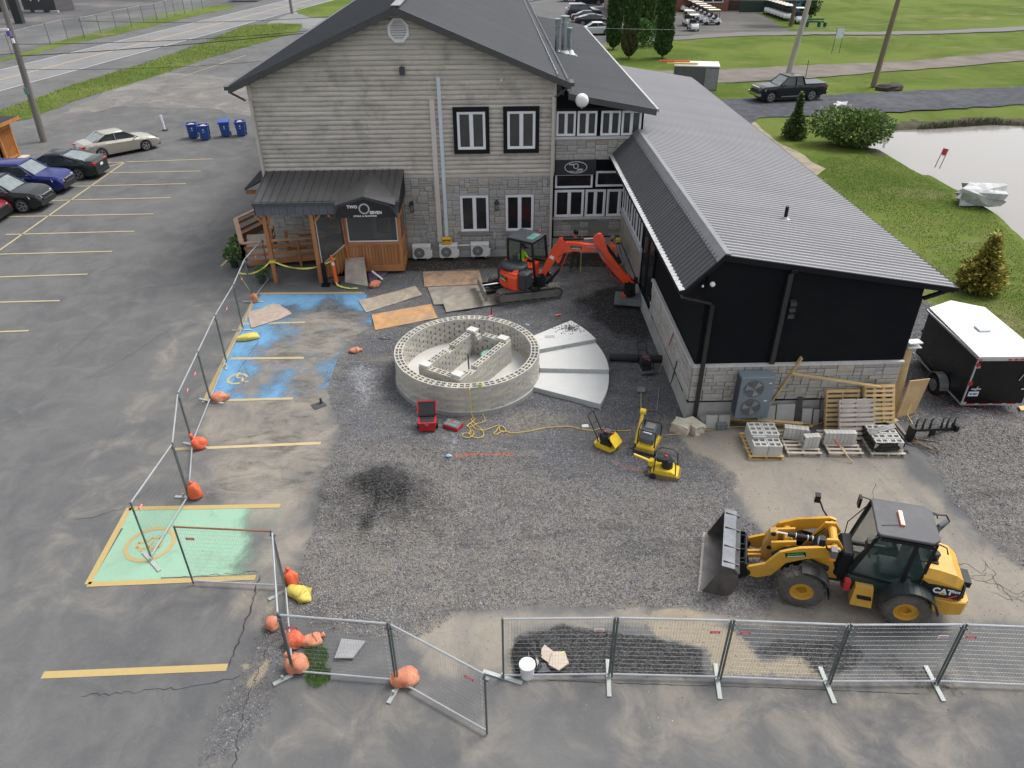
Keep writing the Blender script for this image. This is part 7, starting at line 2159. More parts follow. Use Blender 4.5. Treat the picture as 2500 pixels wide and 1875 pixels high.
mb=MB();mb.loft([[(.12,-.36,.60),(.12,.36,.60),(.12,.36,1.38),(.12,-.36,1.38)],[(.38,-.33,.65),(.38,.33,.65),(.34,.33,1.36),(.34,-.33,1.36)],[(.46,-.27,.75),(.46,.27,.75),(.42,.27,1.24),(.42,-.27,1.24)]]);mb.build('front_console',CB,ld,bevel=.03)
# engine hood and counterweight
mb=MB();mb.loft([[(x_,-w,.78),(x_,w,.78),(x_,w,z1),(x_,w*.82,z2),(x_,-w*.82,z2),(x_,-w,z1)] for x_,w,z1,z2 in ((-1.22,.56,1.30,1.50),(-1.5,.56,1.27,1.48),(-1.85,.55,1.18,1.40),(-2.02,.50,1.08,1.26),(-2.08,.42,.98,1.1))]);mb.build('engine_hood',CY,ld)
mb=MB();mb.loft([[(x_,-w,z0),(x_,w,z0),(x_,w,.76),(x_,-w,.76)] for x_,w,z0 in ((-1.45,.56,.42),(-1.9,.58,.36),(-2.18,.52,.38),(-2.26,.42,.42))]);mb.build('counterweight',CY,ld,bevel=.02)
mb=MB();mb.loft([[(-2,-w,.80),(-2,w,.80),(-2.03,w,1.2),(-2.03,-w,1.2)] if k==0 else [(-2.13,-w*.9,.82),(-2.13,w*.9,.82),(-2.12,w*.8,1.08),(-2.12,-w*.8,1.08)] for k,w in enumerate((.55,.5))]);mb.bx(-2.28,-2.1,-.2,.2,.9,1.05);mb.build('rear_grille',CB,ld)
mb=MB();mb.bx(-1.5,-1.15,-.3,.3,1.47,1.52);mb.bx(-1.24,-1.16,-.52,.52,.95,1.5);mb.build('intake_panel',CB,ld)
mb=MB();mb.tube([(-1.42,-.18,1.45),(-1.40,-.18,2.0),(-1.44,-.2,2.12),(-1.58,-.28,2.2)],[.075,.07,.05,.05],10);mb.build('exhaust_stack',mat('exhaust_grey',(.15,.17,.18),.5,metal=.4),ld)
mb=MB();mb.cyl((-1.42,.12,1.5),(-1.42,.12,1.62),.11,n=14);mb.cyl((-1.42,.12,1.62),(-1.42,.12,1.66),.12,.09,n=14);mb.build('air_intake_cap',CB,ld)
mb=MB();mb.pxz([(-1.52,.84),(-1.96,.84),(-1.99,1.0),(-1.98,1.14),(-1.50,1.17)],.565,.572);dp=mb.build('side_decal',DEC,ld)
text_mesh('CAT',.20,LET,ld,(-1.66,.578,1.02),(PI/2,0,PI),bold=.006,name='lettering');text_mesh('906M',.085,LET,ld,(-1.88,.578,1.06),(PI/2,0,PI),bold=.002,name='lettering')
mb=MB();mb.add([(-1.60,.582,.93),(-1.73,.582,.93),(-1.665,.582,1.0)],[(0,1,2)]);mb.build('decal_triangle',CY,dp)
mb=MB();mb.add([(-1.76,.58,.86),(-1.84,.58,.86),(-1.96,.58,.98),(-1.92,.58,.98)],[(0,1,2,3)]);mb.build('decal_stripe',REDP,dp)
mb=MB();mb.pxz([(-1.52,.84),(-1.22,.84),(-1.22,1.24),(-1.36,1.16),(-1.50,1.17)],.562,.568);mb.build('side_vent',CB,ld)
# steps,beacon,mirrors,lamps
mb=MB();mb.loft([[(.02,.48,.32),(-.42,.48,.32),(-.38,.48,.75),(-.02,.48,.75)],[(.02,.74,.30),(-.42,.74,.30),(-.38,.62,.75),(-.02,.62,.75)]]);mb.build('access_step',CY,ld)
mb=MB();mb.bx(-.36,-.08,.62,.75,.52,.56);mb.build('step_tread',CB,ld)
mb=MB();mb.bx(.08,.2,.45,.6,.55,.8);mb.build('red_tank',mat('red_tank',(.5,.03,.03),.5),ld)
mb=MB();mb.bx(-.66,-.57,-.22,.22,2.275,2.31);bc=mb.build('beacon_base',mat('beacon_orange',(.85,.18,.03),.4),ld)
mb=MB();[mb.bx(-.65,-.58,y_-.05,y_+.05,2.31,2.33) for y_ in (-.165,-.055,.055,.165)];mb.build('beacon_lens',mat('beacon_white',(.85,.84,.82),.3),bc)
mb=MB();mb.tube([(-.2,.3,2.28),(-.35,.26,2.285),(-.6,.2,2.29)],.006,4);mb.tube([(-.15,-.55,2.25),(-.1,-.6,2.42),(-.14,-.68,2.58)],.005,4);mb.build('wiring',CB,ld)
for s in (-1,1):
 mb=MB();mb.tube([(-.12,s*.58,2.2),(.05,s*.70,2.15)],.012,5);mb.box((.06,s*.70,2.02),(.05,.17,.26));mb.tube([(-1.28,s*.5,2.2),(-1.42,s*.52,2.16),(-1.48,s*.55,2.02)],.015,5);mb.build('mirror',CB,ld)
 mb=MB();mb.tube([(.6,s*.55,1.5),(.75,s*.62,1.66),(.85,s*.68,1.85)],.02,6);mb.box((.92,s*.70,1.92),(.12,.15,.18));l_=mb.build('work_lamp',CB,ld)
 mb=MB();mb.box((.985,s*.70,1.92),(.01,.12,.14));mb.build('lamp_lens',mat('lamp_lens',(.6,.6,.6),.2),l_)
mb=MB();mb.tube([(-.16,-.6,2.15),(.2,-.56,1.5),(.2,-.5,1.1)],.012,5);mb.tube([(-1.3,-.45,2.18),(-1.62,-.55,2.14),(-1.72,-.55,2.0),(-1.55,-.5,1.62),(-1.3,-.4,1.6)],.022,6);mb.build('guard_rail',CB,ld)
mb=MB();mb.box((.62,.66,1.62),(.13,.16,.2));l_=mb.build('turn_lamp',mat('lamp_grey',(.12,.12,.13),.5),ld)
mb=MB();mb.box((.62,.66,1.48),(.12,.14,.08));mb.build('amber_lens',mat('amber',(.85,.25,.02),.3),l_)
# mini excavator
XO=mat('excavator_orange',(.74,.062,.014),.4,var=.07,scale=1.5,coat=.25,dirt=(.5,.12,.06),dirt_amt=.3)
XG=mat('excavator_grey',(.034,.039,.046),.5,var=.08)
XA=RAD(-33)
ex=thing('mini_excavator','orange and black mini excavator with its cab, dozer blade and boom reaching right','excavator',(1.25,26.95,.02),XA)
TRK=mat('rubber_track',(.11,.105,.096),.9,var=.2,scale=8)
TA=RAD(11.7)-XA
def track(yc):
 t=MB();n=44;w=.21
 path=[]
 Lh,r=1.08,.26
 for i in range(n):
  f_=i/n*(4*Lh+2*PI*r)
  if f_<2*Lh: path.append((-Lh+f_,.02))
  elif f_<2*Lh+PI*r: a=-PI/2+(f_-2*Lh)/r;path.append((Lh+r*math.cos(a),r+.02+r*math.sin(a)))
  elif f_<4*Lh+PI*r: path.append((Lh-(f_-2*Lh-PI*r),2*r+.02))
  else: a=PI/2+(f_-4*Lh-PI*r)/r;path.append((-Lh+r*math.cos(a),r+.02+r*math.sin(a)))
 t.T=Tm((-.0,.14,0),TA)
 rings=[]
 for i,(x_,z_) in enumerate(path+path[:1]):
  a,b_=path[(i-1)%n],path[(i+1)%n]
  d=Vector((b_[0]-a[0],b_[1]-a[1])).normalized();nn=Vector((d.y,-d.x))
  q=.012 if i%2 else 0
  o_=(x_+nn.x*q,z_+nn.y*q);i2=(x_-nn.x*.05,z_-nn.y*.05)
  rings.append([(o_[0],yc-w,o_[1]),(o_[0],yc+w,o_[1]),(i2[0],yc+w,i2[1]),(i2[0],yc-w,i2[1])])
 t.loft(rings,cap=False)
 for i in range(n):      # cleats
  x_,z_=path[i];a,b_=path[(i-1)%n],path[(i+1)%n];ang=-math.atan2(b_[1]-a[1],b_[0]-a[0])
  for sd in (-1,1):
   t.box((x_+.03*sd,yc+sd*w*.5,z_),(.035,w*.9,.05),rot=Matrix.Rotation(ang,3,'Y') @ Matrix.Rotation(.35*sd,3,'Z'))
 tr=t.build('track',TRK,ex)
 t=MB();t.T=Tm((0,.14,0),TA);t.bx(-1.0,1.0,yc-.205,yc+.17,.13,.42);t.cyl((1.08,yc-.20,.28),(1.08,yc+.18,.28),.18,n=16);t.cyl((-1.08,yc-.20,.28),(-1.08,yc+.18,.28),.18,n=16)
 for k in range(5):
  t.cyl((-.7+k*.35,yc-.16,.13),(-.7+k*.35,yc+.16,.13),.08,n=10)
 t.build('track_frame',mat('track_frame',(.17,.16,.145),.8,var=.2),tr)
for yc in (-.68,.68):
 track(yc)
mb=MB();mb.T=Tm((0,.14,0),TA);mb.bx(-.5,.5,-.55,.55,.3,.5);mb.cyl((0,0,.45),(0,0,.62),.42,n=20);mb.build('undercarriage',CB,ex)
mb=MB();mb.T=Tm((0,.14,0),TA)
mb.loft([[(-1.82,-.90,.25),(-1.80,.90,.25),(-1.76,.90,.25),(-1.78,-.90,.25)],[(-1.76,-.90,.42),(-1.76,.90,.42),(-1.72,.90,.42),(-1.72,-.90,.42)],[(-1.84,-.90,.66),(-1.84,.90,.66),(-1.78,.90,.68),(-1.78,-.90,.68)]]);mb.build('dozer_blade',mat('blade_steel',(.27,.26,.25),.5,metal=.4,var=.2),ex)
mb=MB();mb.T=Tm((0,.14,0),TA)
for s in (-1,1): mb.beam((-.5,s*.3,.42),(-1.76,s*.45,.38),.09,.12)
mb.beam((-.6,0,.5),(-1.7,0,.5),.08,.08);mb.build('blade_arms',CB,ex)
mb=MB();mb.T=Tm((0,.14,0),TA);mb.cyl((-1.1,0,.56),(-1.72,0,.52),.03,n=8);mb.build('cylinder_rod',CHR,ex)
# house: rounded orange body
def house(z0,z1,r,x1,name,m,f_=1.0,n=20,ym=9):
 mb=MB();rings=[]
 for z_,k in ((z0,.96),(z0+.06,1),(z1-.12,1.0*f_),(z1,.93*f_)):
  ring=[]
  for i in range(n+1):
   a=PI/2+PI*i/n
   ring.append((r*k*math.cos(a),r*k*math.sin(a),z_))
  ring+=[(x1,-r*k,z_),(x1+.06,-r*k*.8,z_),(x1+.06,r*k*.8,z_),(x1,r*k,z_)];ring=[(a,min(b_,ym) if a>-.60 else b_,c) for a,b_,c in ring]
  rings.append(ring)
 mb.loft(rings);return mb.build(name,m,ex,smooth=False)
house(.56,1.20,.97,.25,'counterweight',XO,.99,ym=.86)
house(1.19,1.38,.95,.2,'body_shoulder',XO,.9,ym=-.26)
mb=MB();mb.loft([[( .55*math.cos(2*PI*k/18)*s-.18,.40*math.sin(2*PI*k/18)*s-.42,z_) for k in range(18)] for z_,s in ((1.28,1.12),(1.44,1.05),(1.50,.78))]);mb.build('hood_top',XG,ex,smooth=True)
mb=MB();mb.bx(.22,.64,-.88,-.3,.60,1.34);mb.build('side_tank',XG,ex,bevel=.08)
mb=MB()
for k in range(7):
 a=RAD(188+k*6);mb.beam((.975*math.cos(a),.975*math.sin(a),.80),(.975*math.cos(a),.975*math.sin(a),1.16),.10,.03)
mb.build('side_grille',XG,ex)
da=RAD(247);decal(ex,(.98*math.cos(da),.98*math.sin(da)-.01,.98),.46,.15,RAD(-24))
mb=MB();mb.bx(-.5,.9,-.5,.75,.52,.6);mb.build('deck',CB,ex)
# cab
X0,X1,Y0,Y1,ZT=-.58,.50,-.20,.84,2.40
mb=MB()
for x_,y_ in ((X0,Y0),(X0,Y1),(X1,Y1),(X1,Y0)):
 mb.beam((x_+(.18 if x_>0 else 0),y_,.62),(x_,y_,ZT-.05),.075,.075)
for z_ in (ZT-.07,1.25):
 for p,q in (((X0,Y0),(X1,Y0)),((X0,Y1),(X1,Y1)),((X0,Y0),(X0,Y1)),((X1,Y0),(X1,Y1))):
  if z_<2 and p[0]==X1 and q[0]==X1: continue
  mb.beam((*p,z_),(*q,z_),.07,.08)
mb.beam((.0,Y0,1.3),(-.0,Y0,ZT-.1),.05,.05)
mb.build('cab_frame',CB,ex)
mb=MB();mb.loft([[(X0-.03,Y0-.03,z_),(X1+.02,Y0-.03,z_),(X1+.06,(Y0+Y1)/2,z_),(X1+.02,Y1+.03,z_),(X0-.03,Y1+.03,z_)] for z_ in (ZT-.05,ZT)]);rf=mb.build('cab_roof',XG,ex,bevel=.02)
mb=MB();mb.bx(.12,.42,.0,.66,ZT+.001,ZT+.008);mb.build('roof_hatch',mat('hatch_glass',(.10,.22,.20),.08,var=.3),rf)
mb=MB();mb.bx(X0,.05,Y0-.01,Y0,1.3,ZT-.1);mb.bx(X0-.01,X0,Y0,Y1,1.3,ZT-.1);mb.bx(X0,X1,Y1,Y1+.01,1.3,ZT-.1);mb.bx(X0+.05,X1,Y0,Y0+.01,.9,1.22);mb.build('cab_glazing',CGL,ex)
mb=MB();mb.box((-.25,.32,1.0),(.42,.46,.14));mb.box((-.46,.32,1.3),(.12,.44,.55));mb.bx(-.5,.5,Y0+.05,Y1-.05,.60,.66);mb.box((.0,.02,1.1),(.3,.12,.3));mb.box((.0,.62,1.1),(.3,.12,.3));mb.build('seat',CB,ex)
mb=MB();mb.tube([(.12,.02,1.22),(.15,.02,1.4)],.015,6);mb.tube([(.12,.62,1.22),(.15,.62,1.4)],.015,6);mb.tube([(X1+.1,Y1,1.9),(X1+.18,Y1+.1,1.9)],.015,5);mb.build('levers',CB,ex)
mb=MB();mb.cyl((.30,.80,ZT),(.30,.80,ZT+.12),.03,n=8);mb.build('red_beacon',mat('pink_red',(.8,.05,.15),.4),ex)
mb=MB();mb.box((-.1,Y0-.06,1.33),(.46,.02,.1),rot=Matrix.Rotation(.15,3,'Y'));mb.build('cab_lettering',mat('mint_print',(.3,.55,.48),.6),ex)
# boom in its own swing plane
BT=Tm((.83,.11,0),RAD(19))
def Bm(name,m,fn,parent=ex,**kw):
 mb=MB();mb.T=BT;fn(mb);return mb.build(name,m,parent,**kw)
Bm('swing_post',CB,lambda b_: (b_.bx(-.25,.12,-.16,.16,.55,.95),b_.cyl((0,0,.5),(0,0,1.0),.12,n=10),b_.cyl((.0,-.18,1.02),(.0,.18,1.02),.08,n=10)))
BP=[(-.08,1.08),(.12,1.60),(.34,2.12),(.50,2.32),(.66,2.40),(1.3,2.43),(2.02,2.40),(2.12,2.26),(2.02,2.16),(1.2,2.11),(.88,2.05),(.66,1.90),(.46,1.62),(.10,.98)]
bm_o=Bm('boom',XO,lambda b_: b_.pxz(BP,-.10,.10))
for q_ in (-.075,.075): Bm('boom_gusset',XO,lambda b_: b_.pxz([(.50,2.30),(.60,2.56),(.72,2.58),(.86,2.42)],q_-.015,q_+.015),bm_o)
Bm('cylinder_lug',XO,lambda b_: b_.pxz([(.5,1.72),(.58,1.55),(.66,1.6),(.8,1.98)],-.08,.08),bm_o)
Bm('arm_cylinder',CB,lambda b_: b_.cyl((.68,0,2.52),(1.55,0,2.61),.058,n=12))
Bm('cylinder_rod',CHR,lambda b_: b_.cyl((1.55,0,2.61),(2.0,0,2.67),.03,n=10))
APo=[(1.90,2.70),(2.06,2.86),(2.18,2.86),(2.36,2.58),(2.50,2.22),(2.70,1.95),(3.36,1.16),(3.30,.98),(3.14,.98),(2.42,1.72),(2.2,2.0),(2.06,2.26)]
arm_o=Bm('arm',XO,lambda b_: b_.pxz(APo,-.08,.08))
Bm('bucket_cylinder',CB,lambda b_: b_.cyl((2.40,0,2.42),(2.98,0,1.72),.055,n=12))
Bm('cylinder_rod',CHR,lambda b_: b_.cyl((2.98,0,1.72),(3.28,0,1.34),.028,n=10))
Bm('boom_cylinder',CB,lambda b_: (b_.cyl((.16,0,.62),(.62,0,1.24),.06,n=12),b_.cyl((.62,0,1.24),(.84,0,1.55),.035,n=10)))
Bm('boom_rod_guard',XO,lambda b_: b_.beam((.70,0,1.28),(.96,0,2.02),.09,.03))
Bm('hydraulic_hoses',mat('hose_grey',(.2,.19,.2),.4),lambda b_: [b_.tube([(1.7,-.12-k*.02,2.36),(2.05,-.14-k*.02,2.38-k*.03),(2.25,-.13,2.15-k*.04),(2.45,-.12,1.85),(2.9,-.11,1.45)],.014,5) for k in range(3)])
Bm('red_hose',mat('hose_red',(.45,.05,.06),.5),lambda b_: b_.tube([(2.45,-.12,1.75),(2.6,-.16,1.4),(2.95,-.15,1.05),(3.25,-.12,.95),(3.35,-.08,.78)],.018,6))
dcb=decal(ex,tuple(BT @ Vector((1.28,-.106,2.27))),.42,.13,RAD(19));
wl_=MB().box((0,0,0),(.17,.006,.13));o_=wl_.build('warning_label',WHP,ex);o_.location=tuple(BT @ Vector((.36,-.104,1.80)));o_.rotation_euler=(0,RAD(30),RAD(19))
Bm('linkage',XO,lambda b_: (b_.pxz([(3.12,1.16),(3.34,1.30),(3.44,1.18),(3.30,.98)],-.12,.12),b_.beam((3.3,-.1,1.2),(3.62,-.1,.95),.03,.08),b_.beam((3.3,.1,1.2),(3.62,.1,.95),.03,.08)))
Bm('tilt_rotator',CB,lambda b_: (b_.bx(3.22,3.62,-.16,.16,.70,1.02),b_.cyl((3.42,0,.42),(3.42,0,.75),.22,n=16),b_.cyl((3.42,-.26,.62),(3.42,.26,.62),.07,n=10),b_.box((3.62,0,1.08),(.16,.18,.2))))
Bm('rotator_hose',XO,lambda b_: b_.box((3.3,-.05,.46),(.3,.26,.12)))
Bm('grading_bucket',mat('bucket_slate',(.15,.16,.165),.5,metal=.3,var=.25),lambda b_: (b_.loft([[(x_,.25,.04),(x_,-.18,.04),(x_,-.34,.16),(x_,-.30,.42),(x_,.12,.50),(x_,.12,.47),(x_,-.27,.39),(x_,-.30,.17),(x_,-.16,.07),(x_,.25,.07)] for x_ in (2.90,3.98)]),b_.pyz([(.25,.05),(-.18,.05),(-.33,.16),(-.3,.42),(.12,.5)],2.88,2.90),b_.pyz([(.25,.05),(-.18,.05),(-.33,.16),(-.3,.42),(.12,.5)],3.98,4.0)))
# people
SKIN=mat('skin',(.42,.23,.16),.6,var=.08)
def person(label,loc,rz,J,cols,hat=None,scale=1.0):
 t=thing('person',label,'person',loc,rz)
 order=['pelvis','belly','chest','neck','head0','head1']
 bones=[('pelvis','belly'),('belly','chest'),('chest','neck'),('neck','head0'),('head0','head1')]
 for s in 'lr':
  bones+=[('chest','sh'+s),('sh'+s,'el'+s),('el'+s,'wr'+s),('wr'+s,'ha'+s),('pelvis','hip'+s),('hip'+s,'kn'+s),('kn'+s,'an'+s),('an'+s,'to'+s)]
 rad=dict(pelvis=.135,belly=.135,chest=.155,neck=.06,head0=.085,head1=.085,sh=.075,el=.05,wr=.034,ha=.035,hip=.10,kn=.065,an=.048,to=.042)
 names=list(dict.fromkeys([b_[0] for b_ in bones]+[b_[1] for b_ in bones]))
 me=bpy.data.meshes.new('body');me.from_pydata([J[n] for n in names],[(names.index(a),names.index(b_)) for a,b_ in bones],[])
 o=bpy.data.objects.new('tmp_body',me);COL.objects.link(o)
 md=o.modifiers.new('skin','SKIN');md.use_smooth_shade=True
 for i,n in enumerate(names):
  r=rad.get(n,rad.get(n[:-1],.05));r2=r*(.72 if n in ('chest','belly','pelvis') else 1)
  me.skin_vertices[0].data[i].radius=(r,r2) if n not in ('chest','belly','pelvis') else (r,r2)
  me.skin_vertices[0].data[i].use_root=n=='pelvis'
 sb=o.modifiers.new('s','SUBSURF');sb.levels=2;sb.render_levels=2
 dg=bpy.context.evaluated_depsgraph_get();m2=bpy.data.meshes.new_from_object(o.evaluated_get(dg));bpy.data.objects.remove(o)
 m2.name='body';m2.materials.clear()
 for c in (SKIN,)+cols: m2.materials.append(c)
 reg={('pelvis','belly'): 1,('belly','chest'): 1,('chest','neck'): 1}
 for s in 'lr':
  reg.update({('chest','sh'+s): 1,('sh'+s,'el'+s): 1,('pelvis','hip'+s): 2,('hip'+s,'kn'+s): 2,('kn'+s,'an'+s): 2,('an'+s,'to'+s): 3})
 for p in m2.polygons:
  c=p.center;best=(9,0)
  for b_ in bones:
   A,B_=Vector(J[b_[0]]),Vector(J[b_[1]]);d=B_-A;tt=max(0,min(1,(c-A).dot(d)/d.length_squared))
   q=(c-A-d*tt).length-(.05 if b_[0] in ('belly','chest') else 0)
   if q<best[0]: best=(q,reg.get(b_,0))
  if best[1]==0 and False: pass
  p.material_index=best[1];p.use_smooth=True
 ob=bpy.data.objects.new('body',m2);COL.objects.link(ob);ob.parent=t
 h=Vector(J['head1']);f_=Vector(J['face'])
 mb=MB();mb.ball(h+f_*.085-Vector((0,0,.035)),(.018,.018,.022),6,5);mb.build('nose',SKIN,t)
 mb=MB()
 sd=f_.cross(Vector((0,0,1)))
 for s in (-1,1): mb.ball(h+f_*.078+sd*s*.032,.011,6,5)
 mb.build('eyes',BLACKT,t)
 if hat:
  mb=MB();mb.lathe([(.108,-.005),(.11,.03),(.095,.08),(.05,.108),(.005,.112)],14,c=tuple(h+Vector((0,0,.02))));k=h+f_*.13+Vector((0,0,.025));mb.box(k,(.12,.15,.014),rz=math.atan2(f_.y,f_.x));mb.build('cap',hat,t,smooth=False)
 return t
def fingers(t,at,d,n=4):
 for k in range(n+1):
  mb=MB();o=Vector((.012*(k-1.5),.0,0));a=Vector(at)+o;L=(.05,.058,.052,.042,.035)[k]
  dd=Vector(d).normalized() if k<4 else (Vector(d)+Vector((.8,0,0))).normalized()
  mb.tube([a,a+dd*L*.6,a+dd*L+Vector((0,.012,0))],[.009,.008,.006],6);mb.build('finger' if k<4 else 'thumb',SKIN,t,smooth=True)
JS=dict(pelvis=(0,0,.98),belly=(0,0,1.12),chest=(0,0,1.36),neck=(0,0,1.54),head0=(0,.01,1.62),head1=(0,.015,1.72),face=(0,1,-.1),
  shl=(-.19,0,1.45),ell=(-.25,.04,1.18),wrl=(-.18,.26,1.10),hal=(-.12,.33,1.12),shr=(.19,0,1.45),elr=(.26,.02,1.18),wrr=(.22,.22,1.06),har=(.18,.29,1.08),
  hipl=(-.10,0,.92),knl=(-.13,.03,.50),anl=(-.14,-.01,.09),tol=(-.16,.16,.05),hipr=(.10,0,.92),knr=(.13,.05,.50),anr=(.15,.02,.09),tor=(.18,.18,.05))
ORS=mat('orange_tee',(.85,.22,.04),.8,var=.1);ORS2=mat('faded_orange_tee',(.62,.20,.11),.8,var=.15)
BT_=mat('boots_grey',(.12,.11,.10),.8);TRS=mat('dark_work_trousers',(.045,.042,.038),.85,var=.2)
w1=person('worker with black cap and bright orange shirt behind the excavator boom',(3.55,29.15,.02),RAD(180),JS,(ORS,TRS,BT_),BLACKT)
fingers(w1,(-.12,.35,1.12),(.1,1,0));fingers(w1,(.18,.31,1.08),(-.1,1,0))
J2=dict(JS);J2.update(ell=(-.27,-.02,1.18),wrl=(-.26,.06,.93),hal=(-.25,.09,.85),elr=(.26,.02,1.18),wrr=(.25,.12,.95),har=(.23,.18,.88),tol=(-.2,.14,.05))
w2=person('bearded worker with camouflage cap and faded orange shirt by the annex wall',(5.02,28.45,.02),RAD(115),J2,(ORS2,mat('blue_jeans',(.05,.06,.09),.85),mat('tan_boots',(.32,.22,.13),.8)),mat('camo_cap',(.22,.20,.15),.9,var=.5,scale=30))
fingers(w2,(-.25,.10,.83),(0,.3,-1));fingers(w2,(.23,.2,.86),(0,.4,-1))
mb=MB();mb.ball((0,.06,1.645),(.068,.05,.06),10,6,.08);mb.build('beard',mat('beard',(.03,.022,.018),.95),w2)
J3=dict(JS);J3.update(pelvis=(0,0,0),belly=(0,-.02,.14),chest=(0,.0,.38),neck=(0,.04,.56),head0=(0,.06,.64),head1=(0,.07,.74),shl=(-.19,.0,.47),ell=(-.26,.12,.24),wrl=(-.24,.34,.22),hal=(-.22,.41,.24),
 shr=(.19,0,.47),elr=(.26,.12,.24),wrr=(.24,.34,.22),har=(.22,.41,.24),hipl=(-.1,.03,-.04),knl=(-.15,.46,.02),anl=(-.15,.52,-.38),tol=(-.15,.66,-.42),hipr=(.1,.03,-.04),knr=(.15,.46,.02),anr=(.15,.52,-.38),tor=(.15,.66,-.42))
s_,c_=math.sin(XA),math.cos(XA)
w3=person('excavator operator in a lime green shirt seated in the cab',(1.25-.27*c_-.32*s_,26.95-.27*s_+.32*c_,1.13),XA-PI/2,J3,(mat('lime_shirt',(.35,.85,.03),.7,var=.08),mat('blue_jeans',(.05,.06,.09),.85),BT_),mat('grey_cap',(.1,.1,.1),.9))
fingers(w3,(-.22,.42,.25),(0,1,-.5));fingers(w3,(.22,.42,.25),(0,1,-.5))
# measuring staff and laser tripod
mb=MB();mb.bx(-.012,.012,-.012,.012,0,1.75);tag(mb.build('measuring_staff',mat('staff_yellow',(.6,.5,.15),.5),loc=(3.78,28.85,.02)),'thin yellow measuring staff held by the black capped worker','staff')
tpd=thing('laser_tripod','yellow laser level on an aluminium tripod near the annex wall','tripod',(5.35,29.1,0))
for k in range(3):
 a=k*2*PI/3+.3;mb=MB();mb.beam((.42*math.cos(a),.42*math.sin(a),0),(.04*math.cos(a),.04*math.sin(a),1.25),.04,.03);mb.build('leg',GALV,tpd)
mb=MB();mb.box((0,0,1.28),(.14,.14,.05));mb.build('head_plate',BLACKT,tpd)
mb=MB();mb.box((0,0,1.4),(.17,.15,.18));mb.build('laser_level',mat('level_yellow',(.75,.55,.03),.5),tpd,bevel=.02)
mb=MB();mb.beam((5.05,28.4,.02),(5.70,27.7,1.5),.03,.02);tag(mb.build('thin_prop',mat('prop_pale',(.4,.4,.37),.6)),'thin pale strip propped against the annex stone panel','strip')
# plate compactors
PY=mat('compactor_yellow',(.72,.50,.02),.42,var=.1,dirt=(.4,.3,.1),dirt_amt=.4,dirt_scale=6)
def compactor(label,c,rz,plate=PY,shield=True,handle=1.0,wheels=False,s=1.0):
 t=thing('plate_compactor',label,'plate compactor',(c[0],c[1],gz(*c)),rz,group='vibrating plate compactors')
 t.scale=(s,s,s)
 mb=MB();mb.loft([[(x_,-.22,z_),(x_,.22,z_),(x_,.22,z_+h),(x_,-.22,z_+h)] for x_,z_,h in ((-.32,.10,.04),(-.24,.0,.12),(.22,.0,.12),(.34,.12,.04))]);mb.build('base_plate',plate,t)
 mb=MB();mb.bx(-.16,.16,-.15,.15,.12,.26);mb.build('exciter',TBK,t)
 mb=MB();mb.bx(-.2,.1,-.17,.17,.26,.48);mb.cyl((-.05,-.2,.36),(-.05,.2,.36),.1,n=12);mb.build('engine',TBK,t,bevel=.02)
 mb=MB();mb.box((-.02,0,.53),(.2,.2,.1));mb.build('fuel_tank',mat('tank_dark_grey',(.08,.08,.09),.5),t,bevel=.02)
 mb=MB();mb.beam((-.08,-.12,.58),(.16,.06,.5),.05,.02);mb.build('red_cover',mat('cover_red',(.5,.04,.06),.5),t)
 if shield:
  mb=MB();mb.loft([[(.12,-.2,.46),(.12,.2,.46),(.14,.2,.47),(.14,-.2,.47)],[(.36,-.2,.20),(.36,.2,.20),(.37,.2,.21),(.37,-.2,.21)]]);mb.build('front_shield',plate,t)
 mb=MB()
 for y_ in (-.15,.15):
  mb.tube([(-.2,y_,.16),(-.3,y_,.36),(-.62*handle,y_,.92*handle)],.014,6)
  mb.tube([(-.24,y_*1.3,.14),(-.2,y_*1.3,.5),(.14,y_*1.3,.55),(.22,y_*1.3,.14)],.012,5)
 mb.tube([(-.62*handle,-.15,.92*handle),(-.62*handle,.15,.92*handle)],.014,6);mb.tube([(-.46*handle,-.15,.65*handle),(-.46*handle,.15,.65*handle)],.012,5)
 mb.build('handle_frame',CB,t)
 if wheels:
  for y_ in (-.24,.24):
   mb=MB();mb.cyl((-.3,y_-.03,.1),(-.3,y_+.03,.1),.1,n=14);mb.build('wheel',TBK,t)
 return t
compactor('yellow plate compactor with tilted yellow shield, leftmost of the three',(3.22,16.77),RAD(-38))
compactor('black and grey plate compactor on the gravel behind the fabric roll',(5.08,20.84),RAD(-80),plate=mat('plate_grey',(.12,.13,.13),.6),shield=False,handle=.9)
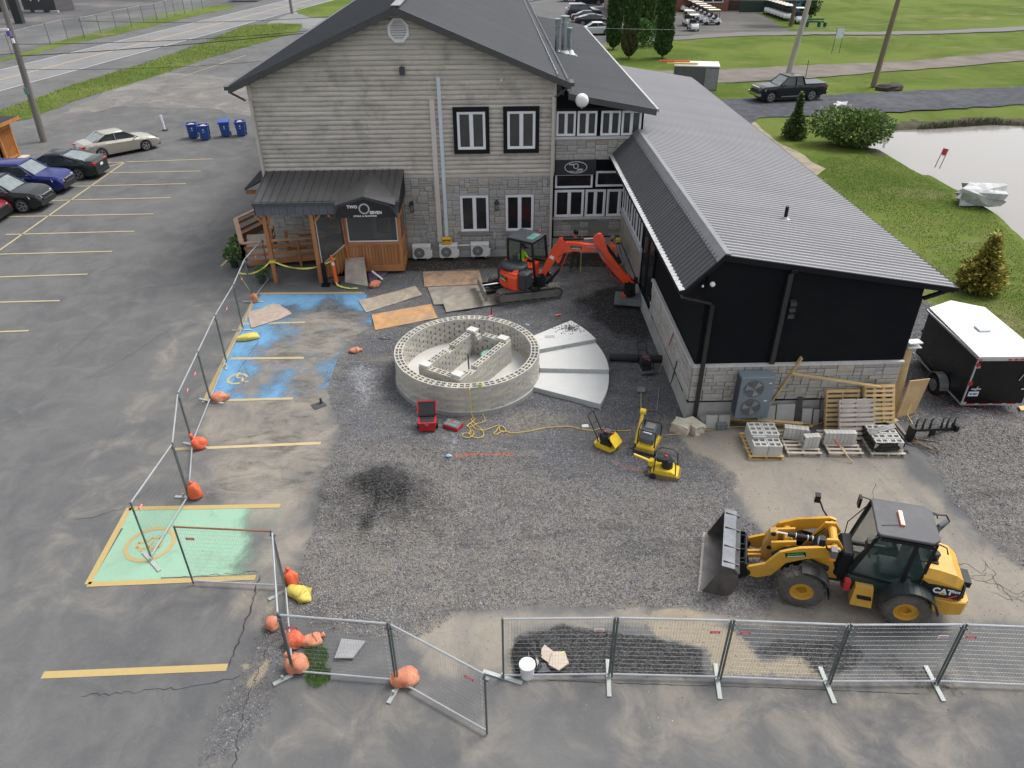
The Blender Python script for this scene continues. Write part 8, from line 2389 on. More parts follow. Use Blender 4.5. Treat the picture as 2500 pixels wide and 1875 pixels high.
def big_compactor(label,c,rz,hood,s=1.0,pole=True,frame=True):
 t=thing('reversible_compactor',label,'plate compactor',(c[0],c[1],gz(*c)),rz,group='heavy reversible compactors');t.scale=(s,)*3
 mb=MB();mb.loft([[(x_,-.30,z_),(x_,.30,z_),(x_,.30,z_+h),(x_,-.30,z_+h)] for x_,z_,h in ((-.52,.14,.05),(-.4,.0,.14),(.4,.0,.14),(.52,.14,.05))]);mb.build('base_plate',mat('plate_rust',(.2,.15,.09),.7),t)
 mb=MB();mb.loft([[(x_,-.28,.14),(x_,.28,.14),(x_,.28,h),(x_,-.28,h)] for x_,h in ((-.42,.26),(-.2,.34),(.22,.34),(.44,.22))]);mb.build('lower_body',PY,t,bevel=.02)
 if hood:
  mb=MB();mb.loft([[(x_,-.22,.34),(x_,.22,.34),(x_,.2,h),(x_,-.2,h)] for x_,h in ((-.34,.52),(-.15,.74),(.2,.78),(.34,.60))]);mb.build('engine_hood',mat('hood_slate',(.09,.11,.12),.5),t,bevel=.02)
  mb=MB();mb.bx(-.1,.2,-.14,.14,.765,.785);mb.build('hood_panel',mat('hood_panel',(.18,.17,.16),.5),t)
  for x_ in (-.25,.26):
   mb=MB();mb.box((x_,.0,.70),(.05,.26,.03));mb.build('warning_label',WHP,t)
 else:
  mb=MB();mb.cyl((.05,0,.34),(.05,0,.60),.19,.17,n=14);mb.box((-.1,0,.66),(.36,.36,.12));mb.build('engine',TBK,t)
  mb=MB();mb.ball((-.02,0,.75),.05);mb.build('fuel_cap',REDP,t)
 mb=MB()
 for y_ in (-.27,.27):
  mb.tube([(-.34,y_,.26),(-.32,y_,.78),(-.2,y_,.86),(.16,y_,.86),(.32,y_,.72),(.36,y_,.26)],.022,6)
 mb.tube([(-.32,-.27,.80),(-.32,.27,.80)],.022,6);mb.tube([(.24,-.27,.82),(.24,.27,.82)],.022,6);mb.build('roll_frame',mat('frame_slate',(.035,.042,.046),.5),t)
 if pole:
  mb=MB();mb.tube([(-.42,0,.36),(-.62,0,.46),(-1.06,0,.58)],[.06,.045,.04],10);mb.cyl((-.46,-.1,.4),(-.46,.1,.4),.10,n=14);dr=mb.build('drawbar',PY,t)
  mb=MB();mb.tube([(-1.05,-.02,.58),(-1.15,-.2,.64),(-1.25,-.2,.66),(-1.25,.2,.66),(-1.15,.2,.64),(-1.05,.02,.58)],.014,6);mb.build('grip_handle',CB,dr)
 else:
  mb=MB();mb.tube([(.42,.1,.3),(.46,.1,.75),(.42,.1,1.0)],[.07,.06,.05],10);mb.cyl((.42,.02,1.05),(.42,.2,1.05),.09,n=14);mb.build('drawbar',PY,t)
 for y_ in (-.33,.33):
  mb=MB();mb.cyl((-.34,y_-.03,.1),(-.34,y_+.03,.1),.1,n=14);mb.build('wheel',TBK,t)
 return t
g_=(4.40,16.72)
b1=big_compactor('large yellow compactor with grey engine hood and raised drawbar',g_,RAD(62),True,.92,pole=False)
for o in list(b1.children):
 if o.name.startswith('drawbar'):
  bpy.data.objects.remove(o)
mb=MB();mb.tube([(-.30,.30,.24),(-.05,.33,.62),(.22,.34,1.05)],[.075,.06,.05],10);mb.cyl((.24,.26,1.1),(.24,.42,1.1),.09,n=14);mb.build('drawbar',PY,b1)
mb=MB();mb.tube([(.16,-.2,.88),(.42,-.24,1.0),(.5,.0,1.02),(.42,.26,1.0)],.013,6);mb.build('grip_handle',CB,b1)
b2=big_compactor('yellow compactor with open black engine and drawbar pointing away, rightmost',(4.62,15.50),RAD(-20),False,.84)
#==VEHICLES
WG_=mat('car_window',(.035,.045,.05),.06,spec=.8,var=.2)
WSH=mat('windscreen',(.16,.19,.195),.08,spec=.8,var=.25)
PLB=mat('car_black_plastic',(.02,.02,.022),.5)
RIM=mat('alloy_rim',(.42,.43,.45),.3,metal=.7)
TYC=mat('car_tyre',(.022,.022,.023),.85)
HLG=mat('headlight_glass',(.62,.64,.66),.15)
TLR=mat('tail_light_red',(.45,.015,.02),.2)
def paint(name,c,metal=.3,rough=.3):
 return mat(name,c,rough,metal=metal if max(c)>.1 else 0,var=.03,scale=.5,coat=.25,spec=.25)
def car_wheel(t,x,y,r,w=.21,spokes=5):
 s=1 if y>0 else-1
 mb=MB();mb.lathe([(r*.66,-w/2),(r*.93,-w/2),(r,-w*.3),(r,w*.3),(r*.93,w/2),(r*.66,w/2)],22,axis='y',c=(x,y,r),cap=False);mb.cyl((x,y-.02*s,r),(x,y,r),r*.68,n=20)
 wh=mb.build('wheel',TYC,t)
 mb=MB();mb.lathe([(r*.70,s*w*.50),(r*.62,s*w*.52),(r*.60,s*w*.2)],22,axis='y',c=(x,y,r),cap=False);mb.cyl((x,y+s*w*.2,r),(x,y+s*w*.48,r),r*.14,n=10)
 for k in range(spokes*2):
  a=PI*2*(k//2)/spokes+(.12 if k%2 else-.12)
  mb.beam((x+r*.1*math.cos(a),y+s*w*.42,r+r*.1*math.sin(a)),(x+r*.64*math.cos(a*1),y+s*w*.46,r+r*.64*math.sin(a)),.035,.03,up=(0,1,0))
 mb.build('rim',RIM,wh)
def car(label,loc,rz,P,col,kind='parked_car',cat='car',group='cars parked in the lot',chrome=False,dark_roof=False,detail=True):
 t=thing(kind,label,cat,loc,rz,group=group)
 L,W,H,r=P['L'],P['W'],P['H'],P['r']
 ax=(P['wf'],P['wr'])
 xs=sorted(set([round(-L/2+i*L/26,3) for i in range(27)]+[round(a+d*r,3) for a in ax for d in (-1.16,-1.05,-.8,-.4,0,.4,.8,1.05,1.16)]))
 def top(x):
  pts=P['top']
  for (x0,z0),(x1,z1) in zip(pts[:-1],pts[1:]):
   if x0<=x<=x1: return lerp(z0,z1,(x-x0)/(x1-x0))
  return pts[0][1] if x<pts[0][0] else pts[-1][1]
 rings=[]
 for x in xs:
  e=abs(x)/(L/2)
  w=W/2*(1-.16*max(0,(e-.72)/.28)**2)
  zb=P['zb']+(.10*max(0,(e-.86)/.14))
  for a in ax:
   d=abs(x-a)
   if d<r*1.12: zb=max(zb,r+math.sqrt(max(0,(r*1.12)**2-d*d))*1.0)
  zt=top(x);zs=lerp(P['zb'],zt,.80)
  zb=min(zb,zs-.03)
  rings.append([(x,-w*.96,zb),(x,-w,lerp(zb,zs,.5)),(x,-w*.985,zs),(x,-w*.90,zt-.015),(x,-w*.6,zt+.012),(x,w*.6,zt+.012),(x,w*.90,zt-.015),(x,w*.985,zs),(x,w,lerp(zb,zs,.5)),(x,w*.96,zb)])
 mb=MB();mb.loft(rings);bo_=mb.build('body',col,t,smooth=True);bo_.data.set_sharp_from_angle(angle=RAD(24))
 mb=MB();mb.bx(-L*.42,L*.42,-W*.40,W*.40,.16,P['zb']+.25);mb.build('underbody',PLB,t)
 c0,c1,c2,c3=P['gh']      # tail of glass,roof rear,roof front,cowl
 zb_,zr=P['belt'],H
 wb,wr=W/2*.90,W/2*.70
 g=[(c0,wb*.86,top(c0)),(c1,wr,zr-.05),(c2,wr,zr-.04),(c3,wb*.9,top(c3))]
 mb=MB()
 A=[(c0,g[0][1],g[0][2]-.02),(c1,wr+.03,zr-.06),(c2,wr+.03,zr-.06),(c3,g[3][1],g[3][2]-.02)]
 for s in (-1,1):
  mb.add([(A[0][0],s*(wb*.92),zb_-.03),(A[3][0],s*wb*.96,zb_-.03),(A[2][0],s*A[2][1],A[2][2]),(A[1][0],s*A[1][1],A[1][2])],[(0,1,2,3)])
 mb.build('side_windows',WG_,t)
 mb=MB();mb.add([(A[3][0],-A[3][1],A[3][2]),(A[3][0],A[3][1],A[3][2]),(A[2][0],A[2][1],A[2][2]),(A[2][0],-A[2][1],A[2][2])],[(0,1,2,3)]);mb.build('windscreen',WSH,t)
 mb=MB();mb.add([(A[0][0],-A[0][1],A[0][2]),(A[0][0],A[0][1],A[0][2]),(A[1][0],A[1][1],A[1][2]),(A[1][0],-A[1][1],A[1][2])],[(0,1,2,3)]);mb.build('rear_window',WSH,t)
 mb=MB();mb.loft([[(x_,-w_,z_-.04),(x_,-w_*.8,z_+.01),(x_,w_*.8,z_+.01),(x_,w_,z_-.04)] for x_,w_,z_ in ((c1-.06,wr+.02,zr-.05),(c1+.1,wr+.04,zr-.015),((c1+c2)/2,wr+.045,zr),(c2-.1,wr+.04,zr-.01),(c2+.04,wr+.02,zr-.04))]);mb.build('roof',PLB if dark_roof else col,t,smooth=detail)
 mb=MB()
 for s in (-1,1):
  mb.beam((A[3][0]+.02,s*(A[3][1]+.03),zb_),(A[2][0],s*(wr+.045),zr-.05),.06,.05);mb.beam((A[0][0],s*(wb*.94),zb_+.0),(A[1][0],s*(wr+.045),zr-.05),.14,.05)
  xm=(c1+c2)/2-.05;mb.beam((xm,s*(wb+.01),zb_),(xm,s*(wr+.05),zr-.05),.07,.03,up=(1,0,0));mb.beam((c1,s*(wr+.04),zr-.05),(c2,s*(wr+.04),zr-.05),.05,.04)
 mb.build('pillars',col,t)
 if chrome:
  mb=MB()
  for s in (-1,1):
   pts=[(c0+.1,s*(wb+.01),zb_),(c3-.1,s*(wb+.012),zb_),(c2+.05,s*(wr+.075),zr-.09),(c1,s*(wr+.075),zr-.09),(c0+.1,s*(wb+.01),zb_)];mb.tube([(a,b_+(.025 if b_>0 else-.025),c) for a,b_,c in pts],.022,4)
  mb.build('chrome_trim',CHR,t)
 for a in ax:
  for s in (-1,1): car_wheel(t,a,s*(W/2-.11),r)
 f=L/2
 mb=MB();mb.box((f-.05,0,P['zb']+.14),(.16,W*.80,.24));mb.build('front_bumper_intake',PLB,t)
 mb=MB();mb.box((-f+.05,0,P['zb']+.10),(.16,W*.80,.18));mb.build('rear_bumper',PLB,t)
 if detail:
  zf=top(f-.1)
  mb=MB();mb.box((f-.01,0,zf-.15),(.10,W*.52,.24));gr=mb.build('grille',PLB,t)
  mb=MB();mb.tube([(f-.06,-W*.34,zf-.01),(f+.04,-W*.24,zf-.05),(f+.05,W*.24,zf-.05),(f-.06,W*.34,zf-.01)],.028,5);mb.tube([(f+.03,-W*.25,zf-.26),(f+.03,W*.25,zf-.26)],.02,5);mb.build('grille_trim',CHR if chrome else PLB,gr)
  for s in (-1,1):
   mb=MB();mb.loft([[(f-.06,s*W*.27,zf-.20),(f-.06,s*W*.27,zf-.04),(f-.50,s*W*.44,zf+.05),(f-.46,s*W*.46,zf-.10)],[(f+.03,s*W*.27,zf-.19),(f+.01,s*W*.28,zf-.04),(f-.50,s*W*.485,zf+.05),(f-.44,s*W*.50,zf-.10)]]);mb.build('headlight',HLG,t)
   mb=MB();mb.tube([(c3-.25,s*W*.47,zb_+.02),(c3-.25,s*W*.53,zb_+.05)],.02,5);mb.ball((c3-.27,s*W*.56,zb_+.07),(.07,.10,.07),8,6);mb.build('mirror',col,t)
   for x_ in (c2-.55,c1+.25):
    mb=MB();mb.box((x_,s*W*.497,zb_-.14),(.18,.02,.03));mb.build('door_handle',CHR if chrome else col,t)
 zt=top(-f+.1)
 for s in (-1,1):
  mb=MB();mb.box((-f+.13,s*W*.335,zt-.13),(.24,W*.24,.12));mb.build('tail_light',TLR,t)
 mb=MB();mb.box((-f-.005,0,zt-.28),(.02,.32,.14));mb.build('number_plate',WHP,t)
 return t
SED=dict(L=4.82,W=1.82,H=1.44,r=.33,wf=1.42,wr=-1.36,zb=.22,belt=.93,top=[(-2.41,.80),(-2.3,1),(-1.7,1.05),(.9,.96),(1.9,.86),(2.3,.72),(2.41,.58)],gh=(-1.75,-.85,.35,1.1))
FAST=dict(L=4.98,W=1.86,H=1.45,r=.35,wf=1.55,wr=-1.42,zb=.22,belt=.96,top=[(-2.5,.86),(-2.35,1.06),(-1.9,1.08),(.9,.98),(1.9,.86),(2.4,.7),(2.5,.55)],gh=(-2.0,-.65,.35,1.15))
SUV=dict(L=4.66,W=1.86,H=1.68,r=.36,wf=1.38,wr=-1.30,zb=.28,belt=1.08,top=[(-2.33,1.0),(-2.2,1.12),(.95,1.10),(1.9,1.02),(2.2,.90),(2.33,.66)],gh=(-2.15,-1.75,.25,1.0))
VAN=dict(SUV,L=5.1,H=1.78,gh=(-2.35,-2.0,.1,1.1))
VAN['top']=[(-2.55,1.0),(-2.4,1.12),(.95,1.10),(2.1,1.02),(2.4,.86),(2.55,.62)];VAN['wf'],VAN['wr']=1.6,-1.45
def at_wheel(c,rz,xa,side,W):
 hx,hy=math.cos(rz),math.sin(rz)
 lx,ly=-hy*side,hx*side          # side:+1 left wheel near,-1 right wheel near
 return (c[0]-hx*xa-lx*(W/2-.06),c[1]-hy*xa-ly*(W/2-.06),0)
HS=.0116
car('champagne sedan parked crosswise near the white marker post',at_wheel((-24.43,47.66),RAD(44),SED['wr'],-1,1.82),RAD(44),SED,paint('champagne_paint',(.42,.40,.35),.5),chrome=False)
car('black fastback sedan facing away, red tail lights toward the empty stalls',at_wheel((-23.90,43.31),HS+PI,FAST['wr'],1,1.86),HS+PI,FAST,paint('green_black_paint',(.012,.02,.02)),chrome=True)
car('deep blue compact crossover with chrome window line',at_wheel((-24.43,40.59),HS,SUV['wf'],-1,1.86),HS,SUV,paint('deep_blue_paint',(.018,.026,.15),.3),chrome=True)
car('black crossover with bright grille, nearest of the four parked together',at_wheel((-24.22,37.75),HS,SUV['wf'],-1,1.86),HS,SUV,paint('black_paint',(.014,.016,.017)),chrome=True)
rc_=(-24.54,36.56);car('dark red car, only its front corner inside the left photo edge',(rc_[0]-2.45,rc_[1]+.2,0),HS,dict(SED),paint('dark_red_paint',(.22,.02,.03)))
F_='cars parked behind the building'
for lab,c_,h_,P_,pn in (('white car parked nearest the tall cedars, hood to the left',(13.71,101.95),178,SED,('pearl_white_paint',(.6,.62,.65))),('black sedan with bright window outline, second from the white car',(14.50,110.79),0,FAST,('black_paint_b',(.02,.02,.023))),
       ('dark grey sedan between the black sedan and the dark wagon',(14.42,114.86),0,SED,('dark_grey_paint',(.05,.05,.06))),('dark wagon with red tail lights on the orange line',(14.46,120.22),0,VAN,('indigo_dark_paint',(.02,.022,.045))),
       ('silver hatchback half hidden by the dark wagon',(14.21,122.31),0,SUV,('silver_paint',(.5,.48,.5))),('large black minivan facing left at the top of the photo',(17.25,137.29),180,VAN,('black_paint_c',(.012,.014,.022)))):
 car(lab,(c_[0],c_[1],0),RAD(h_),P_,paint(*pn),group=F_,chrome='minivan' in lab or 'outline' in lab,detail=False)
car('white car at the very top edge behind the minivan',(*(15.28,143.59),0),PI,SED,paint('pearl_white_paint',(.6,.62,.65)),group=F_,detail=False)
ribbon('parking_line',(13.25,130.18),(12.97,119.33),.14,YEL,-.004)
# pickup truck
pr_=math.atan2((22.76,61.48)[1]-(26.29,62.05)[1],(22.76,61.48)[0]-(26.29,62.05)[0])
PK=dict(L=5.9,W=2.0,H=1.92,r=.41,wf=1.95,wr=-1.62,zb=.42,belt=1.25,top=[(-2.95,1.24),(-1.0,1.26),(-.98,1.24),(1.2,1.26),(2.4,1.2),(2.8,1.08),(2.95,.85)],gh=(-.95,-.70,.55,1.25))
pk_=car('black crew cab pickup truck with a grey bed cover on the stone track',at_wheel((22.76,61.48),pr_,1.95,1,2.0),pr_,PK,paint('pickup_black',(.012,.013,.016)),'pickup_truck','pickup truck',None,chrome=False)
mb=MB();[mb.bx(-2.85+k*.62,-2.85+k*.62+.6,-.86,.86,1.27,1.32) for k in range(3)];mb.build('bed_cover',mat('bed_cover',(.10,.105,.115),.6),pk_)
mb=MB();mb.box((2.93,0,.98),(.1,1.2,.34));mb.box((2.95,0,.62),(.2,1.9,.2));mb.box((.1,1.02,.45),(2.0,.06,.05));mb.box((-2.95,0,.62),(.14,1.8,.16));mb.build('chrome_parts',CHR,pk_)
# black cargo trailer
tr=thing('cargo_trailer','black enclosed cargo trailer with a white roof and vent beside the annex','trailer',(14.15,17.98,0),RAD(-1.5))
TBK2=mat('gloss_trailer_black',(.005,.006,.005),.3,var=.1,coat=.15,spec=.3);TRW=mat('trailer_roof_white',(.62,.61,.58),.6,var=.05,dirt=(.6,.58,.54),dirt_amt=.4,dirt_scale=.8)
PLN=[(0,0),(1.84,0),(1.84,3.12),(1.02,3.62),(.08,3.12)]
mb=MB();mb.pxy(PLN,.38,2.02);mb.build('body',TBK2,tr)
mb=MB();mb.pxy([(-.03,-.03),(1.87,-.03),(1.87,3.14),(1.02,3.66),(.05,3.14)],2.02,2.07);rf=mb.build('roof',TRW,tr)
mb=MB();mb.box((.95,1.62,2.11),(.36,.34,.06));mb.build('roof_vent',mat('vent_pale_blue',(.62,.70,.76),.4),rf,bevel=.01)
SLV=mat('trailer_trim',(.55,.55,.56),.4,metal=.4)
for n_,b_ in (('edge_trim',((-.015,.02,-.015,.02,.38,2.02),)),('edge_trim',((1.82,1.855,-.015,.02,.38,2.02),)),('bottom_trim',((-.02,1.86,-.02,.0,.36,.41),)),('side_trim',((-.02,.0,0,3.1,.36,.40),)),('top_rail',((-.035,1.87,-.035,-.03,1.93,2.02),)),('side_rail',((-.035,-.0,-.02,3.12,1.96,2.02),))):
 mb=MB();[mb.bx(*q) for q in b_];mb.build(n_,SLV,tr)
for x_ in (.9,1.08,1.26,.02):
 mb=MB();mb.box((x_,-.045,1.975),(.10,.02,.035));mb.build('marker_light',TLR,tr)
for x_,z_ in ((-.005,1.78),(-.02,1.15)):
 mb=MB();mb.box((x_+.04,-.03,z_),(.09,.03,.14));mb.build('side_light',TLR,tr)
for x_,z_ in ((.10,.95),(1.60,.95)):
 mb=MB();mb.beam((x_,-.04,z_),(x_+.28,-.04,z_+.01),.02,.04);mb.beam((x_+.13,-.045,z_-.05),(x_+.17,-.045,z_+.1),.02,.03);mb.build('door_latch',SLV,tr)
mb=MB();mb.tube([(1.42,-.04,1.25),(1.48,-.05,1.45),(1.55,-.05,1.6)],.012,5);mb.build('grab_handle',SLV,tr)
for z_ in (1.72,.45):
 mb=MB();mb.box((.03,-.03,z_),(.16,.03,.06));mb.build('hinge',SLV,tr)
mb=MB();mb.box((.22,-.03,.78),(.30,.012,.16));pl_=mb.build('number_plate',mat('plate_blue_white',(.62,.68,.78),.5),tr)
text_mesh('RN-48821',.09,mat('plate_ink',(.03,.06,.25),.5),tr,(.22,-.04,.78),(PI/2,0,0),font_w=.62)
mb=MB();[mb.bx(.1+k*.42,.38+k*.42,-.03,-.02,.40,.43) for k in range(4)];mb.build('reflector_strip',TLR,tr)
big_w=MB();big_w.lathe([(.19,-.1),(.31,-.1),(.335,-.05),(.335,.05),(.31,.1),(.19,.1)],22,axis='x',c=(-.16,1.18,.335),cap=False);big_w.cyl((-.15,1.18,.335),(-.12,1.18,.335),.2,n=16);wq=big_w.build('wheel',TYC,tr)
mb=MB();mb.lathe([(.01,-.07),(.06,-.09),(.07,-.06),(.15,-.05),(.185,-.10),(.2,-.105)],16,axis='x',c=(-.16,1.18,.335));mb.build('rim',RIM,wq)
mb=MB();rings=[]
for i in range(11):
 a=RAD(5+170*i/10);rings.append([(x_,1.18+q*math.cos(a),.335+q*math.sin(a)) for q,x_ in ((.40,-.28),(.40,.0),(.42,.0),(.42,-.28))])
mb.loft(rings);mb.build('wheel_fender',mat('fender_grey',(.30,.30,.31),.35,metal=.6),tr)
mb=MB();mb.tube([(1.0,3.6,.42),(1.0,4.6,.42)],.05,6);mb.build('tow_bar',TBK2,tr)
# second trailer behind the annex roof with ladders on top
t2=thing('small_trailer','small grey trailer with white roof carrying ladders behind the annex','trailer',(17.2,64.6,0),RAD(-12))
mb=MB();mb.bx(-1.7,1.9,0,2.3,.4,2.25);mb.build('body',mat('trailer_grey_side',(.10,.105,.11),.5),t2)
mb=MB();mb.bx(-1.75,1.95,-.05,2.35,2.25,2.33);mb.build('roof',TRW,t2)
mb=MB();mb.bx(.85,1.85,-.03,.0,.5,2.15);mb.build('rear_door',mat('door_mid_grey',(.24,.245,.25),.5),t2)
for k,cl in enumerate(('red','yellow')):
 lt=thing('ladder',('orange red' if k==0 else 'yellow')+' ladder lying on the roof of the small grey trailer','ladder',(16.0+k*.5,65.6-k*.8,2.40+.06*(1-k)),RAD(-8),'ladders on the small trailer')
 m_=mat('ladder_'+cl,(.65,.10,.05) if k==0 else (.6,.45,.08),.6)
 mb=MB();mb.bx(-1.6,.9,0,.05,0,.09);mb.bx(-1.6,.9,.4,.45,0,.09);mb.build('rail',m_,lt)
 for q in range(9):
  mb=MB();mb.bx(-1.5+q*.28,-1.46+q*.28,.05,.4,.03,.06);mb.build('rung',GALV,lt)
# golf carts
WHC=mat('cart_white',(.74,.76,.80),.35,coat=.4);CRM=mat('cart_roof_cream',(.62,.58,.48),.6)
def golf_cart(label,loc,rz,navy=False,grp=''):
 t=thing('golf_cart',label,'golf cart',loc,rz,group=grp)
 nv=mat('cart_navy',(.015,.018,.05),.35)
 mb=MB();mb.loft([[(x_,-w,.3),(x_,w,.3),(x_,w*.95,z_),(x_,-w*.95,z_)] for x_,w,z_ in ((.55,.55,.55),(.75,.58,.86),(1.05,.52,.82),(1.22,.4,.55))]);mb.build('front_cowl',WHC if not navy else nv,t)
 mb=MB();mb.loft([[(x_,-w,.32),(x_,w,.32),(x_,w*.95,z_),(x_,-w*.95,z_)] for x_,w,z_ in ((-.15,.5,.62),(-.45,.58,.80),(-.95,.56,.76),(-1.15,.45,.5))]);mb.build('rear_body',WHC,t)
 mb=MB();mb.bx(-1.0,1.15,-.5,.5,.22,.34);mb.build('floor',nv,t)
 mb=MB();mb.bx(-.4,.05,-.48,.48,.68,.84);mb.bx(-.5,-.38,-.48,.48,.85,1.25);mb.build('seat',mat('cart_seat_black',(.03,.03,.03),.6),t)
 mb=MB();mb.bx(-.85,.75,-.62,.62,1.80,1.86);mb.build('canopy',CRM,t,bevel=.02)
 mb=MB();[mb.beam((a,s*.52,.7),(b_,s*.55,1.8),.04,.04) for s in (-1,1) for a,b_ in ((.78,.6),(-.75,-.7))];mb.build('roof_struts',BLACKT,t)
 for x_ in (.85,-.75):
  for s in (-1,1):
   mb=MB();mb.cyl((x_,s*.45,.22),(x_,s*.60,.22),.22,n=12);mb.build('wheel',TYC,t)
 return t
g0='golf carts in the row behind the cedars'
proto=None
def carts(p,q,n,rz,labf,grp):
 global proto
 for k in range(n):
  c=(lerp(p[0],q[0],k/max(1,n-1)),lerp(p[1],q[1],k/max(1,n-1)),0)
  if proto is None: proto=golf_cart(labf(k,n),c,rz,False,grp)
  else:
   o=dup(proto,c,rz,labf(k,n));o['group']=grp
ords=('first','second','third','fourth','fifth','sixth','seventh','eighth','ninth','tenth')
carts((30.91,110.42),(31.40,128.66),8,RAD(178),lambda k,n: 'nearest white golf cart of the cream roofed row' if k==0 else ords[k]+' white golf cart from the near end of the cream roofed row','golf carts in the cream roofed row')
carts((26.91,104.85),(27.43,109.81),2,RAD(-92),lambda k,n: ('front' if k==0 else 'back')+' one of two golf carts parked left of the long row','pair of golf carts beside the row')
carts((43.01,115),(42.93,123.19),7,RAD(-120),lambda k,n: ords[k]+' golf cart from the tree in the right hand row','golf carts in the right hand row')
carts((45.53,133.56),(44.85,143.10),6,RAD(-110),lambda k,n: ords[k]+' golf cart from the right in the farthest row','golf carts in the farthest row')
carts((43.29,111.71),(43.29,111.71),1,RAD(-100),lambda k,n: 'single golf cart just behind the pale pole','golf carts in the right hand row')
# wheelie bins,marker post
BNB=mat('bin_blue',(.025,.075,.30),.5,var=.08,rnd=.05)
def wheelie(label,c,rz,lid):
 t=thing('recycling_bin',label,'recycling bin',(c[0],c[1],0),rz,group='blue recycling bins by the house')
 mb=MB();o_=[]
 for z_,w,d in ((.06,.24,.22),(.30,.27,.26),(.98,.33,.36)): o_.append([(-w,-d,z_),(w,-d,z_),(w,d,z_),(-w,d,z_)])
 i_=[[(p[0]*.93,p[1]*.93,p[2]+.02) for p in r_] for r_ in o_[::-1]]
 mb.loft(o_+i_);mb.build('tub',BNB,t)
 mb=MB();[mb.bx(*q) for q in ((-.36,.36,-.40,-.36,.93,.99),(-.36,-.33,-.4,.4,.93,.99),(.33,.36,-.4,.4,.93,.99),(-.36,.36,.36,.44,.93,.99))];mb.build('rim',BNB,t)
 mb=MB();(mb.bx(-.36,.36,.40,.46,.25,.98) if not lid else mb.box((0,.0,1.06),(.74,.80,.04),rot=Matrix.Rotation(RAD(6),3,'X')));mb.build('lid',BNB,t)
 for s in (-1,1):
  mb=MB();mb.cyl((s*.26,.33,.13),(s*.33,.33,.13),.13,n=14);mb.build('wheel',TYC,t)
 mb=MB();mb.ball((0,0,.9),(.26,.28,.10),9,5,.3);mb.build('recycling_waste',mat('mixed_waste',(.5,.42,.40),.7,var=.6,scale=14),t,kind='stuff') if not lid else None
 text_mesh('4',.18,LET,t,(0,-.355,.72),(PI/2-.12,0,0),bold=.004);m_=MB().box((0,-.335,.58),(.12,.01,.03));m_.build('bin_mark',LET,t)
 return t
wheelie('leftmost blue bin heaped with recycling',((-20.40,52.69)),RAD(18),False);wheelie('second blue bin from the left, overfull and nearest the camera',((-19.46,52.20)),RAD(15),False)
wheelie('third blue bin from the left with its lid down',((-18.28,53.02)),RAD(12),True);wheelie('blue bin nearest the house, open with lid hanging behind',((-17.25,53.19)),RAD(12),False)
mp=thing('white_marker_post','white plastic marker post between the champagne sedan and the bins','post',(*(-23.23,55.01),0))
mb=MB();mb.cyl((0,0,0),(-.06,0,1.05),.07,n=10);mb.build('tube',WHITEV,mp)
mb=MB();mb.lathe([(.22,0),(.2,.05),(.08,.07)],10);mb.build('base',TYC,mp)
#==TREES,SHRUBS,POLES,FAR BUILDINGS
BARK=mat('bark',(.13,.10,.075),.9,var=.25,scale=3)
def leafmats(n,a,b_):
 return [mat(n+'_dark',a,.75,var=.35,scale=1.2),mat(n+'_light',b_,.75,var=.3,scale=1.2)]
def quads(n,fn,seed):
 rs=np.random.RandomState(seed)
 P,D,S,Lm=fn(rs,n)
 D=D/(np.linalg.norm(D,axis=1,keepdims=True)+1e-6)
 rv=rs.randn(n,3);O=np.cross(D,rv);O/=(np.linalg.norm(O,axis=1,keepdims=True)+1e-6)
 S=S[:,None]
 V=np.stack([P,P+D*S*.5+O*S*.32,P+D*S,P+D*S*.5-O*S*.32],1).reshape(-1,3)
 return V,np.arange(n*4).reshape(n,4),Lm.astype(int)
def foliage(t,V,F,Mi,mats):
 me=npmesh('foliage',V,F,mats,smooth=False)
 me.polygons.foreach_set('material_index',Mi.astype(np.int32))
 o=bpy.data.objects.new('foliage',me);COL.objects.link(o);o.parent=t;o['kind']='stuff'
 return o
def column_tree(label,c,r,h,n,mats,seed,group='tall cedars beside the cart yard',brown=0):
 t=thing('cedar_tree',label,'tree',(c[0],c[1],0),group=group)
 mb=MB();mb.tube([(0,0,0),(0,0,h*.95)],[r*.14,.02],7);mb.build('trunk',BARK,t)
 def fn(rs,n):
  u=rs.rand(n)**.9;th=rs.rand(n)*2*PI
  prof=np.minimum(1,(u/.08)**.5)*np.clip(1.03-u**5,0,1)*(.86+.14*np.sin(u*19+seed)*np.sin(th*3+u*8))
  q=prof*r*(.72+.36*rs.rand(n)**.5+.10*np.sin(th*7+u*40))
  P=np.stack([q*np.cos(th),q*np.sin(th),.15+u*h],-1)
  D=np.stack([np.cos(th)*.5,np.sin(th)*.5,.9+rs.rand(n)*.5],-1)+rs.randn(n,3)*.3
  lm=(rs.rand(n)<.22)*1
  if brown: lm=np.where((u<.3) & (np.cos(th-4)>.2) & (rs.rand(n)<.5),2,lm)
  return P,D,(.18+.2*rs.rand(n))*(1+(r>1.2)),lm
 V,F,M_=quads(n,fn,seed);foliage(t,V,F,M_,mats);return t
CED_M=leafmats('cedar',(.038,.085,.020),(.075,.145,.036))+[mat('cedar_brown_patch',(.12,.075,.04),.85,var=.3)]
column_tree('leftmost tall cedar, beside the parked cars',(14.27,89.90),.80,9.5,8000,CED_M,1)
column_tree('second tall cedar with a browned patch near its base',(15,83.71),.78,9.8,8000,CED_M,2,brown=1)
column_tree('rightmost tall cedar standing alone on the lawn',(18.59,83.74),.82,8.6,8000,CED_M,3)
for k_,(px_,h_) in enumerate((((18.92,98.66),8.5),((20.75,101.07),8),((22.62,105.97),8))):
 column_tree(('left','middle','right')[k_]+' one of the loose trees behind the tall cedars',px_,1.5,h_,4000,leafmats('soft_tree',(.065,.115,.03),(.12,.18,.055)),11+k_,'loose trees behind the cedars')
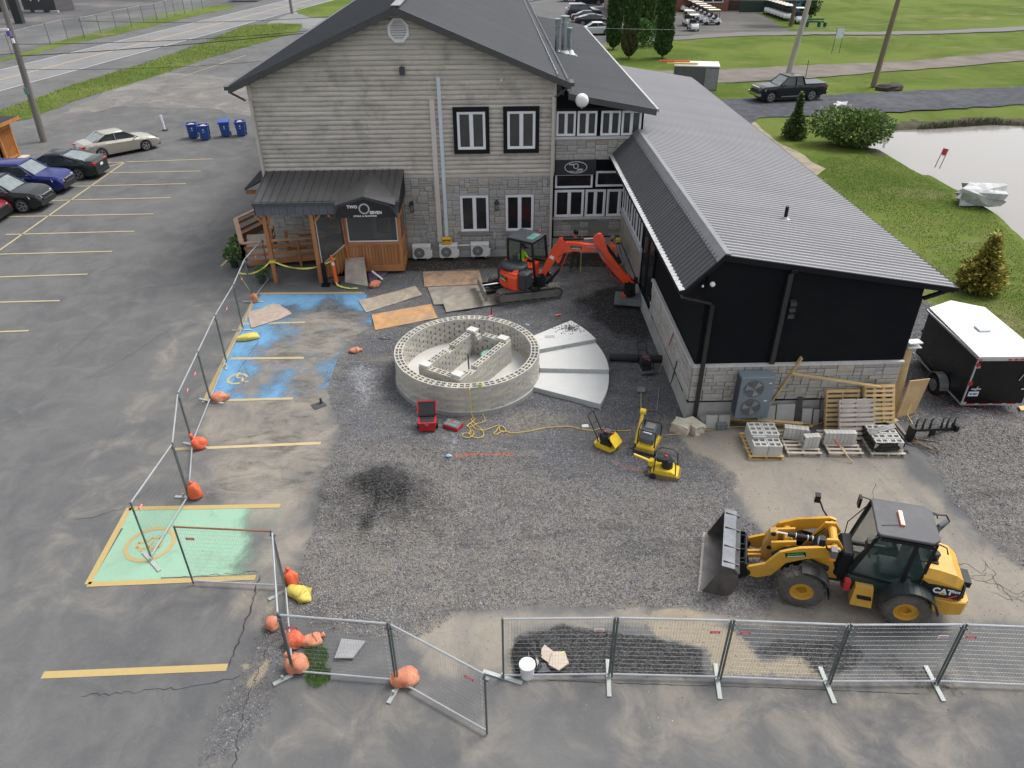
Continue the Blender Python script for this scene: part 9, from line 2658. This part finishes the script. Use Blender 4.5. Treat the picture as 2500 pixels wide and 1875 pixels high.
def bush(label,c,rad,n,mats,seed,s=.22,name='shrub',z=0,lob=5,cat='shrub',trunk=None):
 t=thing(name,label,cat,(c[0],c[1],z))
 if trunk:
  mb=MB();mb.tube([(0,0,0),(.1,0,trunk*.6),(0,.1,trunk+rad[2]*.5)],[.32,.25,.12],8)
  for k in range(5): a=k*1.3;mb.tube([(0,0,trunk*.8),(rad[0]*.5*math.cos(a),rad[1]*.5*math.sin(a),trunk+rad[2]*.8)],[.12,.04],5)
  mb.build('trunk',BARK,t)
 else:
  mb=MB();[mb.tube([(0,0,0),(rad[0]*.6*math.cos(k),rad[1]*.6*math.sin(k),rad[2]*1.2)],[.04,.01],4) for k in range(7)];mb.build('stems',BARK,t)
 rs0=np.random.RandomState(seed+50)
 C=np.stack([(rs0.rand(lob)-.5)*1.3*rad[0],(rs0.rand(lob)-.5)*1.3*rad[1],rad[2]*(.6+.6*rs0.rand(lob))],-1);C[0]=(0,0,rad[2])
 def fn(rs,n):
  i=rs.randint(0,lob,n);d=rs.randn(n,3);d/=np.linalg.norm(d,axis=1,keepdims=True)
  rr=(.55+.5*rs.rand(n)**.5)[:,None]*np.array([rad[0]*.62,rad[1]*.62,rad[2]*.72])
  P=C[i]+d*rr;P[:,2]=np.maximum(P[:,2],.02)+(trunk or 0)
  cl=np.sin(P[:,0]*3+i)*np.sin(P[:,1]*3.3)>.25
  return P,d+rs.randn(n,3)*.5+np.array([0,0,.3]),s*(.6+.8*rs.rand(n)),((rs.rand(n)<.3) | cl)*1
 V,F,M_=quads(n,fn,seed);foliage(t,V,F,M_,mats);return t
bush('round bright green shrub between the cedars',(17.97,92.08),(1.6,1.5,1.6),2600,leafmats('round_shrub',(.04,.10,.02),(.09,.19,.04)),21,.22)
bush('large spreading green bush beside the pond',(24.17,48.78),(2.7,1.7,1.25),9000,leafmats('pond_bush',(.085,.15,.038),(.19,.27,.075)),22,.20,lob=11)
def conifer(label,c,h,r,n,mats,seed,droop=.2,name='spruce_tree',pw=.9):
 t=thing(name,label,'tree',(c[0],c[1],0))
 mb=MB();mb.tube([(0,0,0),(0,0,h)],[.07,.01],6);mb.build('trunk',BARK,t)
 def fn(rs,n):
  u=1-rs.rand(n)**.6;lay=np.round(u*h/.22)*.22
  th=rs.rand(n)*2*PI;arms=np.abs(np.sin(th*4+lay*9))
  q=r*(1-u)**pw*(.35+.65*arms)*rs.rand(n)**.45*(.8+.3*np.sin(lay*31))
  z=.12+lay*.97+(rs.rand(n)-.5)*.12-q*droop
  P=np.stack([q*np.cos(th),q*np.sin(th),np.maximum(z,.03)],-1)
  return P,np.stack([np.cos(th),np.sin(th),.35+0*th],-1)+rs.randn(n,3)*.35,.10+.13*rs.rand(n),(rs.rand(n)<.35)*1
 V,F,M_=quads(n,fn,seed);foliage(t,V,F,M_,mats);return t
conifer('small dark young spruce on the lawn left of the big bush',(20.79,50.64),2.9,.95,4200,leafmats('spruce',(.07,.12,.035),(.15,.20,.06)),31)
conifer('yellow brown conifer on the lawn behind the black trailer',(19.73,26.59),2.35,.95,6500,leafmats('yellow_conifer',(.28,.26,.05),(.46,.40,.10)),32,.05,'dying_conifer',.6)
bush('dark tree over the golf carts next to the pale pole',(41.06,108.34),(3.2,2.6,2.2),4200,leafmats('dark_tree',(.02,.045,.013),(.04,.08,.02)),41,.32,'shade_tree',cat='tree',trunk=3.2)
bush('dark clipped hedge behind the single golf cart',(45.71,114.79),(1.5,1.0,1.7),2200,leafmats('hedge',(.02,.05,.015),(.04,.09,.025)),42,.25,'hedge',cat='hedge')
bush('shrubs at the top edge behind the right golf cart row',(48.85,137.18),(4.5,1.2,.9),1800,leafmats('far_shrub',(.05,.11,.02),(.12,.2,.05)),43,.35,'far_shrubs')
# sparse grass and weeds on the near lawn,bank and verges
def blades(name,label,n,poly,h,seed,mats,zf):
 rs=np.random.RandomState(seed);xs=[p[0] for p in poly];ys=[p[1] for p in poly]
 x_=rs.uniform(min(xs),max(xs),n*3);y_=rs.uniform(min(ys),max(ys),n*3)
 k=(sdf(x_,y_,poly)<0) & (fbm(x_,y_,1.6,seed)>.30);x_,y_=x_[k][:n],y_[k][:n];m=len(x_)
 L=h*(.4+.8*rs.rand(m));a=rs.rand(m)*2*PI;w=.012+.012*rs.rand(m)
 z0=zf(x_,y_)
 V=np.stack([np.stack([x_-w*np.cos(a),y_-w*np.sin(a),z0],-1),np.stack([x_+w*np.cos(a),y_+w*np.sin(a),z0],-1),np.stack([x_+(rs.rand(m)-.5)*L,y_+(rs.rand(m)-.5)*L,z0+L],-1)],1).reshape(-1,3)
 me=npmesh(name,V,np.arange(m*3).reshape(m,3),mats,smooth=False);me.polygons.foreach_set('material_index',(rs.rand(m)<.4).astype(np.int32))
 o=bpy.data.objects.new(name,me);COL.objects.link(o);o['kind']='stuff';tag(o,label,'grass')
GL=[mat('blade_green',(.15,.22,.04),.85,var=.3),mat('blade_straw',(.22,.24,.08),.85,var=.3)]
blades('lawn_blades','rough grass between the annex and the pond',26000,[(19.49,45.36),(25.12,46.94),(25.53,35.44),(24.27,30.14),(17.18,19.05),(17.31,24.79),(18.43,30.40)],.05,3,GL,lambda a,b_: np.full(a.shape,-.04))
blades('verge_blades','tall pale grass on the verge between road and lot',14000,[(-38.94,62.42),(-37.69,73.85),(-35.01,89.72),(-33.57,114.44),(-25.87,115.66),(-26.61,99.79),(-30.64,84.61),(-33.17,71.10),(-34.82,61.90),(-36.49,57.93)],.22,4,GL,lambda a,b_: np.full(a.shape,.0))
blades('bank_weeds','dark weeds on the far bank of the pond',20000,[(27.95,51.83),(31.50,54.26),(37.37,55.46),(40.91,54.25),(37.33,48.82),(34.49,50.58),(31.62,51.63),(28.37,50.90)],.3,5,leafmats('bank',(.035,.036,.018),(.075,.08,.035)),lambda a,b_:-.05-.9*sstep(.35,-.6,sdf(a,b_,POND_HOLE)))
# rocks and soil heap
RK=mat('pale_rock',(.46,.47,.47),.85,var=.35,scale=1.4,dirt=(.16,.17,.19),dirt_amt=.7,dirt_scale=1.0)
def boulder(label,c,size,rz,seed,m=RK,z=.0,name='boulder',cat='rock'):
 rs=random.Random(seed);mb=MB();rings=[]
 for i in range(8):
  a=i/7;rr=(1-(a*1.0)**3.2)**.5 if a<1 else .08
  rings.append([(size[0]*rr*math.cos(2*PI*k/11)*(1+.2*math.sin(k*2.4+seed)+rs.uniform(-.07,.07))+a*size[0]*.1,size[1]*rr*math.sin(2*PI*k/11)*(1+rs.uniform(-.13,.13)),size[2]*a+rs.uniform(-.03,.03)) for k in range(11)])
 mb.loft(rings);return tag(mb.build(name,m,loc=(c[0],c[1],z),rz=rz),label,cat)
rough_block('large white and grey boulder on the pond bank',(25.72,36.94),(1.75,1.15,.85),-.28,'boulder',RK,3,'rock',.17)
rough_block('pale grey boulder on the edge of the stone track',(26.01,56.08),(1.1,.8,1.0),.3,'boulder',RK,5,'rock',.17)
boulder('small heap of dark earth by the brown pole',(34.70,66.19),(1.1,.7,.55),.1,8,mat('dark_earth',(.06,.05,.042),.95,var=.4,bump=.05,bscale=6),-.02,'soil_heap','soil heap')
bt_=(28.39,52.97);mb=MB();mb.bx(-.25,.25,-.15,.15,0,.3);mb.bx(-.06,.06,-.2,-.1,.2,.62)
tag(mb.build('pump_box',mat('pump_dark',(.04,.045,.06),.6),loc=(bt_[0],bt_[1],-.1)),'small dark pump with a white lid at the pond edge','pump')
# pond sign,notice board,green post
def posts_sign(name,label,cat,a,b_,h,z0,z1,m,pm_,lean=0):
 a,b_=Vector((*a,0)),Vector((*b_,0));t=thing(name,label,cat,tuple(a));d=b_-a
 for p in (Vector((0,0,0)),d):
  mb=MB();mb.tube([p,p+Vector((lean,0,h))],.03,6);mb.build('post',pm_,t)
 mb=MB();o=Vector((lean,0,0));mb.prism([o*(z0/h)+Vector((0,-.04,z0)),d+o*(z0/h)+Vector((0,-.04,z0)),d+o+Vector((0,-.04,z1)),o+Vector((0,-.04,z1))],(0,.02,0));mb.build('board',m,t)
 return t
s_=posts_sign('pond_sign','small red and white sign on two thin posts at the pond edge','sign',(26.75,43.34),(26.89,43.08),1.15,.78,1.15,REDP,GALV,.2)
mb=MB();mb.bx(.22,.42,-.06,-.045,.68,.80);mb.build('white_strip',WHITEV,s_)
posts_sign('notice_board','blank pale blue board on two dark green posts on the lawn','sign',(37.33,85.20),(38.23,85.41),2.5,1.5,2.45,mat('board_pale_blue',(.55,.60,.66),.6),mat('post_green',(.03,.07,.05),.6),.08)
mb=MB();mb.cyl((0,0,0),(0,0,1.6),.035,n=6);tag(mb.build('green_post',mat('post_bright_green',(.03,.16,.10),.6),loc=(*(29.32,71.38),0)),'thin green post behind the pickup truck','post')
bn=thing('green_bench','dark green bench frame with a pale plank by the cart path','bench',(*(42.66,106.95),0))
GRB=mat('bench_green',(.015,.09,.07),.6)
for x_ in (0,1.6,2.4):
 mb=MB();mb.bx(x_,x_+.15,-.4,.4,0,.8-x_*.1);mb.build('leg',GRB,bn)
for z_ in (.5,.8):
 mb=MB();mb.bx(0,2.4,.3,.38,z_,z_+.18);mb.build('slat',GRB,bn)
mb=MB();mb.beam((-.6,-.6,0),(-.1,-.2,1.5),.22,.05);mb.build('pale_plank',mat('pale_mint',(.5,.62,.55),.6),bn)
# poles and wires
WPM=mat('grey_pole_wood',(.17,.155,.14),.85,var=.2,stretch=(1,1,.1));
def pole(label,c,top,r,m,arm=False):
 t=thing('utility_pole',label,'utility pole',(*c,0),group='utility poles')
 mb=MB();mb.tube([(0,0,0),Vector(top)*.5,top],[r*1.25,r,r*.8],10);mb.build('shaft',m,t)
 if arm:
  mb=MB();mb.box((.28,-.3,6.75),(.22,.22,.3));mb.build('insulator_flare',mat('flare_violet',(.12,.10,.30),.5),t)  # violet colour stands in for the sun flare on the insulator
  mb=MB();mb.box((.1,-.35,7.0),(.5,.12,.12));mb.cyl((.35,-.25,6.2),(.35,-.25,6.45),.09,n=8);mb.build('insulator',WHITEV,t)
  mb=MB();mb.box((.12,-.3,3.3),(.25,.05,.4));mb.build('pole_sign',mat('sign_teal',(.10,.25,.22),.6),t)
 return t
pole('leaning grey wooden pole behind the parked cars on the left',(-30.46,52.34),(.45,0,10.5),.19,WPM,True)
pole('pale grey pole on the lawn behind the pickup truck',(28.06,72.47),(1.1,0,10.5),.22,mat('pale_pole',(.36,.33,.29),.8,var=.15,stretch=(1,1,.1)))
pole('brown wooden pole beside the small heap of earth',(33.92,67.49),(.5,0,10.5),.20,mat('brown_pole',(.20,.16,.11),.85,var=.2,stretch=(1,1,.1)))
pole('dark road pole left of the gable roof',(-30.2,128.5),(-.1,0,9),.18,WPM)
def wire(label,a,b_,s,r=.018,m='wire_black',c=(.02,.02,.022)):
 mb=MB();mb.tube(sag(a,b_,s,24),r,4);tag(mb.build('overhead_wire',mat(m,c,.6)),label,'wire')
PT_=(-30.1,52.3)
wire('upper dark cable from the left pole toward the main roof',(*PT_,6.1),(6,66,7.6),.9,.022)
wire('lower thick dark cable from the left pole toward the main roof',(*PT_,5.4),(6,66,7.4),.55,.03)
wire('cable descending from the left pole, lowest of the three',(*PT_,4.6),(-9.8,58,4.6),.35,.015)
wire('third dark cable high on the left pole',(-28.6,58.0,6.8),(6,70,7.9),1.0,.018)
wire('dark cable leaving the left pole toward the left photo edge',(*PT_,5.6),(-60,40,6),.6,.022)
wire('pale wire in front of the cedars, upper one',(6,66,7.7),(34.3,67.5,6.9),.35,.012,'wire_pale',(.45,.47,.46))
wire('pale wire in front of the cedars, lower one',(6,66,5.2),(34.2,67.5,5.0),.35,.012,'wire_pale',(.45,.47,.46))
# chain link fence along the far yard
cf=thing('chain_link_fence','galvanised chain link fence along the far side of the road','fence',(*(-52.46,98.21),0))
CP=[(-51.99,81.12),(-52.67,90.05),(-52.46,98.21),(-52.34,102.30),(-51.04,104.01),(-50.44,107.37),(-50.09,111.37),(-49.41,114.75),(-49.10,118.37),(-48.04,120.67),(-48.05,124.68),(-47.81,127.30),(-47.03,129.42),(-46.88,132.83),(-46.46,136.38),(-45.20,146.81),(-43.63,157.25)]
o_=Vector((*CP[2],0));PZ=[Vector((*p,0))-o_ for p in CP]
for p in PZ:
 mb=MB();mb.cyl(p,p+Vector((0,0,2.3)),.06,n=6);mb.build('post',mat('fence_grey',(.18,.2,.21),.6,metal=.3),cf)
mb=MB();mb.tube([p+Vector((0,0,2.25)) for p in PZ],.035,4);mb.build('top_rail',GALV,cf)
cl_,nt,b=newmat('chain_link');b.inputs['Base Color'].default_value=(.3,.32,.32,1);b.inputs['Alpha'].default_value=.22;b.inputs['Roughness'].default_value=.7
mb=MB();[mb.add([p,q,q+Vector((0,0,2.25)),p+Vector((0,0,2.25))],[(0,1,2,3)]) for p,q in zip(PZ[:-1],PZ[1:])];mb.build('mesh_sheet',cl_,cf)
# far buildings
def shed(label,pts,h,m1,name='dark_building',extra=None):
 t=thing(name,label,'building',(*pts[0],0));n=len(pts);o=Vector((*pts[0],0))
 for k in range(n):
  a,b_=Vector((*pts[k],0))-o,Vector((*pts[(k+1)%n],0))-o
  mb=MB();mb.add([a,b_,b_+Vector((0,0,h)),a+Vector((0,0,h))],[(0,1,2,3)]);mb.build('wall',m1[k%len(m1)],t)
 mb=MB();mb.pxy([(p[0]-o.x,p[1]-o.y) for p in pts],h,h+.3);mb.build('roof',ROOF_D,t)
 return t
DKW=mat('dark_clad_wall',(.045,.048,.052),.7,var=.1);DKG=mat('grey_clapboard',(.085,.08,.085),.8,var=.25,stretch=(.2,.2,9),scale=2)
b1_,b2_,b3_=Vector((-74.70,135.12)),Vector((-68.67,133.46)),Vector((-67.48,136.92))
sh_=shed('dark clad cabin in the yard across the road',[tuple(b1_),tuple(b2_),tuple(b3_),tuple(b1_+(b3_-b2_))],4.5,[DKW,DKG])
for k,p in enumerate((.1,.5,.95)):
 q=b1_.lerp(b2_,p)-b1_;mb=MB();mb.box((q.x,q.y-.3,.12),(1.3,.5,.3));mb.build('footing_block',CONC,sh_)
for x_ in (1.9,3.4):
 q=(b2_-b1_).normalized()*x_;mb=MB();mb.box((q.x,q.y-.05,1.6),(.18,.1,.18));mb.build('wall_lamp',WHITEV,sh_)
dp_=(-67.07,119.28);mb=MB();mb.bx(-.55,.55,-.4,.4,0,7);tag(mb.build('dark_pillar',mat('dark_pillar',(.02,.028,.028),.6),loc=(*dp_,0)),'thick dark pillar behind the leaning wooden pole','pillar')
dp_=(-80.03,136.76);mb=MB();mb.bx(-2.4,1.9,-2,2,0,5);tag(mb.build('dark_container',mat('dark_pillar',(.02,.028,.028),.6),loc=(*dp_,0)),'dark container at the top left photo edge','container')
br=thing('brick_building','red brick clubhouse wall with a white framed window behind the golf carts','building',(29,126.5,0))
BRK=mat('red_brick',(.20,.085,.06),.9,var=.2,scale=5)
mb=MB();mb.bx(-2.6,8.6,0,6,0,6);mb.build('wall',BRK,br)
mb=MB();mb.bx(8.6,20,.5,6,0,6);mb.build('wing_wall',mat('dark_brick',(.06,.035,.03),.9,var=.2,scale=5),br)
window(br,4.5,-.02,1.2,3.2,2.4,n=2)
mb=MB();mb.bx(9.5,17.5,-3.0,-2.9,.1,1.6);mb.build('green_screen',mat('green_screen',(.02,.045,.035),.8),br)
mb=MB();mb.bx(17.2,18.5,-4.2,-3.1,0,2.0);tag(mb.build('blue_portable_box',mat('portable_blue',(.02,.16,.45),.5),loc=(29,126.5,0)),'bright blue upright box near the brick clubhouse','box')
mb=MB();mb.bx(-.3,.3,-14,5,0,4.5);tag(mb.build('tan_wall',mat('tan_wall',(.28,.22,.17),.85,var=.15),loc=(19.6,129,0)),'tan wall behind the cars parked at the top','wall')
for k,(px_,c_,l_) in enumerate((((-85.75,157.91),(.4,.4,.42),'white'),((-42.87,148.76),(.6,.6,.6),'pale'))):
 mb=MB();mb.loft([[(x_,-1,.4),(x_,1,.4),(x_,.9,z_),(x_,-.9,z_)] for x_,z_ in ((-2.5,.9),(-1.8,1.6),(.8,1.6),(2.5,.9))])
 tag(mb.build('far_van',mat('far_van_'+l_,c_,.4),loc=(*px_,0)),l_+' van in the yard across the road' if k==0 else 'pale flatbed beyond the road near the top edge','van')
# timber kiosk at the left edge
ks=thing('timber_kiosk','orange stained timber kiosk with slatted sides at the left photo edge','kiosk',(*(-30,48.50),0))
KW=mat('kiosk_wood',(.42,.17,.04),.6,var=.2,rnd=.1)
for y_ in (0,1.35):
 mb=MB();mb.bx(-.14,0,-y_-.14,-y_,0,2.3);mb.build('post',KW,ks)
for k in range(14):
 mb=MB();mb.bx(-.08,-.04,-.20-k*.083,-.16-k*.083,.25,1.9);mb.build('slat',KW,ks)
for z_ in (.12,1.9):
 mb=MB();mb.bx(-.12,-.02,-1.4,0,z_,z_+.13);mb.build('rail',KW,ks)
mb=MB();mb.bx(-3,-.14,-.1,0,0,2.2);mb.build('back_wall',BLACKT,ks)
for k in range(5):
 mb=MB();mb.bx(-.75-k*.5,-.35-k*.5,-1.5,-1.44,.1,2.2);mb.build('front_board',KW,ks)
mb=MB();mb.bx(-3.2,.35,-2.0,.5,2.32,2.42);mb.build('roof',BLACKT,ks)
mb=MB();mb.bx(-3.2,.4,.5,.56,2.2,2.4);mb.bx(.34,.4,-2,.5,2.2,2.4);mb.build('roof_edge',KW,ks)
mb=MB();mb.bx(.05,.5,-1.6,.1,0,.1);mb.build('timber_kerb',PALW,ks)
